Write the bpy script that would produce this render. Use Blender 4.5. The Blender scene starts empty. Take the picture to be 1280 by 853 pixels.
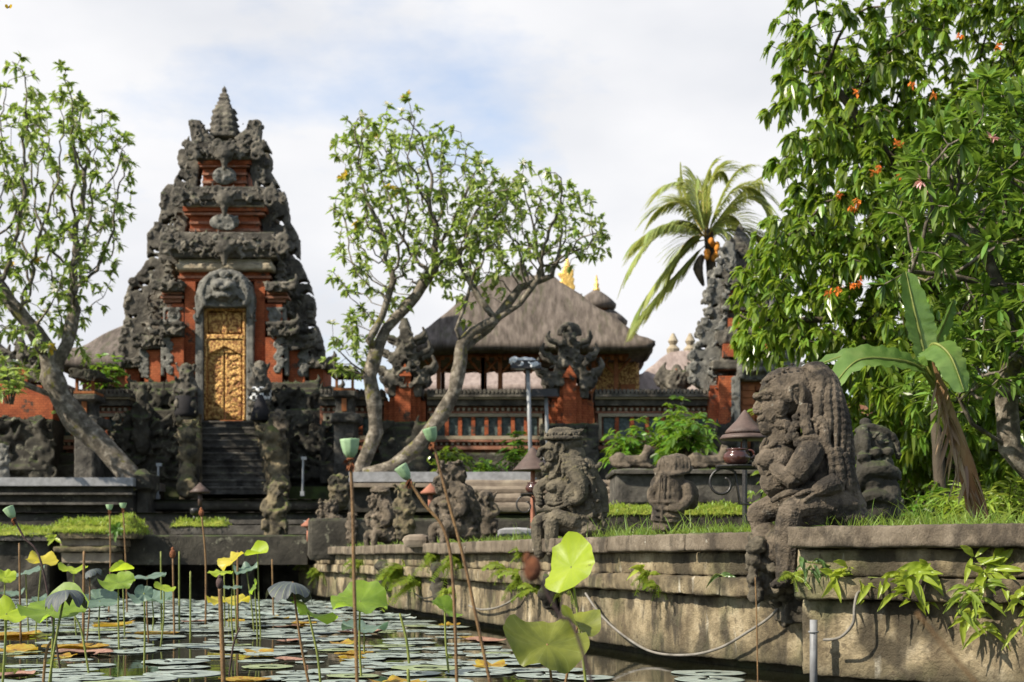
import bpy, bmesh, math, random
import numpy as np
from mathutils import Vector, Matrix, Euler, noise
from mathutils.geometry import tessellate_polygon
random.seed(7); rng = np.random.default_rng(7)
R = math.radians; PI = math.pi
# ------------------------------------------------------------------ camera, sky, sun, exposure
sc = bpy.context.scene; col = sc.collection
F = 1778.0; CX = 640.0; HY = 696.0; H = 0.95
cd = bpy.data.cameras.new('camera'); cam = bpy.data.objects.new('camera', cd); col.objects.link(cam)
cam.location = (0, 0, H); cam.rotation_euler = (PI/2, 0, 0)
cd.sensor_width = 36; cd.lens = F/1280*36; cd.shift_y = (HY-426.5)/1280
cd.clip_start = 0.1; cd.clip_end = 3000
cd.dof.use_dof = True; cd.dof.focus_distance = 10.5; cd.dof.aperture_fstop = 3.0
sc.camera = cam
SUN = Vector((-0.86, -0.46, 0.78)).normalized()
w = bpy.data.worlds.new("World"); sc.world = w; w.use_nodes = True
nt = w.node_tree; nt.nodes.clear()
def wn(t, **k):
    n = nt.nodes.new(t)
    for a, b in k.items(): setattr(n, a, b)
    return n
sky = wn('ShaderNodeTexSky', sky_type='NISHITA', sun_disc=False)
sky.sun_elevation = math.asin(SUN.z); sky.sun_rotation = math.atan2(SUN.x, SUN.y)
sky.air_density = 1.0; sky.dust_density = 0.7
bg = wn('ShaderNodeBackground'); bg.inputs[1].default_value = 0.056
out = wn('ShaderNodeOutputWorld')
tc = wn('ShaderNodeTexCoord'); mp = wn('ShaderNodeMapping'); mp.inputs['Scale'].default_value = (1, 1, 2.2)
mp.inputs['Location'].default_value = (8.74, 3.3, .4)
n1 = wn('ShaderNodeTexNoise'); n1.inputs['Scale'].default_value = 2.1; n1.inputs['Detail'].default_value = 9; n1.inputs['Roughness'].default_value = .56
n2 = wn('ShaderNodeTexNoise'); n2.inputs['Scale'].default_value = 3.3; n2.inputs['Detail'].default_value = 5
nt.links.new(tc.outputs['Generated'], mp.inputs[0]); nt.links.new(mp.outputs[0], n1.inputs['Vector']); nt.links.new(mp.outputs[0], n2.inputs['Vector'])
sp = wn('ShaderNodeSeparateXYZ'); nt.links.new(tc.outputs['Generated'], sp.inputs[0])
# clouds bank up in the north (ahead), thinner overhead and behind
mr = wn('ShaderNodeMapRange'); mr.inputs[1].default_value = -0.5; mr.inputs[2].default_value = 0.85; mr.inputs[3].default_value = -0.16; mr.inputs[4].default_value = 0.035
nt.links.new(sp.outputs[1], mr.inputs[0])
ad = wn('ShaderNodeMath', operation='ADD'); nt.links.new(n1.outputs[0], ad.inputs[0]); nt.links.new(mr.outputs[0], ad.inputs[1])
cr = wn('ShaderNodeValToRGB'); cr.color_ramp.elements[0].position = .405; cr.color_ramp.elements[1].position = .52; cr.color_ramp.elements[0].color = (.35,.35,.35,1)
nt.links.new(ad.outputs[0], cr.inputs[0])
cc = wn('ShaderNodeValToRGB'); cc.color_ramp.elements[0].position = .36; cc.color_ramp.elements[1].position = .57
cc.color_ramp.elements[0].color = (8.3, 8.5, 9.0, 1); cc.color_ramp.elements[1].color = (10.0, 10.0, 10.2, 1)
nt.links.new(n2.outputs[0], cc.inputs[0])
mx = wn('ShaderNodeMixRGB'); nt.links.new(cr.outputs[0], mx.inputs[0]); gn = wn('ShaderNodeMixRGB', blend_type='MULTIPLY'); gn.inputs[0].default_value = 1; gn.inputs[2].default_value = (2.0, 2.15, 2.3, 1); nt.links.new(sky.outputs[0], gn.inputs[1]); nt.links.new(gn.outputs[0], mx.inputs[1]); nt.links.new(cc.outputs[0], mx.inputs[2])
nt.links.new(mx.outputs[0], bg.inputs[0]); nt.links.new(bg.outputs[0], out.inputs[0])
sd = bpy.data.lights.new('sun', 'SUN'); sd.energy = 5.0; sd.angle = R(0.53); sd.color = (1, .91, .76)
so = bpy.data.objects.new('sun', sd); col.objects.link(so); so.rotation_euler = SUN.to_track_quat('Z', 'Y').to_euler(); so.location = (-20, -10, 30)
sc.view_settings.view_transform = 'Standard'; sc.view_settings.look = 'None'; sc.view_settings.gamma = 1; sc.view_settings.exposure = 0.8
sc.view_settings.use_curve_mapping = False
sc.cycles.max_bounces = 6; sc.cycles.transparent_max_bounces = 6; sc.cycles.caustics_reflective = False; sc.cycles.caustics_refractive = False

# ------------------------------------------------------------------ helpers
def P(px, py, Y): return Vector(((px-CX)/F*Y, Y, H+(HY-py)/F*Y))
def _ico(sub):
    bm = bmesh.new(); bmesh.ops.create_icosphere(bm, subdivisions=sub, radius=1)
    v = np.array([x.co[:] for x in bm.verts]); f = [tuple(a.index for a in q.verts) for q in bm.faces]; bm.free(); return v, f
ICO = {1: _ico(1), 2: _ico(2), 3: _ico(3)}
class MB:
    def __init__(s): s.v = []; s.f = []; s.n = 0
    def add(s, v, f):
        v = np.asarray(v, dtype=float).reshape(-1, 3); s.v.append(v); n = s.n
        s.f.extend([tuple(i+n for i in q) for q in f]); s.n += len(v)
    def addq(s, v, fa):
        v = np.asarray(v, dtype=float).reshape(-1, 3); s.v.append(v); s.f.extend(map(tuple, (np.asarray(fa)+s.n).tolist())); s.n += len(v)
    def box(s, x0, y0, z0, x1, y1, z1, tx=0, ty=0):      # tx,ty: taper of the top
        if x0 > x1: x0, x1 = x1, x0
        if y0 > y1: y0, y1 = y1, y0
        if z0 > z1: z0, z1 = z1, z0
        s.add([(x0,y0,z0),(x1,y0,z0),(x1,y1,z0),(x0,y1,z0),(x0+tx,y0+ty,z1),(x1-tx,y0+ty,z1),(x1-tx,y1-ty,z1),(x0+tx,y1-ty,z1)],
              [(0,3,2,1),(4,5,6,7),(0,1,5,4),(1,2,6,5),(2,3,7,6),(3,0,4,7)])
    def bxp(s, x0, y0, x1, y1, Y, d, tx=0, ty=0):         # front face given in photo pixels at distance Y, depth d metres
        a = P(x0, y1, Y); b = P(x1, y0, Y); s.box(a.x, Y, a.z, b.x, Y+d, b.z, tx, ty)
    def tube(s, pts, rad, n=8, cap=True):
        pts = [Vector(p) for p in pts]; m = len(pts)
        if not hasattr(rad, '__len__'): rad = [rad]*m
        V = []; up = None
        for i, p in enumerate(pts):
            t = (pts[min(i+1, m-1)]-pts[max(i-1, 0)]).normalized()
            if t.length < 1e-6: t = Vector((0,0,1))
            if up is None: up = t.orthogonal().normalized()
            up = (up - t*up.dot(t));
            if up.length < 1e-5: up = t.orthogonal()
            up.normalize(); q = t.cross(up)
            for k in range(n):
                a = 2*PI*k/n; V.append(p + (up*math.cos(a)+q*math.sin(a))*rad[i])
        fs = [(i*n+k, i*n+(k+1)%n, (i+1)*n+(k+1)%n, (i+1)*n+k) for i in range(m-1) for k in range(n)]
        if cap: fs += [tuple(range(n-1, -1, -1)), tuple((m-1)*n+k for k in range(n))]
        s.add([tuple(x) for x in V], fs)
    def ell(s, c, r, rot=None, sub=2):
        v, f = ICO[sub]
        if not hasattr(r, '__len__'): r = (r, r, r)
        v = v*np.array(r)
        if rot: v = v @ np.array(Euler(rot).to_matrix()).T
        s.add(v+np.array(tuple(c)), f)
    def ctube(s, pts, rad, n=8, k=4):                   # smooth tube through control points, round ends
        pts = [Vector(p) for p in pts]
        if not hasattr(rad, '__len__'): rad = [rad]*len(pts)
        q, r = [], []
        for i in range(len(pts)-1):
            p0 = pts[max(i-1,0)]; p1 = pts[i]; p2 = pts[i+1]; p3 = pts[min(i+2, len(pts)-1)]
            for j in range(k):
                t = j/k; q.append(.5*((2*p1)+(p2-p0)*t+(2*p0-5*p1+4*p2-p3)*t*t+(3*p1-p0-3*p2+p3)*t**3)); r.append(rad[i]*(1-t)+rad[i+1]*t)
        q.append(pts[-1]); r.append(rad[-1]); s.tube(q, r, n); s.ell(q[-1], r[-1], sub=1); s.ell(q[0], r[0], sub=1)
        return q, r
    def torus(s, c, Rr, r, ax=(0,1,0), n=14, m=6, a0=0, a1=2*PI, sx=1, sz=1):
        ax = Vector(ax).normalized(); u = ax.orthogonal().normalized() if abs(ax.y) < .9 else Vector((1,0,0)); u = (u-ax*u.dot(ax)).normalized(); v = ax.cross(u)
        full = a1-a0 > 6.28; k = n if full else n+1
        pts = [Vector(c)+u*math.cos(a0+(a1-a0)*i/n)*Rr*sx+v*math.sin(a0+(a1-a0)*i/n)*Rr*sz for i in range(k)]
        if full: pts.append(pts[0])
        s.tube(pts, r, m)
    def curl(s, c, Rr, r, a0=0, turns=1.3, hand=1, n=16):  # spiral scroll standing in the XZ plane
        c = Vector(c); pts = []; rr = []
        for i in range(n+1):
            t = i/n; a = a0+hand*turns*2*PI*t; q = Rr*(1-.72*t)
            pts.append(c+Vector((math.cos(a)*q, random.uniform(-.01,.01), math.sin(a)*q))); rr.append(r*(1-.45*t))
        s.tube(pts, rr, 6); s.ell(pts[-1], rr[-1]*1.6, sub=1)
    def prism(s, poly, y0, y1, holes=()):                  # polygon in XZ (list of (x,z)), with holes, extruded in Y
        loops = [list(poly)]+[list(h) for h in holes]
        tr = tessellate_polygon([[Vector((x, 0, z)) for x, z in l] for l in loops])
        flat = [p for l in loops for p in l]; n = len(flat)
        V = [(x, y0, z) for x, z in flat]+[(x, y1, z) for x, z in flat]
        fs = [tuple(t) for t in tr]+[tuple(i+n for i in reversed(t)) for t in tr]; o = 0
        for l in loops:
            m = len(l)
            for i in range(m): a = o+i; b = o+(i+1) % m; fs.append((a, b, b+n, a+n))
            o += m
        s.add(V, fs)
    def lathe(s, c, prof, n=16, sq=False):                # prof: (radius, z); sq gives a square-ish plan
        V = []
        for r, z in prof:
            for k in range(n):
                a = 2*PI*(k+.5)/n; e = 1
                if sq: e = 1/max(abs(math.cos(a)), abs(math.sin(a)))
                V.append((c[0]+r*e*math.cos(a), c[1]+r*e*math.sin(a), c[2]+z))
        m = len(prof); fs = [(i*n+k, i*n+(k+1)%n, (i+1)*n+(k+1)%n, (i+1)*n+k) for i in range(m-1) for k in range(n)]
        fs += [tuple(range(n-1,-1,-1)), tuple((m-1)*n+k for k in range(n))]; s.add(V, fs)
    def build(s, name, mat, parent=None, smooth=False, voxel=None, disp=(), soft=0, recalc=True):
        me = bpy.data.meshes.new(name); v = np.concatenate(s.v)
        o = Vector((0,0,0)); p = parent
        while p is not None: o += p.location; p = p.parent
        v = v-np.array(o[:]); me.from_pydata(v.tolist(), [], s.f)
        if recalc and not voxel and len(s.f) < 60000:
            bm = bmesh.new(); bm.from_mesh(me); bmesh.ops.recalc_face_normals(bm, faces=bm.faces); bm.to_mesh(me); bm.free()
        ob = bpy.data.objects.new(name, me); col.objects.link(ob)
        if voxel or disp:
            if voxel:
                m = ob.modifiers.new('r', 'REMESH'); m.mode = 'VOXEL'; m.voxel_size = voxel
            if soft: m = ob.modifiers.new('s', 'SMOOTH'); m.iterations = soft; m.factor = .5
            for i, (st, size, ty) in enumerate(disp):
                key = 'tx_%s_%g' % (ty, size); t = bpy.data.textures.get(key)
                if not t:
                    t = bpy.data.textures.new(key, ty); t.noise_scale = size
                    if ty == 'CLOUDS': t.noise_depth = 3
                m = ob.modifiers.new('d', 'DISPLACE'); m.texture = t; m.strength = st; m.mid_level = .5
            dg = bpy.context.evaluated_depsgraph_get(); dg.update(); nm = bpy.data.meshes.new_from_object(ob.evaluated_get(dg))
            ob.modifiers.clear(); ob.data = nm; bpy.data.meshes.remove(me); nm.name = name; me = nm
        me.materials.clear(); me.materials.append(mat)
        me.polygons.foreach_set('use_smooth', [smooth]*len(me.polygons)); me.update()
        if parent: ob.parent = parent
        return ob
def tag(o, label, cat, group=None, kind=None):
    if label: o['label'] = label
    if cat: o['category'] = cat
    if group: o['group'] = group
    if kind: o['kind'] = kind
    return o
def thing(name, label, cat, loc=(0,0,0), group=None):
    o = bpy.data.objects.new(name, None); col.objects.link(o); o.location = loc; o.empty_display_size = .2
    return tag(o, label, cat, group)
def solo(name, mb, mat, label, cat, base=None, group=None, **k):     # a thing that is one mesh, origin at its base
    v = np.concatenate(mb.v); c = (v.min(0)+v.max(0))/2; c[2] = v[:,2].min()
    if base is not None: c = np.array(base)
    e = bpy.data.objects.new('x', None); e.location = c; ob = mb.build(name, mat, e, **k); ob.parent = None; ob.location = c
    bpy.data.objects.remove(e); return tag(ob, label, cat, group)
def struct(name, mb, mat, **k):
    return tag(mb.build(name, mat, None, **k), None, None, None, 'structure')
def copy_thing(o, loc, rz=0, sc_=1, label=None, group=None, parent=None):
    c = o.copy(); col.objects.link(c)
    if parent is None:
        c.location = loc; c.rotation_euler = (0,0,rz); c.scale = (sc_,)*3 if not hasattr(sc_, '__len__') else sc_
        if label: c['label'] = label
        if group: c['group'] = group
    else: c.parent = parent
    for ch in list(o.children): copy_thing(ch, None, parent=c)
    return c
# ------------------------------------------------------------------ materials
def mat(name, stops, scale=3, detail=8, rough=.85, bump=.3, bscale=None, spec=.3, metal=0, coords='pos', stretch=(1,1,1), moss=None, mossamt=.5, lichen=None, lscale=9, lth=.64, extra=None, island=0, trans=0, transcol=None):
    m = bpy.data.materials.new(name); m.use_nodes = True; t = m.node_tree; N = t.nodes; L = t.links
    b = N['Principled BSDF']; b.inputs['Roughness'].default_value = rough; b.inputs['Specular IOR Level'].default_value = spec; b.inputs['Metallic'].default_value = metal
    g = N.new('ShaderNodeNewGeometry'); mpn = N.new('ShaderNodeMapping'); mpn.inputs['Scale'].default_value = stretch
    if coords == 'pos': L.new(g.outputs['Position'], mpn.inputs[0])
    else: q = N.new('ShaderNodeTexCoord'); L.new(q.outputs['Object'], mpn.inputs[0])
    def nz(sc_, de=8, ro=.6, off=0):
        n = N.new('ShaderNodeTexNoise'); n.inputs['Scale'].default_value = sc_; n.inputs['Detail'].default_value = de; n.inputs['Roughness'].default_value = ro
        if off:
            a = N.new('ShaderNodeVectorMath'); a.operation = 'ADD'; a.inputs[1].default_value = (off, off*.7, off*1.3); L.new(mpn.outputs[0], a.inputs[0]); L.new(a.outputs[0], n.inputs['Vector'])
        else: L.new(mpn.outputs[0], n.inputs['Vector'])
        return n
    n = nz(scale, detail, .62); r = N.new('ShaderNodeValToRGB'); L.new(n.outputs[0], r.inputs[0]); e = r.color_ramp.elements
    k = len(stops)
    e[0].position = stops[0][0]; e[0].color = (*stops[0][1], 1); e[1].position = stops[-1][0]; e[1].color = (*stops[-1][1], 1)
    for p_, c_ in stops[1:-1]: x = e.new(p_); x.color = (*c_, 1)
    c = r.outputs[0]
    def mix(a, b_, f, mode='MIX'):
        x = N.new('ShaderNodeMixRGB'); x.blend_type = mode
        for i, s_ in ((0, f), (1, a), (2, b_)):
            if hasattr(s_, 'is_linked'): L.new(s_, x.inputs[i])
            elif i == 0: x.inputs[0].default_value = s_
            else: x.inputs[i].default_value = (*s_, 1)
        return x.outputs[0]
    def ramp(s_, a, b_):
        x = N.new('ShaderNodeMapRange'); x.inputs[1].default_value = a; x.inputs[2].default_value = b_; x.clamp = True; L.new(s_, x.inputs[0]); return x.outputs[0]
    def math_(op, a, b_):
        x = N.new('ShaderNodeMath'); x.operation = op
        for i, s_ in ((0, a), (1, b_)):
            if hasattr(s_, 'is_linked'): L.new(s_, x.inputs[i])
            else: x.inputs[i].default_value = s_
        return x.outputs[0]
    if lichen: c = mix(c, lichen, ramp(nz(lscale, 6, .7, 11).outputs[0], lth, lth+.05))
    if moss:
        sx = N.new('ShaderNodeSeparateXYZ'); L.new(g.outputs['Normal'], sx.inputs[0])
        f = math_('MULTIPLY', ramp(sx.outputs[2], .25, .9), ramp(nz(2.3, 6, .7, 5).outputs[0], .62-mossamt*.35, .7-mossamt*.25)); c = mix(c, moss, f)
    if extra: c = extra(N, L, c, dict(nz=nz, mix=mix, ramp=ramp, math=math_, g=g, mp=mpn))
    if island:
        h = N.new('ShaderNodeHueSaturation'); L.new(c, h.inputs['Color'])
        L.new(math_('ADD', math_('MULTIPLY', g.outputs['Random Per Island'], island), 1-island*.5), h.inputs['Value'])
        L.new(math_('ADD', math_('MULTIPLY', g.outputs['Random Per Island'], .05), .475), h.inputs['Hue']); c = h.outputs[0]
    L.new(c, b.inputs['Base Color'])
    if bump:
        bn = N.new('ShaderNodeBump'); bn.inputs['Strength'].default_value = bump; bn.inputs['Distance'].default_value = .03
        L.new(nz(bscale or scale*6, 8, .7, 3).outputs[0], bn.inputs['Height']); L.new(bn.outputs[0], b.inputs['Normal'])
    if trans:
        ts = N.new('ShaderNodeBsdfTranslucent'); ms = N.new('ShaderNodeMixShader'); ms.inputs[0].default_value = trans
        tcx = mix(c, transcol or (1,1,.3), .5 if transcol else 0.25, 'MIX'); L.new(tcx, ts.inputs[0])
        L.new(b.outputs[0], ms.inputs[1]); L.new(ts.outputs[0], ms.inputs[2]); L.new(ms.outputs[0], N['Material Output'].inputs[0])
    return m
def bricks(N, L, c, h):                                   # faint brick courses
    b = N.new('ShaderNodeTexBrick'); b.inputs['Scale'].default_value = 4; b.inputs['Color1'].default_value = (1,1,1,1); b.inputs['Color2'].default_value = (.78,.74,.7,1)
    b.inputs['Mortar'].default_value = (.45,.42,.4,1); b.inputs['Mortar Size'].default_value = .02; b.inputs['Row Height'].default_value = .28
    sx = N.new('ShaderNodeSeparateXYZ'); L.new(h['g'].outputs['Position'], sx.inputs[0]); cb = N.new('ShaderNodeCombineXYZ')
    L.new(h['math']('ADD', sx.outputs[0], sx.outputs[1]), cb.inputs[0]); L.new(sx.outputs[2], cb.inputs[1]); L.new(cb.outputs[0], b.inputs['Vector'])
    return h['mix'](c, b.outputs[0], 1.0, 'MULTIPLY')
def wallstain(N, L, c, h):                                # vertical drips, algae belt above the water, white lime marks
    def st(scl, off, sz):
        m_ = N.new('ShaderNodeMapping'); m_.inputs['Scale'].default_value = sz; L.new(h['g'].outputs['Position'], m_.inputs[0])
        n = N.new('ShaderNodeTexNoise'); n.inputs['Scale'].default_value = scl; n.inputs['Detail'].default_value = 7; m_.inputs['Location'].default_value = (off, off, off)
        L.new(m_.outputs[0], n.inputs['Vector']); return n.outputs[0]
    c = h['mix'](c, (.10,.075,.045), h['math']('MULTIPLY', h['ramp'](st(5, 3, (1,1,.14)), .50, .66), .8))
    c = h['mix'](c, (.62,.58,.48), h['math']('MULTIPLY', h['ramp'](st(7, 9, (1,1,.22)), .66, .72), .7))
    c = h['mix'](c, (.025,.022,.018), h['math']('MULTIPLY', h['ramp'](st(5, 23, (1,1,.35)), .56, .66), .75))
    sx = N.new('ShaderNodeSeparateXYZ'); L.new(h['g'].outputs['Position'], sx.inputs[0])
    zz = h['math']('ADD', sx.outputs[2], h['math']('MULTIPLY', st(4, 1, (1,1,1)), .25))
    c = h['mix']((.045,.04,.022), c, h['ramp'](zz, .14, .36))
    c = h['mix'](c, (.07,.085,.03), h['math']('MULTIPLY', h['ramp'](st(1.6, 40, (1,1,1)), .52, .66), .55))
    c = h['mix'](c, (.035,.028,.018), h['math']('MULTIPLY', h['ramp'](st(2.3, 71, (1,1,.8)), .51, .6), .85))
    c = h['mix'](c, (.055,.04,.025), h['math']('MULTIPLY', h['ramp'](st(14, 83, (1,1,1)), .6, .68), .6))
    return c
def darkpatch(amt, scale, th=.5, colr=(.018,.016,.014)):
    def f(N, L, c, h): return h['mix'](c, colr, h['math']('MULTIPLY', h['ramp'](h['nz'](scale, 7, .68, 17).outputs[0], th, th+.09), amt))
    return f
G = {}
G['stone'] = mat('carved_grey_stone', [(.3,(.026,.023,.019)),(.48,(.072,.064,.052)),(.62,(.15,.133,.106)),(.8,(.24,.215,.175))], 2.4, bump=.9, bscale=14, moss=(.05,.065,.018), mossamt=.35, lichen=(.27,.26,.22), lscale=3.5, lth=.63)
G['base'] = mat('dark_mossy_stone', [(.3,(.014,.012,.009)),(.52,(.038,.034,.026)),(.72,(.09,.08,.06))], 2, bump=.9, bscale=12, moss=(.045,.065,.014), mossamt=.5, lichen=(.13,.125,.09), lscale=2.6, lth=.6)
G['statue'] = mat('weathered_statue_stone', [(.28,(.046,.037,.027)),(.5,(.125,.099,.071)),(.7,(.225,.18,.132))], 6, bump=1, bscale=55, moss=(.11,.10,.04), mossamt=.28, lichen=(.28,.26,.21), lscale=13, lth=.64, extra=darkpatch(.8, 3.2, .5))
G['statue_moss'] = mat('mossy_statue_stone', [(.28,(.036,.031,.023)),(.5,(.10,.085,.06)),(.7,(.19,.16,.11))], 5.5, bump=.7, bscale=55, moss=(.10,.09,.03), mossamt=.3, lichen=(.22,.2,.15), lscale=12, lth=.68, extra=darkpatch(.7, 3.5, .53))
G['tan'] = mat('mossy_tan_stone', [(.3,(.04,.034,.024)),(.5,(.10,.082,.05)),(.7,(.21,.165,.095))], 3, bump=.9, bscale=25, moss=(.09,.11,.02), mossamt=.5, extra=darkpatch(.8, 2.2, .5))
G['ledge'] = mat('brown_ledge_stone', [(.3,(.072,.056,.04)),(.5,(.14,.112,.08)),(.7,(.235,.195,.145))], 4, bump=.9, bscale=50, lichen=(.5,.47,.4), lscale=8, lth=.655, extra=darkpatch(.7, 2.6, .52, (.03,.024,.018)), moss=(.08,.1,.03), mossamt=.3, stretch=(1,1,.6))
G['wall'] = mat('stained_pond_wall', [(.3,(.075,.057,.036)),(.43,(.17,.135,.08)),(.55,(.29,.235,.145)),(.72,(.45,.385,.27))], 2.6, bump=1, bscale=30, extra=wallstain)
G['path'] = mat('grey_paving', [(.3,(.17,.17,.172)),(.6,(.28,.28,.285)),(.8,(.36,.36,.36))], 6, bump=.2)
G['step'] = mat('worn_step_stone', [(.3,(.03,.028,.024)),(.5,(.07,.063,.053)),(.7,(.14,.13,.11))], 3, bump=.6, bscale=25, moss=(.05,.065,.015), mossamt=.3, extra=darkpatch(.8,1.6,.5))
G['beige'] = mat('beige_step_stone', [(.3,(.13,.10,.075)),(.6,(.24,.195,.145)),(.8,(.32,.27,.2))], 3, bump=.4, bscale=25)
G['brick'] = mat('orange_brick', [(.3,(.20,.05,.02)),(.5,(.34,.088,.032)),(.75,(.44,.14,.055))], 2.6, bump=.5, bscale=20, extra=bricks, lichen=(.08,.05,.035), lscale=2.2, lth=.57)
G['pinkbrick'] = mat('weathered_pink_brick', [(.3,(.20,.085,.05)),(.5,(.33,.15,.095)),(.75,(.42,.24,.16))], 2, bump=.3, bscale=20, extra=bricks, lichen=(.1,.09,.07), lscale=3, lth=.6)
G['cream'] = mat('cream_stone_moulding', [(.3,(.22,.175,.12)),(.7,(.36,.31,.22))], 4, bump=.3, lichen=(.09,.075,.06), lscale=3, lth=.6)
G['trim'] = mat('grey_carved_trim', [(.3,(.07,.07,.062)),(.5,(.14,.135,.12)),(.75,(.24,.23,.2))], 5, bump=.8, bscale=20, lichen=(.04,.037,.03), lscale=3, lth=.57)
G['gold'] = mat('gilded_wood', [(.38,(.13,.045,.015)),(.48,(.30,.14,.04)),(.6,(.66,.42,.14))], 14, bump=1, bscale=30, rough=.45, metal=.25)
G['goldplain'] = mat('gold_leaf', [(.3,(.6,.33,.07)),(.6,(.85,.55,.16))], 6, bump=.8, bscale=14, rough=.35, metal=.6)
G['thatch'] = mat('palm_fibre_thatch', [(.3,(.045,.034,.027)),(.45,(.09,.072,.058)),(.56,(.13,.105,.086)),(.75,(.2,.165,.14))], 4, bump=1, bscale=26, stretch=(1.6,.35,.35), moss=(.06,.06,.03), mossamt=.2)
G['thatchlight'] = mat('pale_thatch', [(.3,(.17,.13,.11)),(.5,(.26,.205,.18)),(.7,(.36,.29,.25))], 4, bump=1, bscale=22, stretch=(1.6,.35,.35))
G['wood'] = mat('orange_timber', [(.3,(.15,.045,.014)),(.6,(.30,.105,.03)),(.8,(.42,.17,.05))], 5, bump=.3, rough=.6)
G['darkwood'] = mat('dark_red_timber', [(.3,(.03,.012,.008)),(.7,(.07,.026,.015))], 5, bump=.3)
G['pane'] = mat('green_glazed_tile_pane', [(.35,(.02,.03,.028)),(.5,(.06,.085,.078)),(.65,(.11,.14,.125))], 9, bump=.9, bscale=12, rough=.35)
G['bark'] = mat('pale_frangipani_bark', [(.32,(.045,.037,.027)),(.5,(.125,.105,.08)),(.66,(.30,.265,.215))], 6, bump=1, bscale=22, lichen=(.13,.12,.03), lscale=2.5, lth=.57, extra=darkpatch(.65, 5, .54, (.045,.04,.028)))
G['darkbark'] = mat('dark_bark', [(.3,(.03,.025,.018)),(.6,(.09,.07,.05)),(.8,(.15,.12,.085))], 5, bump=1, bscale=14, stretch=(1,1,.4))
G['metal'] = mat('grey_painted_metal', [(.3,(.20,.21,.215)),(.7,(.28,.29,.30))], 8, bump=.05, rough=.4, spec=.5)
G['black'] = mat('black_wrought_iron', [(.3,(.012,.011,.011)),(.7,(.03,.027,.025))], 8, bump=.2, rough=.35, spec=.5)
G['potglaze'] = mat('brown_glazed_clay', [(.3,(.02,.012,.01)),(.6,(.07,.022,.014))], 5, bump=.05, rough=.18, spec=.6)
G['hat'] = mat('rusty_brown_sheet_cone', [(.3,(.055,.038,.032)),(.6,(.10,.068,.056)),(.8,(.15,.10,.08))], 6, bump=.3, bscale=30, rough=.5)
G['terra'] = mat('terracotta', [(.3,(.22,.085,.05)),(.7,(.34,.15,.1))], 6, bump=.3)
G['plastic'] = mat('crumpled_clear_plastic', [(.3,(.5,.52,.55)),(.7,(.75,.77,.8))], 6, bump=1, bscale=10, rough=.25)
G['pipe'] = mat('grey_plastic_pipe', [(.3,(.12,.12,.125)),(.7,(.24,.245,.25))], 5, bump=.1, rough=.45)
G['hose'] = mat('grey_hose', [(.3,(.10,.09,.075)),(.6,(.21,.195,.17))], 7, bump=.3, rough=.5)
def check(N, L, c, h):
    k = N.new('ShaderNodeTexChecker'); k.inputs['Scale'].default_value = 9; k.inputs['Color1'].default_value = (.75,.75,.75,1); k.inputs['Color2'].default_value = (.03,.03,.03,1)
    L.new(h['g'].outputs['Position'], k.inputs[0]); return k.outputs[0]
G['check'] = mat('black_white_checked_cloth', [(.3,(.5,.5,.5)),(.7,(.6,.6,.6))], bump=.2, extra=check)
G['blackcloth'] = mat('black_cloth', [(.3,(.008,.008,.010)),(.7,(.02,.018,.02))], bump=.3)
G['soil'] = mat('garden_soil_and_turf', [(.3,(.025,.022,.012)),(.5,(.045,.055,.016)),(.7,(.07,.10,.022))], 3, bump=.6, bscale=30)
G['bed'] = mat('pond_mud', [(.3,(.012,.013,.008)),(.7,(.03,.03,.018))], 2, bump=.3)
# leaves
def leafm(name, a, b, isl=.5, tr=.45, rough=.42, tcol=None, spec=.4): return mat(name, [(.3, a), (.7, b)], 1.2, 3, rough=rough, bump=0, spec=spec, island=isl, trans=tr, transcol=tcol)
G['frleaf'] = leafm('frangipani_leaf', (.16,.21,.05), (.34,.41,.12), .8, .42, .45, (.5,.7,.08))
G['treeleaf'] = leafm('broad_leaf', (.065,.12,.016), (.18,.25,.032), 1.1, .42, .28, (.55,.75,.06), .5)
G['treeleaf2'] = leafm('frangipani_leaf_dark', (.065,.125,.02), (.16,.24,.035), .7, .36, .38, (.35,.55,.05))
G['bushleaf'] = leafm('bush_leaf', (.05,.11,.015), (.12,.22,.02), .8, .4, .4, (.45,.7,.05))
G['darkleaf'] = leafm('dark_leaf', (.010,.022,.006), (.03,.055,.012), .8, .25)
G['banana'] = mat('banana_leaf', [(.3,(.08,.15,.03)),(.5,(.13,.22,.05)),(.7,(.2,.28,.08))], 2.5, 5, rough=.3, bump=.3, bscale=10, trans=.35, transcol=(.35,.6,.12), spec=.6)
G['bananastem'] = mat('banana_stem', [(.3,(.10,.05,.025)),(.5,(.2,.10,.04)),(.7,(.28,.2,.10))], 3, bump=.6, stretch=(1,1,.3))
G['dryleaf'] = leafm('dry_leaf', (.17,.10,.05), (.30,.2,.11), .5, .2)
G['palm'] = leafm('palm_leaflet', (.18,.24,.06), (.38,.42,.14), .4, .4, .4, (.6,.6,.12))
G['palmstem'] = mat('palm_rachis', [(.3,(.3,.22,.06)),(.7,(.45,.33,.09))], 3, bump=.1)
G['coconut'] = mat('orange_coconut_husk', [(.3,(.45,.15,.02)),(.7,(.6,.26,.04))], 5, bump=.1)
G['fern'] = leafm('fern_frond', (.13,.2,.02), (.27,.34,.05), .6, .4, .45, (.7,.85,.1))
G['lime'] = leafm('yellow_green_leaf', (.2,.27,.02), (.38,.44,.06), .5, .42, .35, (.8,.9,.12))
G['deepgreen'] = leafm('glossy_green_leaf', (.05,.10,.03), (.11,.18,.06), .5, .35, .25)
G['grass'] = leafm('grass_blade', (.08,.14,.02), (.20,.27,.05), .9, .4, .45, (.6,.8,.1))
G['mossy'] = mat('bright_moss', [(.3,(.10,.13,.012)),(.7,(.22,.24,.03))], 6, bump=1, bscale=30)
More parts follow.
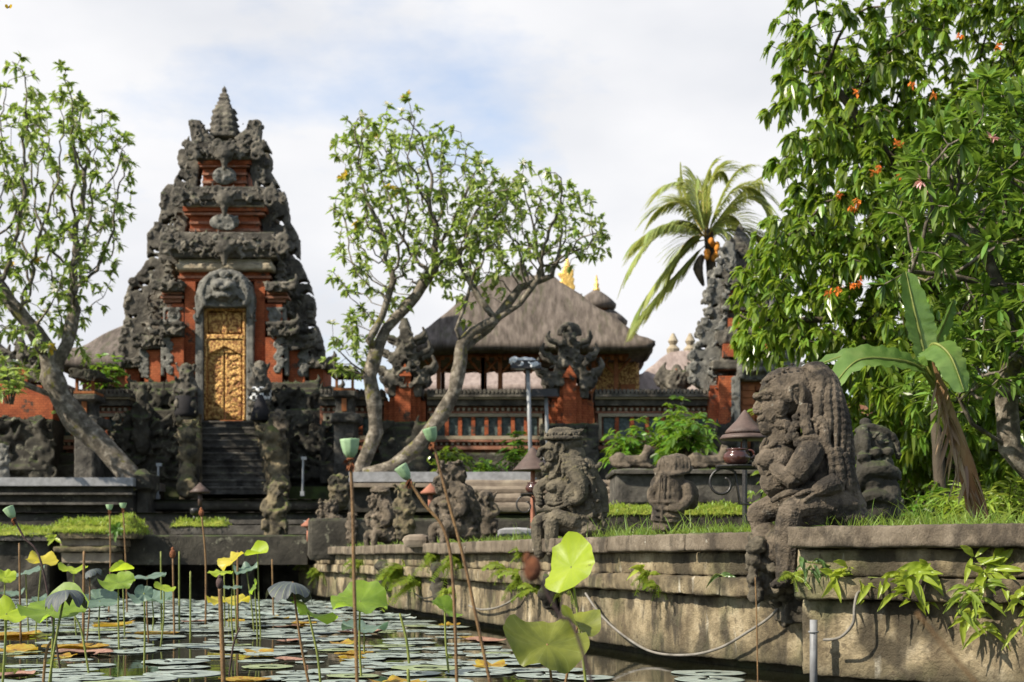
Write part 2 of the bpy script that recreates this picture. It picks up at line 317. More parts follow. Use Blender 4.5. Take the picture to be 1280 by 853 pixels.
G['white'] = mat('white_petal', [(.3,(.75,.72,.66)),(.7,(.85,.83,.78))], 3, bump=0, trans=.3)
G['orangefl'] = mat('orange_petal', [(.3,(.7,.12,.02)),(.7,(.85,.26,.04))], 3, bump=0, trans=.3)
G['pinkfl'] = mat('pink_petal', [(.3,(.6,.28,.3)),(.7,(.8,.5,.5))], 3, bump=0, trans=.3)
G['yellowleaf'] = mat('yellowed_leaf', [(.3,(.5,.3,.02)),(.7,(.65,.48,.04))], 3, bump=0, trans=.35)
def veins(N, L, c, h):
    q = N.new('ShaderNodeTexCoord'); sx = N.new('ShaderNodeSeparateXYZ'); L.new(q.outputs['Object'], sx.inputs[0])
    a = h['math']('ARCTAN2', sx.outputs[1], sx.outputs[0]); s_ = h['math']('ABSOLUTE', h['math']('SINE', h['math']('MULTIPLY', a, 10), 0), 0)
    return h['mix'](c, (.30,.36,.10), h['math']('MULTIPLY', h['math']('SUBTRACT', 1.0, h['ramp'](s_, 0, .13)), .5))
def pad(name, a, b, tr=.35, tcol=None, rough=.45, spk=(.10,.07,.02), lth=.66): return mat(name, [(.35,a),(.65,b)], 6, 5, rough=rough, bump=.15, bscale=20, coords='obj', lichen=spk, lscale=14, lth=lth, extra=veins, trans=tr, transcol=tcol, spec=.5)
G['pad'] = mat('floating_pad_skin', [(.3,(.15,.19,.165)),(.5,(.23,.275,.245)),(.7,(.33,.37,.335))], 5, 6, rough=.38, bump=.2, coords='obj', lichen=(.15,.10,.04), lscale=7, lth=.6, spec=.5)  # colour lightened to stand in for sky reflection on the pads
G['padgreen'] = mat('floating_pad_skin_green', [(.3,(.13,.17,.08)),(.5,(.21,.26,.13)),(.7,(.30,.34,.18))], 5, 6, rough=.4, bump=.2, coords='obj', lichen=(.2,.12,.05), lscale=9, lth=.6, spec=.5)
G['padyellow'] = mat('yellow_pad_skin', [(.3,(.16,.09,.025)),(.45,(.36,.2,.025)),(.58,(.42,.32,.04)),(.7,(.22,.25,.05))], 6, 6, rough=.5, bump=.3, coords='obj', lichen=(.12,.05,.03), lscale=8, lth=.58, trans=.3, transcol=(.9,.6,.05))
G['padbrown'] = mat('pinkish_brown_pad_skin', [(.3,(.14,.07,.05)),(.5,(.26,.14,.10)),(.7,(.34,.22,.14))], 6, 6, rough=.5, bump=.3, coords='obj')
G['lotusgreen'] = pad('lotus_leaf_green', (.10,.17,.02), (.20,.30,.03), .5, (.55,.85,.05))
G['lotusbright'] = pad('lotus_leaf_bright', (.26,.36,.02), (.38,.48,.03), .5, (.75,.95,.05))
G['lotusteal'] = pad('lotus_leaf_teal', (.07,.12,.085), (.12,.18,.14), .25, (.2,.4,.2))
G['lotusdark'] = pad('lotus_leaf_dark', (.022,.03,.034), (.05,.062,.068), .05, rough=.6)
G['lotusyellow'] = pad('lotus_leaf_yellow', (.35,.30,.02), (.5,.42,.04), .4, (.9,.8,.06))
G['lotusolive'] = pad('lotus_leaf_olive', (.10,.12,.015), (.20,.22,.03), .45, (.5,.6,.04))
G['stem'] = mat('green_lotus_stem', [(.3,(.10,.13,.03)),(.7,(.20,.22,.05))], 9, bump=.3, rough=.5)
G['brownstem'] = mat('brown_lotus_stem', [(.3,(.10,.055,.025)),(.7,(.22,.13,.05))], 9, bump=.4, rough=.55)
G['darkstem'] = mat('dark_dry_stem', [(.3,(.03,.02,.018)),(.7,(.08,.05,.045))], 9, bump=.4)
G['pod'] = mat('green_seed_pod', [(.3,(.22,.36,.19)),(.7,(.36,.5,.3))], 9, bump=.3, bscale=30, rough=.5, trans=.15)
G['podbrown'] = mat('withered_petal_ring', [(.3,(.12,.04,.02)),(.7,(.3,.11,.04))], 12, bump=1, rough=.8)
# water
m = bpy.data.materials.new('pond_water'); m.use_nodes = True; N = m.node_tree.nodes; L = m.node_tree.links; b = N['Principled BSDF']
b.inputs['Base Color'].default_value = (.013,.014,.008,1); b.inputs['Roughness'].default_value = .03; b.inputs['IOR'].default_value = 1.33; b.inputs['Specular IOR Level'].default_value = .6
g_ = N.new('ShaderNodeNewGeometry'); nn = N.new('ShaderNodeTexNoise'); nn.inputs['Scale'].default_value = 3.5; nn.inputs['Detail'].default_value = 3
bb = N.new('ShaderNodeBump'); bb.inputs['Strength'].default_value = .05; bb.inputs['Distance'].default_value = .02
L.new(g_.outputs['Position'], nn.inputs['Vector']); L.new(nn.outputs[0], bb.inputs['Height']); L.new(bb.outputs[0], b.inputs['Normal']); G['water'] = m
# ------------------------------------------------------------------ ground, water
WL = [(-5.0, 33.0), (-4.62, 32.6), (-2.36, 25.4), (-.206, 18.3), (.774, 14.8), (1.47, 12.7), (2.28, 11.25)]   # pond wall face, far to near
WR = [(2.13, 10.6), (3.40, 9.44), (5.2, 7.8), (11, 2.5)]
WT = 1.15
def wall_at(px):                                          # point of the wall face seen at pixel column px
    best = None
    for a, b_ in zip(WL[:-1], WL[1:]):
        for i in range(41):
            t = i/40; x = a[0]+(b_[0]-a[0])*t; y = a[1]+(b_[1]-a[1])*t; e = abs(x/y*F+CX-px)
            if best is None or e < best[0]: best = (e, x, y)
    return Vector((best[1], best[2], 0))
mb = MB()
gp = [(-5.2, 36.2)]+[(x+.25, y+.12) for x, y in WL]+[(x+.2, y+.2) for x, y in WR[1:]]+[(60, -20), (60, 36.2)]
def poly(mb, pts, z):
    mb.add([(x, y, z) for x, y in pts], [tuple(range(len(pts)))])
poly(mb, [(-1500,-1500),(1500,-1500),(1500,1500),(-1500,1500)], -.7)
def skirt(pts, z0, z1, base_add=True):
    n = len(pts); mb.add([(x,y,z0) for x,y in pts]+[(x,y,z1) for x,y in pts], [(i,(i+1)%n,(i+1)%n+n,i+n) for i in range(n)])
poly(mb, gp, 1.08); skirt(gp, -.7, 1.08)
tp = [(-1400,36.2),(1400,36.2),(1400,1450),(-1400,1450)]; poly(mb, tp, 1.7); skirt(tp, -.7, 1.7)
tp = [(-1380,39.6),(1380,39.6),(1380,1440),(-1380,1440)]; poly(mb, tp, 2.9); skirt(tp, 1.7, 2.9)
struct('ground', mb, G['soil'], recalc=False)
mb = MB(); poly(mb, [(-45,-25),(14,-25),(14,36.19),(-45,36.19)], 0.0); struct('water', mb, G['water'], recalc=False)
# ------------------------------------------------------------------ pond wall
def resample(pts, step):
    o = []
    for a, b_ in zip(pts[:-1], pts[1:]):
        n = max(1, int(math.dist(a, b_)/step)); o += [(a[0]+(b_[0]-a[0])*i/n, a[1]+(b_[1]-a[1])*i/n) for i in range(n)]
    return o+[pts[-1]]
def sweep(mb, pts, o0, o1, z0, z1, rough=.012, f=3.0, sub=3, seed=0):   # course with face offset o1, back o0, jittered
    P_ = resample(pts, .12); n = len(P_); V = []; rows = []
    prof = [(o0, z0)]+[(o1, z0+(z1-z0)*k/sub) for k in range(sub+1)]+[(o0, z1)]
    for i, (x, y) in enumerate(P_):
        a = P_[max(i-1,0)]; b_ = P_[min(i+1,n-1)]; d = Vector((b_[0]-a[0], b_[1]-a[1], 0)).normalized(); nn_ = Vector((d.y, -d.x, 0))
        if nn_.x > 0: nn_ = -nn_
        for o, z in prof:
            q = Vector((x, y, z))+nn_*o
            if o == o1: q += nn_*noise.noise(Vector((x*f+seed, y*f, z*f*2)))*rough*.55+Vector((0,0,1))*noise.noise(Vector((x*f*.6, y*f*.6+9, z+seed)))*rough*.9
            V.append(tuple(q))
    m_ = len(prof); fs = [(i*m_+k, (i+1)*m_+k, (i+1)*m_+(k+1)%m_, i*m_+(k+1)%m_) for i in range(n-1) for k in range(m_)]
    fs += [tuple(range(m_)), tuple((n-1)*m_+k for k in range(m_-1,-1,-1))]; mb.add(V, fs)
def pond_wall(pts, top, label, ledge_len, seed):
    t = thing('pond_wall', label, 'wall', (pts[0][0], pts[0][1], 0), None)
    c = resample(pts, .3); k = int(ledge_len/.3); i = 0
    while i < len(c)-1:                                    # coping blocks
        j = min(i+k+random.randint(-1, 1), len(c)-1); seg = c[i:j+1]
        a, b_ = Vector(seg[-2]), Vector(seg[-1]); e = b_-(b_-a).normalized()*.012; seg = seg[:-1]+[tuple(e)]
        m_ = MB(); dz = random.uniform(-.008, .008); sweep(m_, seg, -.24, .16+random.uniform(-.015,.012), top-.155+dz, top+dz, .006, 5, 2, seed+i); m_.build('coping_block', G['ledge'], t, voxel=.022, disp=[(.022,.12,'CLOUDS'),(.010,.03,'CLOUDS')], smooth=True); i = j
    m_ = MB(); sweep(m_, pts, -.2, .02, top-.36, top-.158, .016, 2.6, 3, seed); m_.build('upper_course', G['wall'], t, voxel=.024, disp=[(.035,.2,'CLOUDS'),(.014,.04,'CLOUDS')], smooth=True)
    m_ = MB(); sweep(m_, pts, -.2, .085, top-.525, top-.366, .014, 2.2, 3, seed+5); m_.build('moulding_course', G['wall'], t, voxel=.024, disp=[(.035,.2,'CLOUDS'),(.014,.04,'CLOUDS')], smooth=True)
    m_ = MB(); sweep(m_, pts, -.22, -.05, .07, top-.528, .022, 1.7, 6, seed+9); sweep(m_, pts, -.35, -.22, -.6, .069, .01, 2, 2, 3); m_.build('lower_wall', G['wall'], t, voxel=.024, disp=[(.035,.2,'CLOUDS'),(.014,.04,'CLOUDS')], smooth=True)
    return t
pond_wall(WL, WT, 'long stained stone pond wall running away behind the lotus stems to the small statues', 1.9, 0)
pond_wall(WR, WT+.015, 'nearer stretch of stone pond wall with leafy plants growing on it, right of the long haired statue', 2.4, 50)
def clump(px, py, r, sx, sz, name, label, seed, mt='base', off=.12, cat='bracket', vox=.03):
    random.seed(seed); p = wall_at(px); c = P(px, py, p.y-.1); mb = MB()
    for i in range(14): mb.ell(c+Vector((random.uniform(-sx,sx), random.uniform(-.12,.12), random.uniform(-sz,sz)*.8)), random.uniform(.4,.8)*r, sub=1)
    mb.box(c.x-sx*.8, c.y-.12, c.z-sz*.8, c.x+sx*.8, c.y+.35, c.z+sz); return solo(name, mb, G[mt], label, cat, voxel=vox, disp=[(.06,.06,'CLOUDS')], smooth=True)
clump(992, 758, .11, .11, .16, 'stone_corbel', 'dark rough corbel under the feet of the long haired statue', 1, 'statue_moss', vox=.018)
clump(688, 742, .14, .10, .22, 'stone_corbel', 'dark corbel low on the wall below the capped statue', 2)
clump(549, 728, .14, .12, .30, 'stone_corbel', 'dark corbel on the wall behind the tallest lotus stem', 3)
clump(483, 722, .14, .14, .30, 'stone_corbel', 'farthest dark corbel on the wall, among yellow ferns', 4)
# ------------------------------------------------------------------ terraces and steps before the temple
def slabthing(name, label, cat, boxes, group=None, disp=.02, vox=None):
    a = boxes[0][0]; t = thing(name, label, cat, (P((a[0]+a[2])/2, a[3], a[4])), group)
    for (x0,y0,x1,y1,Y,d), nm, mt in boxes:
        mb = MB(); mb.bxp(x0,y0,x1,y1,Y,d); mb.build(nm, G[mt], t, voxel=vox, disp=[(disp,.3,'CLOUDS')] if vox else ())
    return t
slabthing('stone_walkway', 'long low stone walkway slab crossing the far end of the pond', 'walkway', [((70,669,384,706,31.6,2.2),'deck','base'),((70,667,384,668.6,31.5,2.3),'paving','path'),((150,706.2,168,752,32,1.2),'pier','base'),((300,706.2,318,752,32,1.2),'pier','base')], vox=.09, disp=.03)
mb = MB(); mb.bxp(-400,700,1000,775,33.9,.3); solo('retaining_wall', mb, G['base'], 'dark retaining wall under the walkway at the far pond edge', 'wall', voxel=.12, disp=[(.1,.3,'CLOUDS')])
t = slabthing('stone_planter', 'layered stone planter topped with moss left of the walkway', 'planter', [((64,664,166,673,30.6,1.5),'top_course','tan'),((74,673.2,150,683,30.75,1.3),'middle_course','beige'),((66,683.2,146,690,30.65,1.4),'middle_course','tan'),((76,690.2,140,704,30.8,1.2),'lower_course','beige'),((84,704.2,136,752,31.2,1.0),'foot','base')], vox=.04, disp=.06)
slabthing('stone_planter', 'dark stone planter with grass on top at the left picture edge', 'planter', [((-200,667,66,676,31.0,2.5),'top_course','step'),((-200,676.2,62,752,31.2,2),'body','base')], vox=.06, disp=.06)
def boxwall(name, label, x0,y0,x1,y1,Y,d,mt,cat='step',vox=.07,disp=.03,group=None):
    mb = MB(); mb.bxp(x0,y0,x1,y1,Y,d); return solo(name, mb, G[mt], label, cat, voxel=vox, disp=[(disp,.25,'CLOUDS')], group=group)
t = slabthing('stone_bench', 'low flat stone bench with moss and lamps on it before the stairs', 'bench', [((212,657,392,668,34.0,.8),'seat','step'),((275,650,385,656.8,34.3,.5),'raised_slab','step'),((222,668.2,236,690,34.1,.5),'leg','tan'),((350,668.2,390,690,34.1,.5),'leg','base')], vox=.05, disp=.03)
# two wide steps right across; paler slabs over darker risers paint in lit edges
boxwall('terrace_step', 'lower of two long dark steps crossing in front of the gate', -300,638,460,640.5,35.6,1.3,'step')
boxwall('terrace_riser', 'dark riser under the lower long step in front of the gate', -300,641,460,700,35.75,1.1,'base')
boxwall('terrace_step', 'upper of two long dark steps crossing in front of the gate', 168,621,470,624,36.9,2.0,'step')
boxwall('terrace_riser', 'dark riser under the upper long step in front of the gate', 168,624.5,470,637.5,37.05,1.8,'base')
t = slabthing('raised_stage', 'raised stage with pale grey fascia at the left edge behind the mossy planter', 'stage', [((-300,597,166,607.5,36.0,3.4),'fascia','path'),((-300,607.7,166,640,36.25,3.3),'riser','base'),((-300,616,166,618.5,36.05,.3),'lip','step'),((-300,628,150,631,35.9,.5),'lip','step')])  # paler lips on the dark riser paint in sunlit edges
mb = MB(); mb.bxp(166,592,188,612,36.3,1.0); mb.bxp(170,612,186,650,36.5,.8); mb.ell(P(176,592,36.6), (.22,.2,.12)); solo('stone_pedestal', mb, G['base'], 'dark square stone pedestal at the right end of the stage', 'pedestal', voxel=.05, disp=[(.05,.15,'CLOUDS')])
t = slabthing('raised_stage', 'raised platform with pale grey fascia below the leaning tree trunks', 'stage', [((436,590,664,602.5,35.2,3.2),'fascia','path'),((436,602.7,664,640,35.4,3.1),'riser','base'),((420,604,660,609,35.1,.3),'lip','beige')])  # pale lip colour stands in for a sunlit edge
for i, (x0, x1, y0, y1, Y) in enumerate([(560,775,600,606,35.1),(560,774,608,614,34.8),(560,774,617,625,34.5),(575,773,628,640,34.2)]):
    boxwall('terrace_step', ['top','second','third','bottom'][i]+' of four beige steps right of the middle platform', x0,y0,x1,y1+ (3 if i < 3 else 0),Y,1.2,'beige', group='four beige steps')
boxwall('terrace_step', 'pale stone slab lying just behind the pond wall by the small statues', 502,668,536,684,21.5,.9,'beige')
boxwall('terrace_step', 'grey paving slab behind the pond wall left of the capped statue', 622,660,668,670,22,1.5,'path')
boxwall('garden_wall', 'long dark low wall in the garden behind the row of small statues', 384,648,780,700,29.5,.5,'base','wall')
t = slabthing('stone_podium', 'dark stone podium carrying two small animal statues and a potted bush', 'podium', [((764,586,962,592,30,2.4),'top_slab','step'),((770,592.2,956,632,30.15,2.1),'body','step'),((764,632.2,962,650,30,2.4),'foot','base')], vox=.07, disp=.04)
boxwall('garden_wall', 'low dark garden wall with a bright moss strip on top', 748,642,1010,690,26.5,.6,'base','wall')
# ------------------------------------------------------------------ ornament helpers (pixel space at distance Y)
def ornate(mb, x0, y0, x1, y1, Y, n, s=1.0, out=.12, seed=None):     # carved relief over a rectangle
    if seed is not None: random.seed(seed)
    n = int(n*1.15); s = s*.6
    for i in range(n):
        x = random.uniform(x0, x1); y = random.uniform(y0, y1); c = P(x, y, Y-random.uniform(0, out)); t_ = random.random()
        if t_ < .42: mb.curl(c, random.uniform(.14,.26)*s, .042*s, random.uniform(0, 6.28), 1.25, random.choice((1,-1)), 12)
        elif t_ < .58: mb.ell(c, (random.uniform(.05,.10)*s, .08*s, random.uniform(.05,.12)*s), (0, random.uniform(0,3), 0), 1)
        elif t_ < .72: q_ = random.uniform(.08,.16)*s; mb.box(c.x-q_, c.y-.05*s, c.z-q_*.4, c.x+q_, c.y+.15*s, c.z+q_*.4)
        else:
            b2 = random.uniform(-1.2,1.2); k2 = Vector((math.sin(b2),-.25,math.cos(b2)))*.34*s
            mb.tube([c, c+k2*.5, c+k2, c+k2*1.25+Vector((.08*s*random.choice((1,-1)),-.02,0))], [.075*s, .07*s, .04*s, .008], 5)
def crown_stone(mb, cx, y0, y1, w0, w1, Y, d=.8, n=60, seed=1, horns=True):   # tiered carved cap with upturned horns
    random.seed(seed); hh = (y1-y0)
    for i in range(5):
        t_ = i/5; w_ = w0+(w1-w0)*t_; ya = y0+hh*t_; dd = d*(.5+.5*t_)
        mb.bxp(cx-w_/2, ya, cx+w_/2, ya+hh*.2+1, Y+(d-dd)/2, dd)
        mb.bxp(cx-w_/2-2, ya+hh*.1, cx+w_/2+2, ya+hh*.16, Y+(d-dd)/2-.1, dd+.2)
        if horns:
            for s_ in (-1, 1):
                c = P(cx+s_*(w_/2+2), ya+hh*.13, Y+.1); mb.tube([c, c+Vector((s_*.16,0,.03)), c+Vector((s_*.24,0,.16)), c+Vector((s_*.2,0,.32))], [.11,.10,.07,.02], 6)
    ornate(mb, cx-w1/2, y0+3, cx+w1/2, y1, Y-.02, n, .8)
def kala(mb, cx, cy, w_, h_, Y):                           # demon face over a door
    u = Y/F; c = P(cx, cy, Y)
    def q(a, b_, d=0): return c+Vector((a*w_*u/2, -d, b_*h_*u/2))
    mb.ell(q(0,0), (w_*u*.32, .2, h_*u*.34))
    for s_ in (-1, 1):
        mb.ell(q(.22*s_, .15, .2), .11*w_*u/2+.05); mb.torus(q(.22*s_, .18, .15), .16*w_*u/2+.03, .04)
        mb.curl(q(.55*s_, .35, .05), .2*w_*u/1.6, .07, 1.57, 1.3, s_); mb.curl(q(.7*s_, -.2, .05), .17*w_*u/1.6, .06, -1.57, 1.3, -s_)
        mb.tube([q(.18*s_, -.3, .22), q(.22*s_, -.6, .25)], [.06,.01], 6); mb.ctube([q(.75*s_,-.8), q(.85*s_,-.2), q(.6*s_,.6), q(.15*s_,.95)], [.1,.12,.12,.08], 6)
    mb.ell(q(0,-.02,.28), (.1,.1,.08)); mb.ell(q(0,-.35,.2), (w_*u*.17, .1, .09)); mb.curl(q(0,.75,.1), .16*w_*u/2, .06, 0)
def cres(px, py, r, up, Y):                                # crescent hole polygon in XZ
    u = Y/F; c = P(px, py, Y); pts = []
    for i in range(9):
        a = PI*(1.12*i/8-.06); pts.append((c.x+math.cos(a)*r*u, c.z+up*math.sin(a)*r*u))
    for i in range(1, 8):
        a = PI*(1-i/8.0); pts.append((c.x+math.cos(a)*r*u*.75, c.z+up*math.sin(a)*r*u*.42))
    return pts
def inp(pts, x, y):
    c = False; j = len(pts)-1
    for i in range(len(pts)):
        xi, yi = pts[i]; xj, yj = pts[j]
        if (yi > y) != (yj > y) and x < (xj-xi)*(y-yi)/(yj-yi)+xi: c = not c
        j = i
    return c
def plate(mb, pts, holes, Y, d, st=1.3):                   # pierced stone plate built cell by cell, so holes never break it
    xs = [p[0] for p in pts]; ys = [p[1] for p in pts]; nx = int((max(xs)-min(xs))/st)+1; ny = int((max(ys)-min(ys))/st)+1; x0 = min(xs); y0 = min(ys)
    cr = []
    for (hx, hy, r, up) in holes: cr.append((hx, hy, r*1.6, up))
    def ok(i, j):
        if i < 0 or j < 0 or i >= nx or j >= ny: return False
        x = x0+(i+.5)*st; y = y0+(j+.5)*st
        if not inp(pts, x, y): return False
        for hx, hy, r, up in cr:
            dx = (x-hx)/r; dy = -(y-hy)/r*up
            if dx*dx+dy*dy < 1 and dy > -.15 and dx*dx*1.9+((dy+.05)/.42)**2 > 1: return False
        return True
    M = [[ok(i, j) for j in range(ny)] for i in range(nx)]; u = Y/F; V = {}; vv = []; fs = []
    def vid(i, j, k):
        q = (i, j, k)
        if q not in V: p = P(x0+i*st, y0+j*st, Y); V[q] = len(vv); vv.append((p.x, Y+k*d, p.z))
        return V[q]
    g_ = lambda i, j: 0 <= i < nx and 0 <= j < ny and M[i][j]
    for i in range(nx):
        for j in range(ny):
            if not M[i][j]: continue
            a, b_, c, e = (i,j),(i+1,j),(i+1,j+1),(i,j+1)
            fs.append((vid(*a,0),vid(*b_,0),vid(*c,0),vid(*e,0))); fs.append((vid(*e,1),vid(*c,1),vid(*b_,1),vid(*a,1)))
            for (p, q, n_) in ((a,b_,(i,j-1)),(b_,c,(i+1,j)),(c,e,(i,j+1)),(e,a,(i-1,j))):
                if not g_(*n_): fs.append((vid(*q,0),vid(*p,0),vid(*p,1),vid(*q,1)))
    mb.add(vv, fs)
def poly_px(pts, Y): return [(P(x, y, Y).x, P(x, y, Y).z) for x, y in pts]
def outline_curls(mb, pts, Y, step, r, seed=0, d=.3, avoid=(), inset=0):
    random.seed(seed); L_ = [P(x, y, Y) for x, y in pts]; HH = [P(x, y, Y) for x, y in avoid]
    for a, b_ in zip(L_[:-1], L_[1:]):
        n = max(1, int((b_-a).length/step))
        for i in range(n):
            p = a.lerp(b_, (i+.5)/n); p.x += inset; rr = r*random.uniform(.7, 1.15)
            if any((Vector((p.x,0,p.z))-Vector((h.x,0,h.z))).length < .24 for h in HH): continue
            for dy in (0, d): mb.curl(p+Vector((random.uniform(-.05,.05), dy, 0)), rr, rr*.36, random.uniform(0, 6.28), 1.3, random.choice((1,-1)), 12)
            if random.random() < .5: mb.ell(p+Vector((0, d/2, rr*.8)), (.07,.15,.08), sub=1)
# ------------------------------------------------------------------ the great gate
GY = 43.0
gate = thing('temple_gate', 'tall carved temple gate of orange brick and dark stone with a gilded door', 'temple gate', (P(280, 600, GY+.8)))
def gp_(name, mt, **k): return mbx.build(name, G[mt], gate, **k)
CX0 = 280.5
# dark stone base, stepped
mbx = MB()
for s_ in (-1, 1):
    for (a, b_, y0, y1, Y, d) in [(46,142,540,625,40.9,5),(44,136,512,541,41.3,4.6),(42,130,486,513,41.8,4.2),(40,118,478,487,42.1,3.8)]:
        x0, x1 = (CX0-b_, CX0-a) if s_ < 0 else (CX0+a, CX0+b_); mbx.bxp(x0, y0, x1, y1, Y, d)
    for k in range(5):
        yy = 492+k*25; e = 104+k*8; x0, x1 = (CX0-e-30, CX0-50) if s_ < 0 else (CX0+50, CX0+e+30); mbx.bxp(x0, yy, x1, yy+8, 41.6-k*.2, .6)
    xa, xb = (CX0-140, CX0-48) if s_ < 0 else (CX0+48, CX0+140); ornate(mbx, xa, 490, xb, 520, 41.7, 60, 1.4, .2, 5+s_); ornate(mbx, xa, 520, xb, 600, 40.85, 110, 1.5, .2, 9+s_)
mbx.bxp(CX0-46, 527, CX0+46, 620, 42.3, 3); gp_('base', 'base', voxel=.045, disp=[(.05,.1,'CLOUDS')], smooth=True)
# brick body
mbx = MB(); B = mbx.bxp
B(202,352,359,486,43.35,3.2); B(178,424,383,486,43.7,2.4); B(157,455,404,492,43.9,2.0)
B(231,352,244,468,42.95,.5); B(318,352,331,468,42.95,.5)
for s_ in (-1,1):
    def mx_(a, b_): return (CX0-b_, CX0-a) if s_ < 0 else (CX0+a, CX0+b_)
    x0,x1 = mx_(51,72); B(x0,380,x1,402,42.95,.5); B(x0,422,x1,480,42.7,.7)
    x0,x1 = mx_(80,100); B(x0,438,x1,484,42.95,.9); x0,x1 = mx_(106,124); B(x0,460,x1,488,43.2,.9)
for (h, y0, y1, Y, d) in [(56,339,352,43.1,2.6),(50,300,340,43.3,2.4),(52,258,264,43.3,2.2),(47,264,270,43.4,2),(43,270,296,43.5,1.8),(33,200,205,43.6,1.8),(30,205,210,43.65,1.6),(27,209,236,43.75,1.4)]: B(CX0-h,y0,CX0+h,y1,Y,d)
gp_('brick_body', 'brick')
# pinkish brick weathered bands between the courses
mbx = MB(); B = mbx.bxp
for (h, y0, y1, Y, d) in [(44,277,280,43.42,.3),(44,286,289,43.42,.3),(28,216,219,43.68,.3),(28,226,229,43.68,.3),(58,345,348,43.02,.3),(48,293,297,43.35,.3),(50,266,268.5,43.34,.3),(31,207,208.6,43.6,.3)]: B(CX0-h,y0,CX0+h,y1,Y,d)
for s_ in (-1,1):
    x0,x1 = mx_(53,78); x0,x1 = (CX0-78,CX0-53) if s_<0 else (CX0+53,CX0+78); B(x0,364,x1,368,42.9,.5); B(x0-2,370,x1+2,373,42.85,.5)
    x0,x1 = (CX0-76,CX0-54) if s_<0 else (CX0+54,CX0+76); B(x0,374,x1,378,42.95,.5)
gp_('weathered_moulding', 'pinkbrick')
mbx = MB(); B = mbx.bxp; B(CX0-61,329,CX0+61,338,42.8,3.2); B(CX0-58,323,CX0+58,328.6,42.95,2.9); B(CX0-50,256,CX0+50,258.4,43.2,2.4); gp_('cream_cornice', 'cream', voxel=.05, disp=[(.05,.2,'CLOUDS')])
# carved dark cornices of the three tiers
def cornice(h, y0, y1, Y, d, seed, n):
    global mbx; mbx = MB(); B = mbx.bxp; q = (y1-y0)/3
    B(CX0-h*.86, y0, CX0+h*.86, y0+q+.5, Y+.15, d-.3); B(CX0-h, y0+q, CX0+h, y0+2*q+.5, Y, d); B(CX0-h*.9, y0+2*q, CX0+h*.9, y1, Y+.1, d-.2)
    ornate(mbx, CX0-h, y0, CX0+h, y1, Y, n, .85, .1, seed); random.seed(seed)
    for s_ in (-1,1):
        for yy in (y0+2, y0+q+3):
            c = P(CX0+s_*(h-4), yy+5, Y); mbx.tube([c, c+Vector((s_*.14,-.05,.03)), c+Vector((s_*.2,-.08,.14)), c+Vector((s_*.15,-.08,.3))], [.12,.1,.07,.02], 6); mbx.curl(c+Vector((s_*.1,-.1,-.1)), .2, .07, 0)
    c = P(CX0, (y0+y1)/2+3, Y-.15); mbx.ell(c, (.28,.2,.3)); mbx.curl(c+Vector((-.2,-.1,.2)), .16,.06,0); mbx.curl(c+Vector((.2,-.1,.2)), .16,.06,0,hand=-1); mbx.tube([c, c+Vector((0,0,-.55))], [.2,.05], 6)
    gp_('carved_cornice', 'stone', voxel=.03, disp=[(.03,.07,'CLOUDS')], smooth=True)
cornice(73, 290, 322, 42.7, 3.4, 1, 95); cornice(58, 233, 257, 43.1, 2.8, 2, 75); cornice(41, 176, 199, 43.4, 2.2, 3, 55)
# relief plaques on the upper tiers
for (h, y0, y1, Y, n) in [(20,267,289,43.25,22),(16,208,232,43.55,18)]:
    mbx = MB(); mbx.ell(P(CX0,(y0+y1)/2,Y), (h*Y/F,.12,(y1-y0)/2*Y/F)); ornate(mbx, CX0-h+2,y0+2,CX0+h-2,y1-2,Y-.08,n,.6,.06,n); gp_('relief_plaque','trim',voxel=.035,disp=[(.03,.07,'CLOUDS')],smooth=True)
# finial spire
mbx = MB(); c = P(CX0, 174, 44.3); u = 44.3/F
prof = [(15,0),(15.5,4),(13.5,6),(14.5,10),(12.5,13),(14,18),(12,21),(13,26),(11,29),(12,33),(9.5,36),(10,39),(7.5,41),(8,44),(5.8,46),(7,50),(4.5,52),(5.5,55),(2,57),(3,60),(3,62),(1,65),(.3,68)]
mbx.lathe(c, [(r*u, z*u) for r, z in prof], 12, True)
random.seed(4)
for k in range(4):
    for a in range(8):
        r = (14-k*1.2)*u*1.12; an = a*PI/4+.39; mbx.curl(c+Vector((math.cos(an)*r, math.sin(an)*r, (8+k*8)*u)), .10, .04, 0)
gp_('finial', 'stone', voxel=.03, disp=[(.03,.07,'CLOUDS')], smooth=True)
# crown horns beside the finial
for s_ in (-1,1):
    mbx = MB(); Q = [(12,172),(20,166),(27,160),(30,150),(42,149),(44,158),(42,174),(40,182),(20,182)]
    mbx.prism(poly_px([(CX0+s_*a, b_) for a, b_ in Q], 43.9), 43.9, 44.5); ornate(mbx, CX0+s_*30-10,155,CX0+s_*30+12,180,43.88,16,.6,.05,s_+5)
    outline_curls(mbx, [(CX0+s_*42,150),(CX0+s_*44,160)], 43.9, .25, .12, 3); gp_('crown_horn','stone',voxel=.03,disp=[(.03,.07,'CLOUDS')],smooth=True)
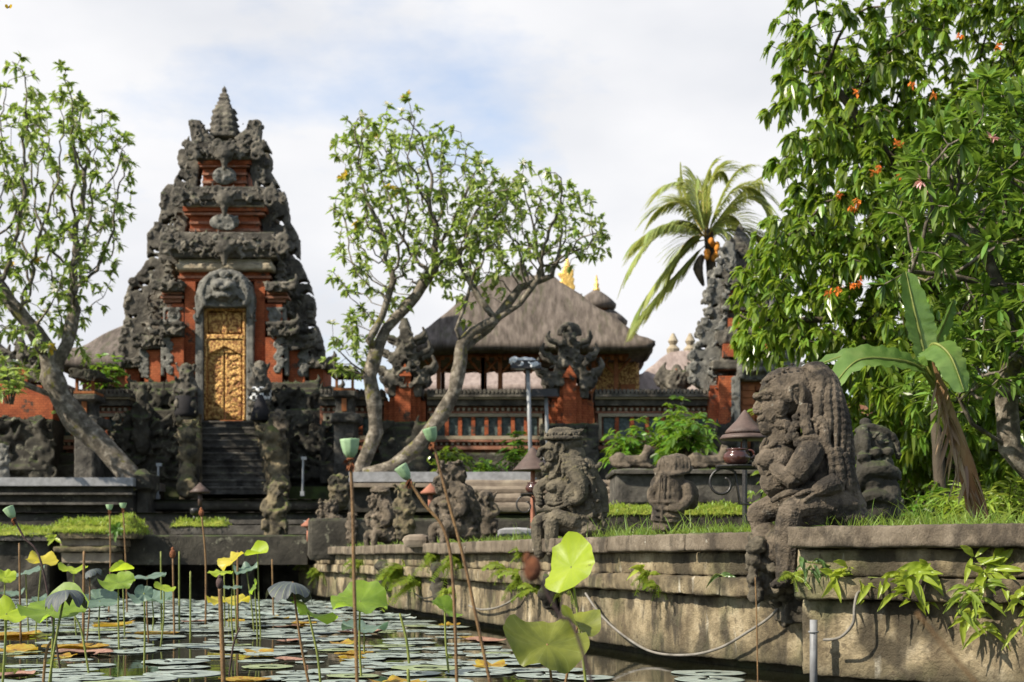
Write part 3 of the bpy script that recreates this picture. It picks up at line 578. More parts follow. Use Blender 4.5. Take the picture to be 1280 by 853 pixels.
# pierced wings, left and right
LW = [(238,176),(231,174),(224,184),(221,198),(225,212),(217,226),(207,232),(200,242),(201,262),(197,278),(187,288),(183,300),(184,322),(178,334),(168,346),(160,358),(154,378),(156,398),(149,420),(147,440),(155,462),(162,478),(180,486),(205,486),(202,440),(205,380),(222,350),(228,310),(236,270),(244,240),(250,205)]
RW = [(323,176),(330,174),(337,186),(338,200),(336,212),(346,228),(355,240),(359,258),(361,276),(370,290),(374,306),(374,326),(381,342),(387,356),(393,378),(392,398),(400,418),(405,440),(404,462),(398,478),(381,486),(356,486),(359,440),(356,380),(339,350),(333,310),(325,270),(317,240),(311,205)]
LH = [(228,189,5,1),(230,220,4.5,-1),(212,233,5,1),(212,267,4.5,-1),(209,283,5,1),(195,308,5,-1),(191,324,4.5,1),(190,326+14,4,1),(180,350,5,-1),(171,365,4.5,1),(166,392,4,-1)]
RH = [(332,194,4.5,1),(331,227,5,-1),(346,239,5,1),(348,268,5,-1),(348,284,5.5,1),(362,311,5.5,-1),(366,326,5,1),(368,329+12,4,-1),(378,357,5,1),(383,370,4.5,1),(387,403,5,-1)]
for wi, (W_, Hs, s_) in enumerate(((LW, LH, -1), (RW, RH, 1))):
    mbx = MB(); Y = 43.75; plate(mbx, W_, Hs, Y, .5)
    outline_curls(mbx, W_[1:22], Y-.03, .24, .11, 10+wi, .45, [h[:2] for h in Hs], -s_*.09)
    inner = [(CX0+s_*a, b_) for a, b_ in [(47,215),(50,250),(62,275),(66,300),(75,320),(82,350),(92,380),(98,410),(104,440),(108,465)]]
    for (x, y) in inner:                                   # bosses and dripping scroll clusters, leaving the holes clear
        ornate(mbx, x-5, y-12, x+5, y+14, Y-.1, 13, .8, .15)
    for (x, y) in [(CX0+s_*74, 372), (CX0+s_*70, 340)]: crown = crown_stone(mbx, x, y-14, y+22, 6, 16, Y-.6, .8, 14, int(x), False)
    gp_('pierced_wing', 'stone', voxel=.028, disp=[(.03,.07,'CLOUDS')], smooth=True)
# side shoulders: stepped stone caps above each orange pilaster
for s_ in (-1,1):
    for (a, b_, y0, y1, Y, n) in [(50,82,352,364,42.7,20),(52,84,402,420,42.5,26),(76,106,420,436,42.8,26),(102,130,448,460,43.0,24),(60,110,478,492,42.4,40),(106,140,484,500,42.6,30)]:
        mbx = MB(); x0,x1 = (CX0-b_,CX0-a) if s_<0 else (CX0+a,CX0+b_); mbx.bxp(x0+2,y0+3,x1-2,y1,Y,1.6); mbx.bxp(x0,y0,x1,y0+4,Y-.1,1.7)
        xe = x0 if s_ < 0 else x1
        for yy in (y0+2, y1-4):
            c = P(xe, yy, Y); mbx.tube([c, c+Vector((s_*.15,-.05,.02)), c+Vector((s_*.22,-.05,.13)), c+Vector((s_*.17,-.05,.28))], [.11,.1,.07,.02], 6)
        ornate(mbx, x0,y0,x1,y1,Y,n,.8,.12,int(a+y0+s_)); gp_('shoulder_cap','stone' if y0 < 470 else 'base',voxel=.03,disp=[(.03,.07,'CLOUDS')],smooth=True)
    mbx = MB()                                             # grey carved vine strips and roundel
    for (a, b_, y0, y1, Y) in [(70,80,424,470,42.75),(96,104,440,472,43.0)]:
        for k in range(6):
            yy = y0+(y1-y0)*k/6; xx = CX0+s_*(b_-1-k*1.6) if False else CX0+s_*(a+5-(k%2)*4+ (0 if a>80 else -4)); c = P(xx, yy, Y-.05); mbx.curl(c, .13, .055, s_*1, 1.1, s_); mbx.tube([c, c+Vector((s_*.18,0,.12))],[.06,.03],5)
        mbx.bxp(*( (CX0-b_,y0,CX0-b_+5,y1) if s_<0 else (CX0+b_-5,y0,CX0+b_,y1)), Y, .3)
    xr = CX0+s_*63; mbx.torus(P(xr,395,42.95), .17, .05); mbx.ell(P(xr,395,42.95), (.1,.1,.1)); mbx.bxp(xr-11,384,xr+11,388,42.9,.3); mbx.bxp(xr-11,402,xr+11,405,42.9,.3)
    mbx.bxp(xr-14,384,xr-10,405,43.0,.3); mbx.bxp(xr+10,384,xr+14,405,43.0,.3)
    gp_('carved_strip','trim',voxel=.03,disp=[(.02,.06,'CLOUDS')],smooth=True)
# demon face, door surround
mbx = MB(); Y = 42.55; mbx.prism(poly_px([(246,400),(243,372),(249,352),(262,340),(281,334),(300,340),(313,352),(318,372),(316,400),(307,384),(254,384)],Y), Y, Y+.5)
kala(mbx, 281, 362, 66, 46, Y-.05); ornate(mbx, 247,345,315,382,Y,40,.6,.1,8); gp_('demon_face_relief','trim',voxel=.03,disp=[(.04,.08,'CLOUDS')],smooth=True)
mbx = MB(); mbx.bxp(244,383,254,527,42.7,.6); mbx.bxp(307.5,383,317,527,42.7,.6)
for s_ in (244,317.5): ornate(mbx, s_-2,385,s_+2,405,42.68,8,.6,.08,3)
gp_('door_surround','trim',voxel=.04,disp=[(.02,.15,'CLOUDS')])
mbx = MB(); mbx.bxp(254.3,384.3,307.2,388.5,42.78,.3); mbx.bxp(254.3,388.7,259,526,42.78,.3); mbx.bxp(302.8,388.7,307.2,526,42.78,.3); mbx.bxp(259.2,418,302.6,424,42.76,.3)
df = gp_('door_frame','gold',voxel=.03,disp=[(.025,.06,'CLOUDS')])
mbx = MB()
for k in range(6): mbx.bxp(260,391+k*4.6,302,393.6+k*4.6,42.88,.08)
mbx.bxp(278,389,284,417.5,42.84,.1); mbx.bxp(259.2,388.7,302.6,417.8,43.0,.05); gp_('lattice_panel','gold',voxel=.025,disp=[(.012,.05,'CLOUDS')])
mbx = MB(); mbx.bxp(259.2,424.2,302.6,442,42.87,.1); mbx.prism(poly_px([(259.5,424.5),(302.5,424.5),(302.5,444),(295,440),(288,437),(281,433),(274,437),(267,440),(259.5,444)],42.8),42.8,42.9); gp_('tympanum','gold',voxel=.03,disp=[(.02,.08,'CLOUDS')])
for s_ in (0, 1):
    mbx = MB(); x0 = 259.3+s_*21.8; mbx.bxp(x0,434,x0+21.2,525,42.92,.1); random.seed(3)
    for k in range(26):
        c = P(x0+ (3+k%3*7 if s_ == 0 else 18.2-k%3*7), 446+k*3, 42.91); mbx.curl(c,.09,.03,random.uniform(0,6),1.2,1 if s_ else -1,8)
    for xx in (1.2,18.5): mbx.bxp(x0+xx,440,x0+xx+1.5,524,42.89,.05)
    gp_('door_leaf','gold',voxel=.025,disp=[(.015,.05,'CLOUDS')],smooth=True)
# ------------------------------------------------------------------ staircase
st = thing('staircase', 'dark stone staircase climbing to the gilded door', 'staircase', P(290, 616, 38.5))
n = 11; z0 = P(0,618,38.6).z; z1 = P(0,528,42.2).z
for k in range(n):
    Y = 38.5+k*.33; za = z0+(z1-z0)*(k+1)/n; hw = (43-k*.15)*.0233
    x = P(289,0,Y).x; mb = MB(); mb.box(x-1.05, Y, za-.22, x+1.0, Y+.42, za-.055); mb.box(x-1.07, Y-.04, za-.053, x+1.02, Y+.36, za)
    mb.build('tread', G['step'], st, voxel=.04, disp=[(.02,.12,'CLOUDS')])
for s_, (xa, xb) in ((-1, (221,252)), (1, (322,358))):     # naga-like carved balustrades
    random.seed(20+s_); mb = MB(); top = [(xa if s_<0 else 328,519),(xb if s_<0 else 350,519)]
    for k in range(9):
        t_ = k/8; Y = 41.4-t_*3.2; xc = (236+0*t_) if s_ < 0 else (330+18*t_*.9); yy = 516+ t_*34
        mb.bxp(xc-12, yy, xc+12, 640, Y, .5)
    for k in range(9):
        t_ = k/8; ccx = 233 if s_ < 0 else 331+18*t_; 
        ornate(mb, ccx-11, 520+t_*70, ccx+11, 540+t_*70, 38.15, 9, .95, .2)
    for k in range(3): mb.ell(P((235 if s_<0 else 344)+random.uniform(-4,4), 545+k*22, 38.0), (.22,.2,.26))
    c = P(234 if s_<0 else 350, 608, 37.9); mb.ell(c,(.3,.25,.35)); mb.curl(c+Vector((0,-.2,-.1)),.25,.09,0)
    solo('carved_balustrade', mb, G['tan'], 'mossy carved balustrade along the %s side of the staircase' % ('left' if s_<0 else 'right'), 'balustrade', group=None, voxel=.045, disp=[(.08,.12,'CLOUDS')], smooth=True)
# ------------------------------------------------------------------ the temple's long back wall and its pillars
WY = 41.0
def windows_wall(name, label, x0, x1, npane):
    t = thing(name, label, 'wall', P((x0+x1)/2, 600, WY+.4))
    def b_(nm, mt, boxes, **k):
        mb = MB()
        for q in boxes: mb.bxp(*q)
        mb.build(nm, G[mt], t, **k)
    b_('core', 'pinkbrick', [(x0,508,x1,602,WY+.2,.5)])
    b_('plinth', 'base', [(x0-1,566,x1+1,604,WY-.35,.7),(x0-1,580,x1+1,604,WY-.6,.4)], voxel=.07, disp=[(.05,.2,'CLOUDS')])
    mb = MB(); mb.bxp(x0,492,x1,496,WY-.35,1.4); mb.bxp(x0,499,x1,507,WY-.1,.9); mb.bxp(x0,488,x1,492,WY+.1,.6)
    k = x0
    while k < x1: mb.bxp(k,486.5,k+3,492,WY-.37,1.3); k += 5
    mb.build('tiled_coping', G['stone'], t)
    b_('cream_cornice', 'cream', [(x0,496.2,x1,498.8,WY-.25,1.2)])
    mb = MB(); k = x0+2
    while k < x1-4: mb.bxp(k,510,k+3.2,513.5,WY+.02,.2); mb.bxp(k,553,k+3.2,556.5,WY+.02,.2); k += 7
    mb.build('dentil_course', G['cream'], t)
    b_('brick_band', 'pinkbrick', [(x0,514.5,x1,516.5,WY+.0,.25),(x0,550,x1,552.5,WY-.05,.3),(x0,557.5,x1,562,WY-.05,.3)])
    xa, xb = x0+4, x1-4
    fr = MB(); fr.bxp(xa,517,xb,521,WY,.25); fr.bxp(xa,545,xb,549.5,WY-.03,.28); fr.bxp(xa,521.2,xa+4,544.8,WY,.25); fr.bxp(xb-4,521.2,xb,544.8,WY,.25); fr.build('window_frame', G['cream'], t)
    s_ = (xb-xa-8)/npane
    for i in range(npane):
        a = xa+4+i*s_
        mb = MB(); mb.bxp(a+2.6,522,a+s_-2.6,544.5,WY+.13,.08); mb.build('window_pane', G['pane'], t)
        if i: mb = MB(); mb.bxp(a-2.4,521.2,a+2.4,544.8,WY+.03,.2); mb.build('mullion', G['brick'], t)
    return t
windows_wall('temple_wall', 'brick temple wall with a row of green panes below the thatched pavilion', 534, 682, 8)
windows_wall('temple_wall', 'brick temple wall with green panes behind the leafy bushes, right of the crowned pillar', 744, 893, 7)
windows_wall('temple_wall', 'short dark temple wall with panes between the gate and the stepped brick pillar', 400, 480, 3)
windows_wall('temple_wall', 'dark temple wall with panes left of the great gate behind the leaning trunk', 62, 162, 4)
windows_wall('temple_wall', 'temple wall at the far left edge beyond the orange pillar', -160, -22, 7)
def pillar(cx, w_, ytop, ybr, ybase, ccap, label, Y=40.4, seed=3, mt='brick'):
    t = thing('brick_pillar', label, 'pillar', P(cx, 604, Y+.5)); mb = MB()
    for i, (a, yt) in enumerate([(1.0, ybr+ (ybase-ybr)*.45), (.75, ybr+(ybase-ybr)*.22), (.5, ybr), (.28, ybr-14)]): mb.bxp(cx-w_*a/2, yt, cx+w_*a/2, ybase, Y+.0-(.12*i)+.5, 1.2)
    mb.prism(poly_px([(cx-w_*.16, ybr-10),(cx, ybr-26),(cx+w_*.16, ybr-10)], Y), Y+.05, Y+.6); mb.build('brick_shaft', G[mt], t)
    mb = MB(); random.seed(seed); mb.bxp(cx-w_*.6, ybase-1, cx+w_*.6, 604, Y-.1, 1.6)
    [mb.bxp(cx-w_*(.62-.05*(k%2)), ybase+k*9, cx+w_*(.62-.05*(k%2)), ybase+k*9+6, Y-.15-.08*k, 1.2) for k in range(8)]; ornate(mb, cx-w_*.62, ybase, cx+w_*.62, 600, Y-.3, 60, 1.3, .25, seed); mb.build('stone_base', G['base'], t, voxel=.06, disp=[(.08,.2,'CLOUDS')], smooth=True)
    mb = MB(); yh = ybr+4
    def lobe(a, b_, y0, y1, Yo): mb.bxp(cx-w_*a/2, y0, cx-w_*.2, y1, Y+Yo, 1.2); mb.bxp(cx+w_*.2, y0, cx+w_*a/2, y1, Y+Yo, 1.2)
    lobe(.8, 0, yh-8, yh+12, .25); lobe(.98, 0, yh-12, yh-4, .1)
    H_ = yh-8-ytop
    for k, (a, f0, f1) in enumerate([(.95,.8,.92),(.6,.58,.8),(.8,.5,.58),(.42,.3,.52),(.56,.24,.31),(.26,.08,.26)]): mb.bxp(cx-w_*a/2, ytop+H_*f0, cx+w_*a/2, ytop+H_*f1, Y+.2+.1*k*0, 1.1)
    for s_ in (-1,1):
        for (a, f, sz) in [(.93,.82,.42),(.78,.52,.36),(.54,.27,.34),(.8,1.05,.3)]:
            c = P(cx+s_*w_*a/2, ytop+H_*f, Y+.3)
            for dy in (0,.8): mb.tube([c+Vector((0,dy,0)), c+Vector((s_*.5*sz,dy,.05)), c+Vector((s_*.75*sz,dy,.5*sz)), c+Vector((s_*.55*sz,dy,1.05*sz))], [.3*sz,.27*sz,.2*sz,.04], 6)
    c = P(cx, ytop+H_*.1, Y+.7); mb.tube([c, c+Vector((0,0,H_*.1*Y/F+.15))], [.2,.09], 8)
    if ccap: mb.torus(P(cx, ytop+8, Y+.5), .28, .09, (0,1,0), 14, 6, PI*.95, PI*2.05); mb.ell(P(cx+2,ytop+3,Y+.5), (.13,.13,.17))
    ornate(mb, cx-w_*.42, ytop+H_*.5, cx+w_*.42, yh, Y+.15, 40, 1.0, .1, seed+1); ornate(mb, cx-w_*.22, ytop+H_*.2, cx+w_*.22, ytop+H_*.5, Y+.15, 16, .9, .1, seed+2)
    mb.build('carved_crown', G['stone'], t, voxel=.038, disp=[(.04,.08,'CLOUDS')], smooth=True); return t
pillar(506, 52, 404, 480, 528, False, 'stepped orange brick pillar with a dark carved crown left of the pavilion wall')
pillar(712, 60, 410, 482, 530, True, 'orange brick pillar with a tall horned grey crown in front of the pavilion', seed=8)
pillar(25, 60, 428, 478, 520, False, 'orange brick pillar with a dark crown at the left edge behind the tree', seed=12)
pillar(846, 22, 462, 486, 500, False, 'small horned stone crown on the wall before the pale thatched roof', seed=15, Y=42.5)
t = thing('brick_wall_stub', 'stepped orange brick wall at the left edge behind the leaning trunk', 'wall', P(10,600,40.2))
for q in ((-60,492,66,524,40.25,.6),(-40,482,52,492.2,40.3,.5),(-22,470,34,482.2,40.35,.4)): mb = MB(); mb.bxp(*q); mb.build('brick_step', G['brick'], t)
mb = MB(); mb.bxp(-60,524.3,66,602,40.0,1.2); ornate(mb,-40,526,64,596,39.95,60,2.0,.2,77); mb.build('stone_base', G['base'], t, voxel=.06, disp=[(.06,.15,'CLOUDS')], smooth=True)
def shrine(cx, label, y0=462):
    t = thing('lantern_shrine', label, 'shrine', P(cx, 600, 39.6)); Y = 39.5
    mb = MB(); mb.bxp(cx-14,y0,cx+14,y0+6,Y-.1,1.0); mb.bxp(cx-20,y0+6,cx+20,y0+10,Y-.3,1.3); ornate(mb,cx-18,y0,cx+18,y0+10,Y-.3,22,.9,.05,4); mb.build('roof',G['base'],t,voxel=.04,disp=[(.03,.08,'CLOUDS')])
    mb = MB()
    for x in (cx-11, cx+9): mb.bxp(x,y0+10,x+3,y0+28,Y-.05,.12); mb.bxp(x,y0+10,x+3,y0+28,Y+.5,.12)
    mb.bxp(cx-13,y0+27,cx+13,y0+30,Y-.15,.9); mb.build('niche', G['wood'], t)
    mb = MB(); mb.bxp(cx-15,y0+30.2,cx+15,y0+38,Y-.2,1.0); mb.bxp(cx-11,y0+38,cx+11,y0+58,Y,.7); mb.bxp(cx-18,y0+58,cx+18,y0+70,Y-.3,1.3); mb.bxp(cx-13,y0+70,cx+13,602,Y-.1,1); mb.build('pedestal',G['step'],t,voxel=.05,disp=[(.04,.12,'CLOUDS')])
    mb = MB(); mb.bxp(cx-3,y0+40,cx+3,y0+56,Y-.06,.1); mb.build('panel',G['wood'],t)
shrine(105, 'little lantern shrine with a timber niche right of the leaning trunk')
shrine(430, 'little lantern shrine with a timber niche between the gate and the tree trunk', 458)
# ------------------------------------------------------------------ thatched roofs and pavilion
def hip(x0, x1, y0, y1, z0, z1, rx0, rx1, thick=.45, sag=.35, n=14, ov=0):   # thatched hip roof as one swept shell
    mb = MB(); my = (y0+y1)/2; V = []; m = n+1
    ring = []
    for k in range(m):
        t_ = k/n; z = z0+(z1-z0)*t_+(-sag*math.sin(PI*t_)*.7+ .0); xa = x0+(rx0-x0)*t_; xb = x1+(rx1-x1)*t_; ya = y0+(my-.2-y0)*t_; yb = y1+(my+.2-y1)*t_
        pts = []
        for (ax, ay, bx, by, q) in [(xa,ya,xb,ya,24),(xb,ya,xb,yb,14),(xb,yb,xa,yb,24),(xa,yb,xa,ya,14)]:
            for i in range(q): pts.append((ax+(bx-ax)*i/q, ay+(by-ay)*i/q))
        ring.append([(x+.05*noise.noise(Vector((x,y,z))), y, z+.12*noise.noise(Vector((x*.7,y*.7,z)))) for x,y in pts])
    low = [(x+(.25 if x<(x0+x1)/2 else -.25)*.6, y+(.25 if y<my else -.25)*.6, z-thick+.08*noise.noise(Vector((x*2,y*2,1)))) for x,y,z in ring[0]]
    edge = [(x,y,z-thick*.55) for x,y,z in ring[0]]
    rings = [low, edge]+ring; q = len(low)
    for r_ in rings: V += r_
    fs = [(i*q+k, i*q+(k+1)%q, (i+1)*q+(k+1)%q, (i+1)*q+k) for i in range(len(rings)-1) for k in range(q)]
    fs += [tuple(range(q-1,-1,-1)), tuple((len(rings)-1)*q+k for k in range(q))]; mb.add(V, fs); return mb
e0 = P(504, 424, 47); e1 = P(819, 433, 47); zr = P(650, 350, 49.8).z
pav = thing('thatched_pavilion', 'big open timber pavilion under a grey thatched hip roof', 'pavilion', ((e0.x+e1.x)/2, 49.5, 2.9))
hip(e0.x, e1.x, 47, 52.6, e1.z+.12, zr+.1, P(610,350,49.8).x, P(692,350,49.8).x, thick=.26, sag=.12).build('thatched_roof', G['thatch'], pav, smooth=True, disp=[(.10,.25,'CLOUDS')])
mb = MB(); c = P(650,347,49.8); mb.ell(c,(.35,.3,.3)); mb.ell(c+Vector((0,0,.3)),(.2,.2,.25)); 
mb.box(c.x-1.0,49.6,c.z-.2,c.x+1.0,50.0,c.z+.02)
mb.build('ridge_ornament', G['stone'], pav, smooth=True)
mb = MB(); za = P(0,446,48).z; zb = P(0,436,48).z
mb.box(e0.x+.8,48,za,e1.x-.8,48.2,zb); mb.box(e0.x+.8,51.6,za,e1.x-.8,51.8,zb); mb.box(e0.x+.8,48.25,za,e0.x+1,51.55,zb); mb.box(e1.x-1,48.25,za,e1.x-.8,51.55,zb)
x = e0.x+1.2
while x < e1.x-1: mb.box(x,47.9,za-.12,x+.12,47.98,za+.05); x += .3
mb.build('eave_beam', G['wood'], pav)
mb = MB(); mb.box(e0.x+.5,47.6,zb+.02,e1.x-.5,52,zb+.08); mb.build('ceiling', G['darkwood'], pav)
zf = P(0,492,48).z
for x in (e0.x+1.1, e0.x+2.6, P(604,0,48.4).x, P(625,0,48.4).x, P(660,0,48.4).x, P(742,0,48.4).x, e1.x-1.2):
    for Y in (48.3, 51.3):
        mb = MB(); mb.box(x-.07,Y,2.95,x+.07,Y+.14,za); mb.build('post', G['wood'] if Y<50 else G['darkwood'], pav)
    mb = MB()
    for s_ in (-1,1): mb.tube([(x+s_*.08,48.4,za-.5),(x+s_*.5,48.4,za-.02)], .045, 5)
    mb.build('bracket', G['wood'], pav)
mb = MB(); mb.box(e0.x+.8,48.6,2.91,e1.x-.8,51.2,zf-.6); mb.build('floor', G['step'], pav)
mb = MB(); mb.box(e0.x+.9,48.45,zf+.05,P(748,0,48).x,48.55,zf+.13); mb.box(e0.x+.9,48.45,zf-.25,P(748,0,48).x,48.55,zf-.18); mb.build('rail', G['wood'], pav)
mb = MB(); mb.box(P(745,0,49).x,49.2,3,P(800,0,49).x,49.4,za); mb.build('carved_screen', G['gold'], pav, voxel=.08, disp=[(.06,.15,'CLOUDS')])
mb = MB(); mb.box(P(752,0,49).x,49.05,5.6,P(770,0,49).x,49.19,za-1); mb.box(P(776,0,49).x,49.05,5.6,P(794,0,49).x,49.19,za-.8); mb.build('screen_panel', G['wood'], pav)
def roofthing(name, label, x0, x1, y0, y1, pe, pr, Yc, rx0, rx1, mt, w=4):
    t = thing(name, label, 'building', (P((x0+x1)/2,0,Yc).x, Yc, 2.9))
    a = P(x0,pe,Yc-w); b_ = P(x1,pe,Yc-w); r0 = P(rx0,pr,Yc); r1 = P(rx1,pr,Yc)
    hip(a.x,b_.x,Yc-w,Yc+w,a.z,r0.z,r0.x,r1.x,.35,.25).build('thatched_roof', G[mt], t, smooth=True, disp=[(.08,.25,'CLOUDS')])
    mb = MB(); mb.box(a.x+.9,Yc-w+.9,2.92,b_.x-.9,Yc+w-.9,a.z-.36); mb.build('wall', G['wood'] if mt=='thatch' else G['darkwood'], t)
    mb = MB(); mb.lathe((r0.x+.1,Yc,r0.z-.1),[(.22,0),(.26,.2),(.12,.35),(.2,.5),(.05,.8)],10); mb.lathe((r1.x-.1,Yc,r1.z-.1),[(.22,0),(.26,.2),(.12,.35),(.2,.5),(.05,.8)],10); mb.build('ridge_finial', G['cream'], t)
    return t
roofthing('thatched_house', 'low thatched building seen through the open pavilion', 480, 790, 0,0, 482, 455, 62, 560, 720, 'thatchlight', 5)
roofthing('thatched_house', 'pale pinkish thatched roof of a building right of the pavilion', 745, 900, 0,0, 494, 440, 54, 838, 866, 'thatchlight', 5)
roofthing('thatched_house', 'dark thatched roof rising behind the left side of the great gate', 62, 330, 0,0, 448, 385, 56, 190, 230, 'thatch', 5)
roofthing('thatched_house', 'dark thatched roof of a building cut by the left picture edge', -150, 12, 0,0, 455, 424, 52, -90, -8, 'thatch', 4)
# gold spire and little tiered shrine
t = thing('golden_spire', 'tapering golden spire rising behind the pavilion roof', 'spire', P(709, 600, 60)); Y = 60; c = P(709,370,Y); u = Y/F
mb = MB(); mb.lathe(c,[(8.5*u,0),(8.8*u,3*u),(7.6*u,5*u),(7.4*u,14*u),(8*u,16*u),(6.8*u,18*u),(6.4*u,28*u),(7*u,30*u),(5*u,34*u),(2*u,44*u),(.4*u,52*u)],12,True); random.seed(3)
for k in range(50): a = random.uniform(700,717); b_ = random.uniform(338,368); mb.curl(P(a,b_,Y-.3),.12,.05,random.uniform(0,6),1.2,1,8)
mb.build('gilded_tip', G['goldplain'], t, voxel=.05)
mb = MB(); mb.lathe(c-Vector((0,0,c.z-3)),[(.9,0),(.8,3),(.55,c.z-3.4),(.6,c.z-3.02)],12,True); mb.build('stone_shaft', G['stone'], t)
t = thing('tiered_shrine', 'small tiered shrine with two black thatched roofs and a gold finial', 'shrine', P(748, 600, 58)); u = 58/F
for (cx, ye, yt, hw) in [(745,384,361,25),(757,405,390,27)]:
    c = P(cx,ye,58); mb = MB(); mb.lathe(c,[(hw*.9*u,-4*u),(hw*u,-1*u),(hw*1.02*u,3*u),(hw*.8*u,9*u),(hw*.5*u,15*u),(hw*.25*u,19*u),(hw*.1*u,22*u)],20); mb.build('thatched_roof', G['thatch'], t, smooth=True)
    mb = MB(); mb.lathe(c,[(11*u,-22*u),(11*u,-6*u),(14*u,-4.1*u)],4,True); mb.build('timber_box', G['wood'], t)
c = P(741,362,58); mb = MB(); mb.lathe(c+Vector((.15,0,-.1)),[(5*u,0),(4*u,4*u),(2.6*u,6*u),(3.4*u,9*u),(1.6*u,12*u),(2*u,15*u),(.5*u,21*u)],12); mb.build('finial', G['goldplain'], t, smooth=True)
c = P(748,400,58); mb = MB(); mb.box(c.x-.6,57.6,2.9,c.x+.6,58.8,c.z-.4); mb.build('shaft', G['darkwood'], t)
# ------------------------------------------------------------------ smaller carved gate at the right
Y = 40.0; g2 = thing('side_gate', 'smaller ruined-looking carved gate half hidden by the palm and the big tree', 'temple gate', P(930, 604, Y+.6))
def g2p(nm, mt, **k): return mbx.build(nm, G[mt], g2, **k)
SW = [(908,300),(903,322),(899,332),(891,346),(893,358),(882,368),(889,380),(887,396),(872,408),(878,422),(866,438),(868,450),(864,468),(870,480),(884,490),(905,490),(912,460),(918,400),(922,340),(918,305)]
for s_ in (-1, 1):
    mbx = MB(); W_ = SW if s_ < 0 else [(1864-x, y) for x, y in SW]
    if s_ < 0: HS = [(899,350,4,1),(893,378,4,-1),(890,402,4,1),(879,430,4,-1),(877,455,4,1)]
    else: HS = []
    plate(mbx, W_, HS, Y+.8, .5); outline_curls(mbx, W_[:14], Y+.76, .27, .13, 31, .5)
    cxs = [(910,335),(908,365),(903,395),(898,425),(893,455),(890,475)]
    for (x,y) in cxs: x = x if s_ < 0 else 1864-x; ornate(mbx, x-7,y-14,x+9,y+14,Y+.65,16,.9,.25)
    g2p('pierced_wing','trim',voxel=.032,disp=[(.03,.08,'CLOUDS')],smooth=True)
    mbx = MB(); a, b_ = (887,920) if s_ < 0 else (944,977); mbx.bxp(a,482,b_,530,Y+.5,2); mbx.bxp(a+12,470,b_,530,Y+.3,1); g2p('brick_pier','brick')
    mbx = MB(); a, b_ = (919.5,926) if s_ < 0 else (962,969); mbx.bxp(a,470,b_,560,Y+.15,.5); random.seed(3)
    for k in range(12): mbx.curl(P(a-1 if s_<0 else b_+1, 474+k*4.5, Y+.2), .12,.05,0,1.1,s_)
    g2p('carved_strip','trim',voxel=.04)
    mbx = MB(); a, b_ = (880,922) if s_ < 0 else (942,984); mbx.bxp(a,530,b_,604,Y,2.5); ornate(mbx,a,532,b_,600,Y,30,1.8,.2,2); g2p('base','base',voxel=.06,disp=[(.06,.15,'CLOUDS')],smooth=True)
mbx = MB(); u = (Y+1.5)/F; c = P(925,338,Y+1.5); mbx.lathe(c,[(r*u,z*u) for r,z in [(20,-4),(21,2),(17,5),(18,10),(14,13),(15,20),(12,24),(13,30),(9,33),(10,38),(6.5,41),(7.5,45),(4,48),(5,51),(1,58)]],12,True)
ornate(mbx, 908,300,942,336,Y+1.1,30,.8,.1,3); g2p('finial','stone',voxel=.035,disp=[(.04,.08,'CLOUDS')],smooth=True)
mbx = MB(); u = Y/F
for (h,y0,y1,dy) in [(22,338,350,.7),(26,352,362,.6),(20,362,372,.8),(30,374,388,.5),(24,388,410,.7),(36,412,428,.4),(30,428,450,.5),(42,450,462,.3)]: mbx.bxp(932-h,y0,932+h,y1,Y+dy,2)
ornate(mbx, 902,340,962,460,Y+.55,130,1.0,.15,6); g2p('carved_tiers','stone',voxel=.04,disp=[(.04,.1,'CLOUDS')],smooth=True)
for q in ((914,362,950,374,Y+.55,.5),(910,398,954,411,Y+.42,.5),(904,430,960,446,Y+.3,.5)): mbx = MB(); mbx.bxp(*q); g2p('brick_band','brick')
mbx = MB(); mbx.bxp(922,436,966,476,Y+.2,.6); kala(mbx,944,456,44,38,Y+.1); g2p('demon_face_relief','trim',voxel=.035,disp=[(.04,.1,'CLOUDS')],smooth=True)
mbx = MB(); mbx.bxp(926,476,962,560,Y+.5,.1); 
for k in range(8): mbx.bxp(928,482+k*9,943,488+k*9,Y+.46,.08); mbx.bxp(945,482+k*9,960,488+k*9,Y+.46,.08)
g2p('door','wood')
boxwall('temple_wall', 'dark wall stub right of the smaller gate under the trees', 985,500,1500,620,41.5,.6,'pinkbrick','wall')
# ------------------------------------------------------------------ lamp posts
def floodpost(px, ytop, ybot, Y, label, bag=True, heads=1):
    c = P(px, ybot, Y); tp_ = P(px, ytop, Y); t = thing('flood_lamp', label, 'lamp', c)
    mb = MB(); mb.tube([c, (tp_.x-.03*(tp_.z-c.z), tp_.y, tp_.z)], .055, 10); mb.lathe(c, [(.16,0),(.15,.05),(.07,.08),(.06,.2)],10); mb.build('post', G['metal'], t, smooth=True)
    q = Vector((tp_.x-.03*(tp_.z-c.z), tp_.y, tp_.z))
    mb = MB()
    for i in range(heads): mb.box(q.x-.35+i*.05-.1, Y-.25, q.z, q.x+.35+i*.05, Y+.15, q.z+.22, .06, .06)
    mb.build('lamp_head', G['black'], t)
    if bag: mb = MB(); random.seed(int(px)); [mb.ell(q+Vector((random.uniform(-.4,.25),random.uniform(-.15,.1),random.uniform(.05,.28))), (.22,.2,.13), sub=1) for i in range(9)]; mb.build('plastic_cover', G['plastic'], t, voxel=.04, disp=[(.12,.15,'CLOUDS')])
    return t
floodpost(664, 462, 600, 37.5, 'tall grey flood lamp post with a head wrapped in clear plastic', True)
floodpost(685, 497, 575, 39.8, 'shorter grey lamp post with a dark head behind the capped statue', False)
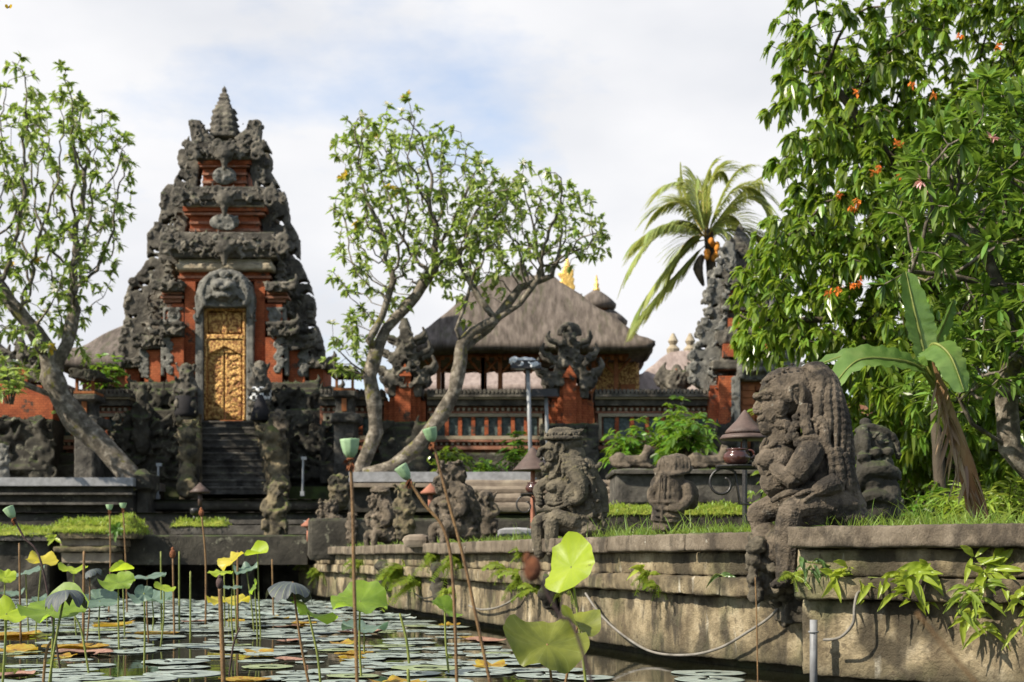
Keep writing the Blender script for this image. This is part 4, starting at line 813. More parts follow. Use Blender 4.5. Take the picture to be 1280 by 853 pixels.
def stake(px, y0, y1, Y, label, **k):
    c = P(px, y1, Y); t = P(px+1, y0, Y); mb = MB(); mb.tube([c, t], .03, 8); mb.box(c.x-.05, Y-.05, c.z, c.x+.05, Y+.1, c.z+.12); mb.box(t.x-.05, Y-.05, t.z-.02, t.x+.09, Y+.05, t.z+.06); return solo('garden_light', mb, G['metal'], label, 'lamp', smooth=False)
stake(197, 582, 624, 37.8, 'thin grey garden light left of the staircase')
stake(378, 574, 620, 37.8, 'thin grey garden light right of the staircase')
# ------------------------------------------------------------------ conical hat lamps, pots on scroll brackets
def hatlamp(px, py, w_, Y, label, lower=True, full=True, zb=None):
    u = Y/F; c = P(px, py, Y); r = w_*u/2; t = thing('hat_lamp', label, 'lamp', (c.x, Y, zb if zb is not None else c.z-.5))
    mb = MB(); mb.lathe(c, [(r*.74,-.012),(r*.8,0),(r*.72,.03),(r*.36,r*.48),(r*.1,r*.84),(r*.02,r*.92)], 28); mb.build('upper_cone', G['hat'], t, smooth=True)
    if lower: mb = MB(); mb.lathe(c-Vector((0,0,r*.22)), [(r*.98,-r*.06),(r,0),(r*.9,.03),(r*.66,r*.17),(r*.5,r*.215)], 28); mb.build('lower_cone', G['hat'], t, smooth=True)
    b_ = t.location.z; mb = MB(); mb.tube([(c.x,Y,b_),(c.x,Y,c.z)], .025 if full else .04, 8); mb.build('pole', G['black' if full else 'terra'], t)
    return t, c
t, c = hatlamp(931, 541, 62, 13.9, 'brown double cone garden lamp left of the long haired statue', zb=1.1)
def potstand(px, py, Y, s_, label, zb):
    u = Y/F; c = P(px, py, Y); t = thing('pot_stand', label, 'pot stand', (c.x+.25*s_, Y, zb))
    mb = MB(); mb.lathe(c-Vector((0,0,.012)), [(.19*s_,-.012),(.2*s_,0),(.2*s_,.01)],24); mb.box(c.x-.2*s_,Y-.02,c.z-.04,c.x+.35*s_,Y+.02,c.z-.026); mb.build('tray', G['black'], t)
    mb = MB(); p0 = c+Vector((-.13*s_,0,-.17*s_)); pts = []
    for i in range(22): a = 1.2-i*.32; q = .055*s_+.006*i*s_*.8; pts.append(p0+Vector((math.cos(a)*q,0,math.sin(a)*q)))
    pts = pts+[p0+Vector((.16*s_,0,-.19*s_)), p0+Vector((.32*s_,0,-.20*s_)), Vector((t.location.x+.12*s_,Y,p0.z-.2*s_))]
    mb.tube(pts, .011*s_+.002, 7); mb.tube([(t.location.x+.12*s_,Y,zb),(t.location.x+.12*s_,Y,c.z+.0)], .02*s_, 8); mb.build('scroll_bracket', G['black'], t, smooth=True)
    mb = MB(); q = .13*s_; mb.lathe(c, [(q*.55,0),(q*.85,q*.2),(q,q*.55),(q*.9,q*.85),(q*.68,q*1.02),(q*.8,q*1.12),(q*.78,q*1.2),(q*.6,q*1.16),(q*.5,q*.7)],22); mb.torus(c+Vector((q*.95,0,q*.8)), q*.3, q*.09, (0,1,0)); mb.build('pot', G['potglaze'], t, smooth=True)
    return t
potstand(921, 582, 13.3, 1.0, 'black scroll bracket holding a brown glazed pot under the double cone lamp', 1.1)
hatlamp(666, 588, 64, 24.5, 'brown cone lamp half hidden behind the capped statue', lower=False, full=False, zb=1.1)
potstand(668, 617, 24.0, 1.2, 'black scroll bracket with a small pot behind the capped statue', 1.1)
for (px, py, w_, Y, lb) in [(250,615,26,34.6,'small cone lamp at the foot of the staircase'),(745,607,30,29.0,'small pale cone lamp behind the capped statue'),(386,657,20,30.0,'small terracotta cone behind the first small statue'),(538,616,26,27,'terracotta cone behind the pale totem statue')]:
    c = P(px,py,Y); r = w_*Y/F/2; mb = MB(); mb.lathe(c,[(r*.9,-.03),(r,0),(r*.6,r*.35),(r*.2,r*.72),(r*.03,r*.9)],20); mb.lathe(c-Vector((0,0,.34)),[(.05,0),(.05,.31)],8); solo('cone_lamp', mb, G['terra' if 'terra' in lb or 'first' in lb else 'hat'], lb, 'lamp', smooth=True)
for (px, Y, lb) in [(243,34.2,'small black spotlight on the mossy bench'),(384,32.0,'small spotlight beside the first small statue')]:
    c = P(px,652 if px==243 else 668,Y); mb = MB(); mb.tube([c,c+Vector((0,0,.15))],.03,8); mb.lathe(c+Vector((0,0,.15)),[(.05,0),(.1,.04),(.11,.14),(.09,.17)],12); solo('spotlight', mb, G['black'], lb, 'lamp', smooth=True)
# ------------------------------------------------------------------ statues
class Sculpt(MB):
    def setup(s, ox, oy, k, Y, mirror=1): s.ox, s.oy, s.k, s.Y = ox, oy, k, Y; s.u = Y/F/k; return s
    def q(s, a, b_, d=0): p = P(s.ox+a/s.k, s.oy+b_/s.k, s.Y); return p+Vector((0, d*s.u, 0))
    def E(s, a, b_, d, rx, rz, ry=None, rot=0, sub=2): s.ell(s.q(a,b_,d), (rx*s.u, (ry or rx)*s.u, rz*s.u), (0, rot, 0) if rot else None, sub)
    def T(s, pts, rad, n=8, k=4): s.ctube([s.q(*p) for p in pts], [r*s.u for r in (rad if hasattr(rad,'__len__') else [rad]*len(pts))], n, k)
    def lock(s, pts, r, waves=46, amp=.05):               # a rope-like lock of hair
        L_ = [s.q(*p) for p in pts]; Q = []; m = len(L_)
        for i in range(m-1):
            p0 = L_[max(i-1,0)]; p1 = L_[i]; p2 = L_[i+1]; p3 = L_[min(i+2,m-1)]
            for j in range(10):
                t = j/10; Q.append(.5*((2*p1)+(p2-p0)*t+(2*p0-5*p1+4*p2-p3)*t*t+(3*p1-p0-3*p2+p3)*t**3))
        Q.append(L_[-1]); n = len(Q)
        Q2 = [Q[i].lerp(Q[min(i+1,n-1)], j/4) for i in range(n) for j in range(4)]; m = len(Q2); L0 = 0; rr = []
        for i in range(m):
            if i: L0 += (Q2[i]-Q2[i-1]).length
            rr.append(max(.3, 1-max(0,i/m-.7)*2.2)*r*s.u*(1+amp*math.sin(L0/s.u/4.2)+.03*math.sin(L0/s.u/31)))
        s.tube(Q2, rr, 8)
def hand(s, w, tips, r, pal):                              # palm plus five bent fingers, w = wrist point
    s.E(*pal, 1.0*pal[2] if False else pal[2], 1, 1) if False else None
# --- the long haired guardian (profile to the left) ---
random.seed(5)
s = Sculpt().setup(880, 430, 3.161, 11.05)
s.E(345,190,0,130,104,102); s.E(312,158,0,92,66,84,-.25); s.E(425,165,0,70,84,100)
s.T([(410,150,0),(452,230,0),(485,340,0),(498,450,0),(510,560,0),(530,650,0)],[78,95,92,88,98,105],12)
# face
s.E(275,265,0,62,80,68); s.E(248,215,0,38,22,66,.1); s.T([(212,208,-30),(240,196,-52),(285,206,-64),(322,232,-66)],[11,15,15,10]); s.T([(210,210,-28),(206,206,0),(210,210,28)],[13,14,13]); s.T([(212,208,30),(240,196,52),(285,206,64),(322,232,66)],[11,15,15,10])
s.T([(238,215,0),(220,242,0),(214,262,0)],[18,22,24]); 
for d in (-1,1):
    s.E(226,268,22*d,15,13,14); s.E(290,255,64*d,24,33,22); s.T([(268,232,58*d),(290,218,66*d),(312,240,66*d),(312,278,64*d),(288,294,64*d),(270,276,60*d),(268,232,58*d)],6,6); s.E(300,318,42*d,34,30,26)
    s.E(250,178,46*d,18,16,16); s.T([(232,180,50*d),(250,162,58*d),(270,172,60*d),(268,190,60*d),(252,186,60*d)],5,6)
    for j in range(7): s.E(236+j*16,150-j*9+random.uniform(-5,5),(50+j*5)*d,9,7,6,sub=1)
    # ear with long lobe and pendant
    s.T([(330,236,88*d),(322,205,92*d),(328,180,94*d),(348,168,94*d),(368,180,92*d),(372,215,90*d),(366,250,90*d),(354,280,90*d),(344,292,90*d)],[7,9,10,11,12,13,11,9,8],8); s.T([(345,200,90*d),(340,222,90*d),(352,246,90*d)],[8,7,5])
    s.E(344,300,90*d,16,14,14); s.E(346,328,88*d,20,20,16); s.E(338,346,88*d,12,12,12)
    # beard and side locks
    for j,(a,b_,e) in enumerate([(318,330,70),(332,352,78),(345,372,84),(322,376,74),(352,398,84)]): s.E(a,b_,e*d,17,22,16)
s.T([(232,292,-34),(222,298,0),(232,292,34)],[10,14,10]); s.T([(240,322,-32),(226,318,0),(240,322,32)],[10,13,10]); s.E(262,330,0,48,36,46); s.E(244,345,0,24,18,26)
for j in range(4): s.E(224+j*3,306,-16+j*11,5,7,5,sub=1)
# neck, necklace, chest, belly
s.T([(310,330,0),(305,400,0)],[58,62]); s.E(290,470,0,82,88,95)
for d in (-1,1): s.E(246,462,48*d,42,42,40); s.E(208,474,52*d,11,10,10)
s.E(285,545,0,66,62,80)
for j in range(11): a = PI*(j/10-.5); s.E(250-math.cos(a)*26+18, 398+math.cos(a)*16, math.sin(a)*66, 12, 10, 12)
s.T([(240,380,-20),(226,410,-10),(232,440,0)],[8,10,8])
# near arm: shoulder, thick upper arm, folded forearm and hand on the chest
for d in (-1,1):
    s.E(412,420,92*d,56,50,48); s.T([(408,425,100*d),(372,480,118*d),(330,535,120*d)],[54,58,48],10); s.T([(330,540,118*d),(290,520,100*d),(262,492,72*d)],[42,32,22],10)
    for j in range(4): s.T([(268,482+j*10,70*d),(250,478+j*11,58*d),(240,488+j*11,50*d)],[8,8,6],6)
    s.T([(268,480,72*d),(262,462,62*d),(256,456,56*d)],[8,8,6],6)
    s.T([(358,388,94*d),(400,378,118*d),(440,400,124*d),(456,436,120*d)],[12,15,15,10]); s.T([(380,386,104*d),(420,392,126*d),(448,420,128*d)],[10,12,8])
# lap, seated mass, cloth
s.E(430,600,0,150,76,140); s.E(490,640,0,150,110,150); s.E(545,690,0,110,80,130); s.E(450,470,0,110,160,115); s.E(400,690,-20,120,70,130)
s.T([(480,560,-120),(440,575,-150),(405,592,-150)],[44,34,24],10)
for j in range(4): s.T([(400,588+j*9,-160+j*16),(365,592+j*9,-166+j*18),(330,606+j*7,-158+j*20)],[10,10,7],7)
s.T([(396,604,-164),(366,624,-166),(356,634,-160)],[10,9,7],7)
# near leg and far leg hanging over the wall
s.T([(460,650,-90),(400,640,-110),(335,655,-120)],[62,58,52],10); s.E(332,655,-120,50,48,50)
s.T([(325,660,-120),(308,740,-110),(312,840,-100),(306,925,-100)],[54,52,48,42],10); s.T([(330,925,-100),(285,940,-105),(255,950,-110)],[30,26,16],8)
for j in range(5): s.E(250+j*3,952-j*1,-128+j*11,9,8,9,sub=1)
s.T([(380,640,30),(300,640,40),(235,665,50)],[60,56,50],10); s.E(228,672,50,52,56,50); s.T([(226,690,50),(238,770,50),(240,850,40)],[42,34,32],10); s.T([(240,850,40),(215,862,36),(195,868,34)],[24,20,12])
s.T([(262,620,-60),(300,598,-110),(360,585,-130)],[12,14,10]); s.E(250,760,30,60,60,50); s.E(290,800,-20,60,80,60); s.E(350,760,-30,50,80,80); s.E(340,860,-40,45,90,60)
# hair: rope locks from the crown over near and far side and down the back
for d in (-1,1):
    S_ = [[(395,95,44),(440,150,92),(432,230,108),(425,300,110),(418,372,112)],[(410,92,40),(465,150,88),(462,240,112),(468,320,118),(462,392,122)],
          [(425,88,34),(485,140,80),(498,230,108),(505,330,118),(500,430,124)],[(440,86,26),(500,150,74),(528,250,100),(540,350,110),(535,450,116)],[(450,86,18),(512,150,60),(552,270,88),(570,380,98),(572,480,104)],
          [(386,250,98),(378,310,108),(385,350,112),(398,380,112)],[(408,300,110),(446,330,118),(450,400,124),(420,376,118)],[(440,380,120),(470,440,126),(480,520,124),(478,590,122)],[(500,420,122),(520,500,124),(530,600,126)],[(540,440,114),(566,520,114),(580,610,112)],[(570,470,100),(600,560,96),(616,650,90)]]
    for L_ in S_:
        s.lock([(a if a < 470 else 470+(a-470)*.72,b_,e*d) for a,b_,e in L_], random.uniform(17,22)); 
for e in (-50,-25,0,25,50): s.lock([(430,86,e*.5),(495,150,e*.9),(540,270,e),(562,400,e),(572,520,e),(600,640,e)], 20)
STd = [(.009,.05,'CLOUDS'),(.009,.012,'CLOUDS')]
big = solo('guardian_statue', s, G['statue'], 'large seated stone guardian with long rope-like hair, biggest of the statues on the wall', 'statue', voxel=.0048, disp=STd, smooth=True)
# mossy rubble under its knees
mb = MB(); random.seed(2)
for i in range(60): a = random.uniform(940,1002); b_ = random.uniform(672,748); mb.ell(P(a,b_,11.0+random.uniform(-.05,.3)), random.uniform(.04,.09), sub=1)
mb.bxp(955,690,1000,742,11.05,.5); solo('stone_corbel', mb, G['statue_moss'], 'crumbly mossy plinth stone beneath the knees of the long haired statue', 'bracket', voxel=.015, disp=[(.04,.04,'CLOUDS')], smooth=True)
# --- capped guardian, profile to the left ---
def capped(Y=15.75, cap=True, seed=1, vox=.011, arms=1, name_only=False):
    random.seed(seed); s = Sculpt().setup(650, 530, 5.017, Y)
    if cap:
        s.E(272,70,0,114,40,92); s.E(262,46,0,92,26,74); s.E(300,130,0,92,62,84); s.E(330,200,0,84,80,80); s.T([(160,86,0),(190,92,-76),(270,96,-98),(350,94,-84),(392,90,-20)],[12,13,13,12,10],8); s.T([(160,86,0),(190,92,76),(270,96,98),(350,94,84),(392,90,20)],[12,13,13,12,10],8)
        s.T([(340,66,0),(370,52,0),(396,36,0)],[28,20,8]); s.E(320,120,0,80,50,88)
        for j in range(12): s.E(170+j*18,72+6*math.sin(j*2.1),-70-12*math.sin(j*.28),10,14,12,sub=1)
        for j in range(5): s.E(156,52+j*9,0,8,8,10,sub=1)
    else:
        for j in range(60):
            a = random.uniform(150,400); b_ = random.uniform(10,110); s.E(a,b_,random.uniform(-80,80),random.uniform(16,30),random.uniform(14,28),22,sub=1)
        s.E(270,80,0,110,60,90); s.E(340,140,0,80,80,90)
    s.E(215,180,0,72,90,70); s.T([(132,165,-20),(150,152,-44),(190,160,-62)],[12,14,12]); s.T([(132,165,20),(150,152,44),(190,160,62)],[12,14,12]); s.T([(150,150,0),(128,168,0),(120,196,0)],[14,18,20]); s.E(122,160,0,12,12,20)
    for d in (-1,1):
        s.E(183,205,58*d,18,22,14); s.T([(160,205,56*d),(172,182,62*d),(196,182,64*d),(206,205,64*d),(194,230,62*d),(170,230,58*d),(160,205,56*d)],7,6); s.E(135,222,18*d,11,10,10)
        s.T([(228,180,66*d),(226,140,72*d),(244,122,74*d),(266,134,74*d),(270,165,72*d),(256,190,72*d),(250,230,72*d),(236,280,74*d),(222,310,74*d)],[9,10,11,12,12,11,9,9,7],8)
        s.E(180,262,40*d,26,24,24); s.E(245,165,64*d,16,22,10)
        s.E(320,280,88*d,70,60,50); 
        for j in range(7): s.lock([(250+j*16,190+j*4,72*d),(272+j*18,230,100*d),(270+j*22,290,112*d),(262+j*26,350+j*6,108*d)],13,10,.2)
        s.T([(330,300,100*d),(372,380,128*d),(380,450,130*d)],[52,48,42],10)
    s.T([(142,250,-22),(130,256,0),(142,250,22)],[9,12,9]); s.T([(150,275,-22),(138,276,0),(150,275,22)],[10,12,10]); s.E(162,285,0,32,24,32)
    s.T([(230,260,0),(240,340,0)],[54,66]); s.E(270,400,0,95,95,95)
    for j in range(9): a = PI*(j/8-.5); s.E(205-math.cos(a)*36+20,322+math.cos(a)*22,math.sin(a)*60,14,13,14,sub=1)
    for d in (-1,1): s.E(206,398,46*d,46,40,42)
    s.E(220,480,0,72,70,80); s.T([(160,520,-50),(200,540,-80),(270,520,-90)],[12,14,12]); s.T([(170,500,-60),(220,506,-82),(280,490,-90)],[8,9,8])
    # right hand fist on belly side
    s.T([(380,450,-128),(350,486,-130),(318,484,-128)],[42,34,28],10)
    for j in range(4): s.T([(312,452+j*18,-134),(288,454+j*19,-132),(276,466+j*18,-122)],[12,12,9],7)
    s.T([(330,450,-140),(306,442,-138),(292,446,-130)],[12,11,9],7)
    # other arm down at the far-left with fist
    s.T([(190,350,70),(120,400,90),(118,450,50)],[40,36,26],10); s.T([(118,440,50),(124,480,10),(134,510,-10)],[26,24,20])
    for j in range(4): s.T([(110,430+j*22,10),(112,436+j*22,-22),(134,440+j*22,-28)],[12,12,9],7)
    # body mass, lap, legs
    s.E(400,340,0,100,140,105); s.E(360,440,0,130,170,125); s.E(420,540,0,110,150,120); s.E(340,630,0,170,90,135); s.E(410,670,0,150,75,135); s.E(250,640,0,110,60,110); s.T([(420,330,0),(480,430,0),(500,560,0)],[70,70,60],10)
    s.T([(330,620,-90),(230,590,-105),(205,610,-105)],[60,48,42],10); s.T([(205,610,-105),(194,700,-100),(198,800,-95)],[48,44,38],10)
    s.T([(260,610,50),(150,600,50),(112,620,50)],[58,48,42],10); s.T([(112,620,50),(114,720,46),(126,820,40)],[46,42,36],10); s.T([(128,820,40),(108,832,36)],[22,14]); s.T([(200,800,-95),(178,815,-98)],[24,14])
    for j in range(3): s.T([(140,580+j*14,-60),(200,560+j*16,-100),(280,556+j*18,-118)],[6,8,6],6)
    for j in range(9): s.T([(400+j*12,300+j*30,-100+j*3),(440+j*10,350+j*34,-112+j*3),(450+j*8,440+j*26,-118+j*4)],[13,15,9],6)
    for j in range(50): s.E(random.uniform(330,500),random.uniform(260,640),-random.uniform(85,125),random.uniform(8,20),random.uniform(10,24),12,sub=1)
    return s
solo('guardian_statue', capped(), G['statue_moss'], 'seated stone guardian in a flat cap with moss on its knees, middle of the wall', 'statue', voxel=.007, disp=[(.012,.05,'CLOUDS'),(.013,.014,'CLOUDS')], smooth=True)
# --- smaller figures further along, same builder at their own places ---
def placed(px, py, Y, k, cap, seed, label, rz=0, mt='statue', vox=.016, disp=.03):
    s = capped(15.75, cap, seed); v = np.concatenate(s.v); c0 = np.array(P(650+260/5.017, 530+690/5.017, 15.75)[:])
    v = v-c0; v[:,2] = np.maximum(v[:,2], -.25*1.0); sc2 = k; Rm = np.array(Matrix.Rotation(rz,3,'Z')); v = (v*sc2)@Rm.T; c1 = np.array(P(px,py,Y)[:]); v = v+c1
    s2 = MB(); s2.add(v, s.f); return solo('guardian_statue', s2, G[mt], label, 'statue', voxel=vox, disp=[(disp,.06,'CLOUDS'),(.015,.03,'CLOUDS')], smooth=True)
placed(562, 671, 21.3, .93, False, 3, 'bulky seated guardian with curly hair, third of the small statues from the far end', R(12))
placed(474, 676, 26.3, .86, True, 4, 'slimmer seated guardian with a beaked profile above yellow ferns', R(8))
placed(409, 688, 31.2, .92, False, 6, 'farthest small guardian statue at the end of the pond wall', R(5))
def totem(px, y0, y1, w_, Y, mt, label, seed, vox=.02, n=50, cat='statue', name='carved_totem'):
    random.seed(seed); u = Y/F; s = Sculpt().setup(px, y0, 1.0, Y); h = y1-y0
    s.T([(0,h*.12,0),(0,h*.5,0),(0,h,0)],[w_*.26,w_*.36,w_*.42],10); s.E(0,h*.2,0,w_*.32,h*.14,w_*.3); s.E(0,h*.05,0,w_*.24,h*.07,w_*.22)
    for d in (-1,1):
        s.E(d*w_*.14,h*.17,-w_*.27,w_*.07,w_*.07,w_*.06,sub=1); s.T([(d*w_*.3,h*.34,-w_*.1),(d*w_*.42,h*.5,-w_*.2),(d*w_*.15,h*.56,-w_*.42)],[w_*.13,w_*.12,w_*.09]); s.E(d*w_*.3,h*.78,-w_*.2,w_*.18,h*.1,w_*.2)
        s.T([(d*w_*.3,h*.12,0),(d*w_*.42,h*.02,0)],[w_*.09,w_*.04])
    s.E(0,h*.22,-w_*.32,w_*.07,w_*.08,w_*.08,sub=1); s.E(0,h*.62,-w_*.3,w_*.2,h*.12,w_*.16)
    for i in range(n): a = random.uniform(-.45,.45)*w_; b_ = random.uniform(.02,.98)*h; s.E(a,b_,-random.uniform(.1,.38)*w_,random.uniform(.05,.1)*w_,random.uniform(.06,.13)*w_,w_*.09,sub=1)
    return solo(name, s, G[mt], label, cat, voxel=vox, disp=[(.03,.06,'CLOUDS')], smooth=True)
totem(506, 604, 668, 30, 24.5, 'tan', 'pale mossy carved totem figure between two seated statues', 1)
totem(607, 614, 668, 34, 22.5, 'statue', 'small dark hunched figure right of the bulky curly haired statue', 2)
totem(345, 603, 670, 36, 33.0, 'tan', 'tan carved guardian post standing on the walkway before the stairs', 3, .03)
totem(440, 640, 676, 16, 29.5, 'statue', 'tiny broken stone figure between the first two small statues', 9, .025)
totem(425, 594, 628, 28, 33.5, 'tan', 'small pale crouching figure at the left end of the middle platform', 11, .03)
totem(233, 455, 520, 30, 41.0, 'stone', 'dark guardian figure wrapped in black cloth left of the door', 5, .035, 40)
totem(325, 452, 520, 30, 41.0, 'stone', 'dark guardian figure in a checked cloth right of the door', 6, .035, 40)
for px, nm, mt, lb in ((233,'wrap_cloth','blackcloth','black cloth wrapped round the guardian left of the door'),(325,'wrap_cloth','check','black and white checked cloth round the guardian right of the door')):
    mb = MB(); c = P(px, 522 if nm and px==233 else 503, 40.8+.2); u = 41/F; mb.lathe(c,[(13*u,0),(15*u,5*u),(13.5*u,12*u),(14.5*u,(25 if px==233 else 16)*u),(12*u,(27 if px==233 else 18)*u)],14); solo(nm, mb, G[mt], lb, 'cloth', disp=[(.05,.15,'CLOUDS')], smooth=True)
mb = MB(); c = P(326,526,40.55); u = 41/F; mb.lathe(c,[(13*u,0),(11*u,10*u),(6*u,24*u),(2*u,32*u)],12); solo('wrap_cloth', mb, G['blackcloth'], 'black skirt cloth hanging below the checked cloth right of the door', 'cloth', disp=[(.05,.15,'CLOUDS')], smooth=True)
totem(178, 480, 560, 26, 40.7, 'base', 'dark carved guardian on the stone base left of the staircase', 15, .04, 40)
totem(348, 512, 560, 24, 38.6, 'statue', 'grey round-faced carved head set on the right balustrade', 16, .035, 30)
totem(3, 555, 600, 22, 36.8, 'trim', 'grey stone figure at the very left edge behind the stage', 17, .035, 30)
# the figure seen from behind
random.seed(9); s = Sculpt().setup(740, 500, 4.69, 13.9)
s.E(465,385,0,90,62,80); s.T([(372,428,-30),(420,440,-78),(480,440,-88),(550,425,-50),(580,400,0)],[13,14,14,14,14],8)
for j in range(9): s.T([(470+j*2,330,-10),(400+j*20,352,-62+abs(j-4)*4),(384+j*22,425,-78+abs(j-4)*7)],[10,12,12],7)
for j in range(8): s.E(374+j*22,436-j*1.5,-70+abs(j-4)*8,14,13,12,sub=1)
s.E(372,415,-20,18,16,16); s.E(500,370,30,90,60,60)
s.T([(450,440,0),(455,540,0),(450,620,0),(440,720,0)],[88,92,96,98],14); s.E(560,560,20,72,90,70); s.E(590,600,20,36,44,40)
for a in (392,418,446): s.T([(a,446,-84),(a-4,520,-90),(a-10,600,-94)],[6,7,7],6)
s.T([(352,600,-60),(400,602,-94),(470,606,-98),(530,620,-80)],[10,11,11,9]); s.T([(360,640,-70),(420,644,-98),(500,650,-90)],[8,9,8]); s.T([(360,680,-72),(420,684,-99),(500,690,-90)],[7,8,7]); s.T([(402,604,-92),(398,700,-98)],[6,7])
s.T([(380,450,-20),(352,475,-10),(348,520,-10),(372,545,-20)],[9,8,8,9]); s.T([(380,500,-30),(345,550,-20),(360,610,-40),(420,640,-90)],[30,26,24,18],10); s.T([(540,500,-40),(560,580,-70),(500,640,-100),(450,640,-106)],[34,32,26,18],10)
s.T([(470,640,-100),(440,630,-112),(432,650,-108)],[12,10,8]); s.E(450,700,0,105,40,95)
solo('guardian_statue', s, G['statue'], 'stone figure seen from behind in a ribbed hood, between capped and long haired statues', 'statue', voxel=.011, disp=[(.014,.05,'CLOUDS')], smooth=True)
# stone with carved balls, behind the long haired statue
random.seed(10); s = Sculpt().setup(880, 430, 3.161, 12.6)
s.E(675,560,0,85,190,80); s.E(690,640,0,100,90,90); s.E(665,400,0,82,78,60); s.E(638,312,0,24,22,22); s.T([(600,345,-20),(640,330,-30),(700,345,-30),(750,380,-20),(765,450,-10)],[14,14,16,14,12]); s.T([(612,350,-50),(620,400,-66),(625,430,-66)],[26,24,16])
for (a,b_,r) in [(612,455,27),(660,434,23),(708,432,22)]:
    s.E(a,b_,-70,r,r,r)
    for j in range(3): s.T([(a-r*.9,b_-8+j*8,-70-r*.5),(a,b_-14+j*8,-70-r*1.0),(a+r*.9,b_-8+j*8,-70-r*.5)],3,5,3)
s.E(665,486,-74,24,12,16); s.T([(600,560,-50),(620,510,-72),(680,500,-80),(740,520,-60)],[26,34,34,28],10); s.E(650,545,-60,50,44,30); s.E(720,600,-50,46,60,40); s.T([(610,620,-60),(650,600,-86),(720,620,-80)],[24,28,24])
for j in range(34): s.E(random.uniform(600,760),random.uniform(350,660),-62+random.uniform(-14,10),random.uniform(8,16),random.uniform(8,18),12,sub=1)
solo('carved_stone', s, G['base'], 'dark lumpy carved stone with three ball shapes, behind the long haired statue', 'statue', voxel=.011, disp=[(.016,.04,'CLOUDS')], smooth=True)
# two small lying animals on the podium
for (px, lb, sd, fl) in [(790,'small lying stone animal on the left of the podium',1,1),(886,'small lying stone animal behind the hooded figure on the podium',2,1)]:
    random.seed(sd); s = Sculpt().setup(px, 586, 1, 30.6)
    s.T([(-18,-8,0),(0,-9,0),(16,-9,0)],[9,8,8],8); s.E(-16,-10,0,10,11,10); s.T([(12,-10,0),(18,-18,0),(20,-22,0)],[7,6,6]); s.E(20,-23,0,6.5,6.5,6); s.E(25,-21,0,4,3.5,4); s.E(17,-28,3,2,3,2,sub=1); s.E(17,-28,-3,2,3,2,sub=1)
    s.T([(12,-4,-5),(24,-2.5,-5)],[3,2.5]); s.T([(12,-4,5),(24,-2.5,5)],[3,2.5]); s.T([(-16,-4,-7),(-4,-2.5,-8)],[4,2.5]); s.T([(-24,-6,0),(-27,-12,0),(-22,-16,2)],[2.5,2,2])
    solo('animal_statue', s, G['statue'], lb, 'statue', voxel=.02, disp=[(.02,.05,'CLOUDS')], smooth=True)
# ------------------------------------------------------------------ hoses and pipes on the pond wall
def hose(pts, r, label, name='hose', mt='hose'):
    mb = MB(); mb.ctube([P(x,y,wall_at(min(x,985)).y-.14) for x,y in pts], r, 8, 6); return solo(name, mb, G[mt], label, 'hose', smooth=True)
hose([(732,742),(752,770),(780,795),(815,815),(860,819),(900,810),(935,790),(958,775),(972,762)], .012, 'grey hose sagging along the wall from the capped statue to the long haired one')
hose([(586,757),(600,762),(620,760),(638,752),(650,742)], .014, 'short dark hose loop on the wall behind the tallest lotus stems')
hose([(518,742),(530,748),(545,744),(552,736)], .012, 'small loop of dark hose low on the far part of the wall', mt='black')
mb = MB(); mb.tube([P(1017,775,10.35), P(1017,880,10.35)], .028, 12); mb.torus(P(1017,790,10.35), .032, .008, (0,0,1)); solo('drain_pipe', mb, G['pipe'], 'grey plastic pipe standing in the water below the long haired statue', 'pipe', smooth=True)
mb = MB(); mb.ctube([P(1082,738,10.2),P(1072,742,10.15),P(1068,760,10.12),P(1066,780,10.12),P(1050,797,10.2),P(1030,800,10.3)], .011, 8, 5); solo('hose', mb, G['hose'], 'thin hose bending round the corner under the leafy plants', 'hose', smooth=True)
# ------------------------------------------------------------------ foliage engine
def leafcloud(mb, pos, dirs, length, width, droop=.3, seg=3, up=(0,0,1), jit=.3, fold=.15, shape='ell'):
    """many leaves at once: pos, dirs (N,3); each leaf a strip of seg quads pairs"""
    pos = np.asarray(pos, float); d = np.asarray(dirs, float); N = len(pos); d = d/np.maximum(np.linalg.norm(d, axis=1, keepdims=True), 1e-6)
    u = np.tile(np.array(up, float), (N,1))+rng.normal(0, jit, (N,3)); s_ = np.cross(d, u); s_ /= np.maximum(np.linalg.norm(s_, axis=1, keepdims=True), 1e-6); n = np.cross(s_, d)
    Ls = length*rng.uniform(.65, 1.2, (N,1)); Ws = width*rng.uniform(.75, 1.2, (N,1)); V = []
    for k in range(seg+1):
        t = k/seg
        w_ = {'ell': math.sin(PI*min(max(t*.92+.06,0),1))**.8, 'strap': (math.sin(PI*min(t*.95+.03,1))**.45), 'tip': (1-t)**.7*(.3+t*2 if t<.35 else 1)}[shape]
        c = pos+d*Ls*t - np.array([[0,0,1.0]])*Ls*droop*t*t
        V.append(c-s_*Ws*w_*.5+n*Ws*fold*w_); V.append(c+s_*Ws*w_*.5+n*Ws*fold*w_) if not fold else (V.append(c), V.append(c+s_*Ws*w_*.5+n*Ws*fold*w_))
    m = 3 if fold else 2; V = np.stack(V, 1).reshape(-1, 3); base = (np.arange(N)*m*(seg+1))[:,None]
    fa = []
    for k in range(seg):
        for j in range(m-1): fa.append(base+np.array([[k*m+j, k*m+j+1, (k+1)*m+j+1, (k+1)*m+j]]))
    mb.addq(V, np.concatenate(fa))
def in_poly(pts, x, y):
    c = False; j = len(pts)-1
    for i in range(len(pts)):
        xi, yi = pts[i]; xj, yj = pts[j]
        if (yi > y) != (yj > y) and x < (xj-xi)*(y-yi)/(yj-yi)+xi: c = not c
        j = i
    return c
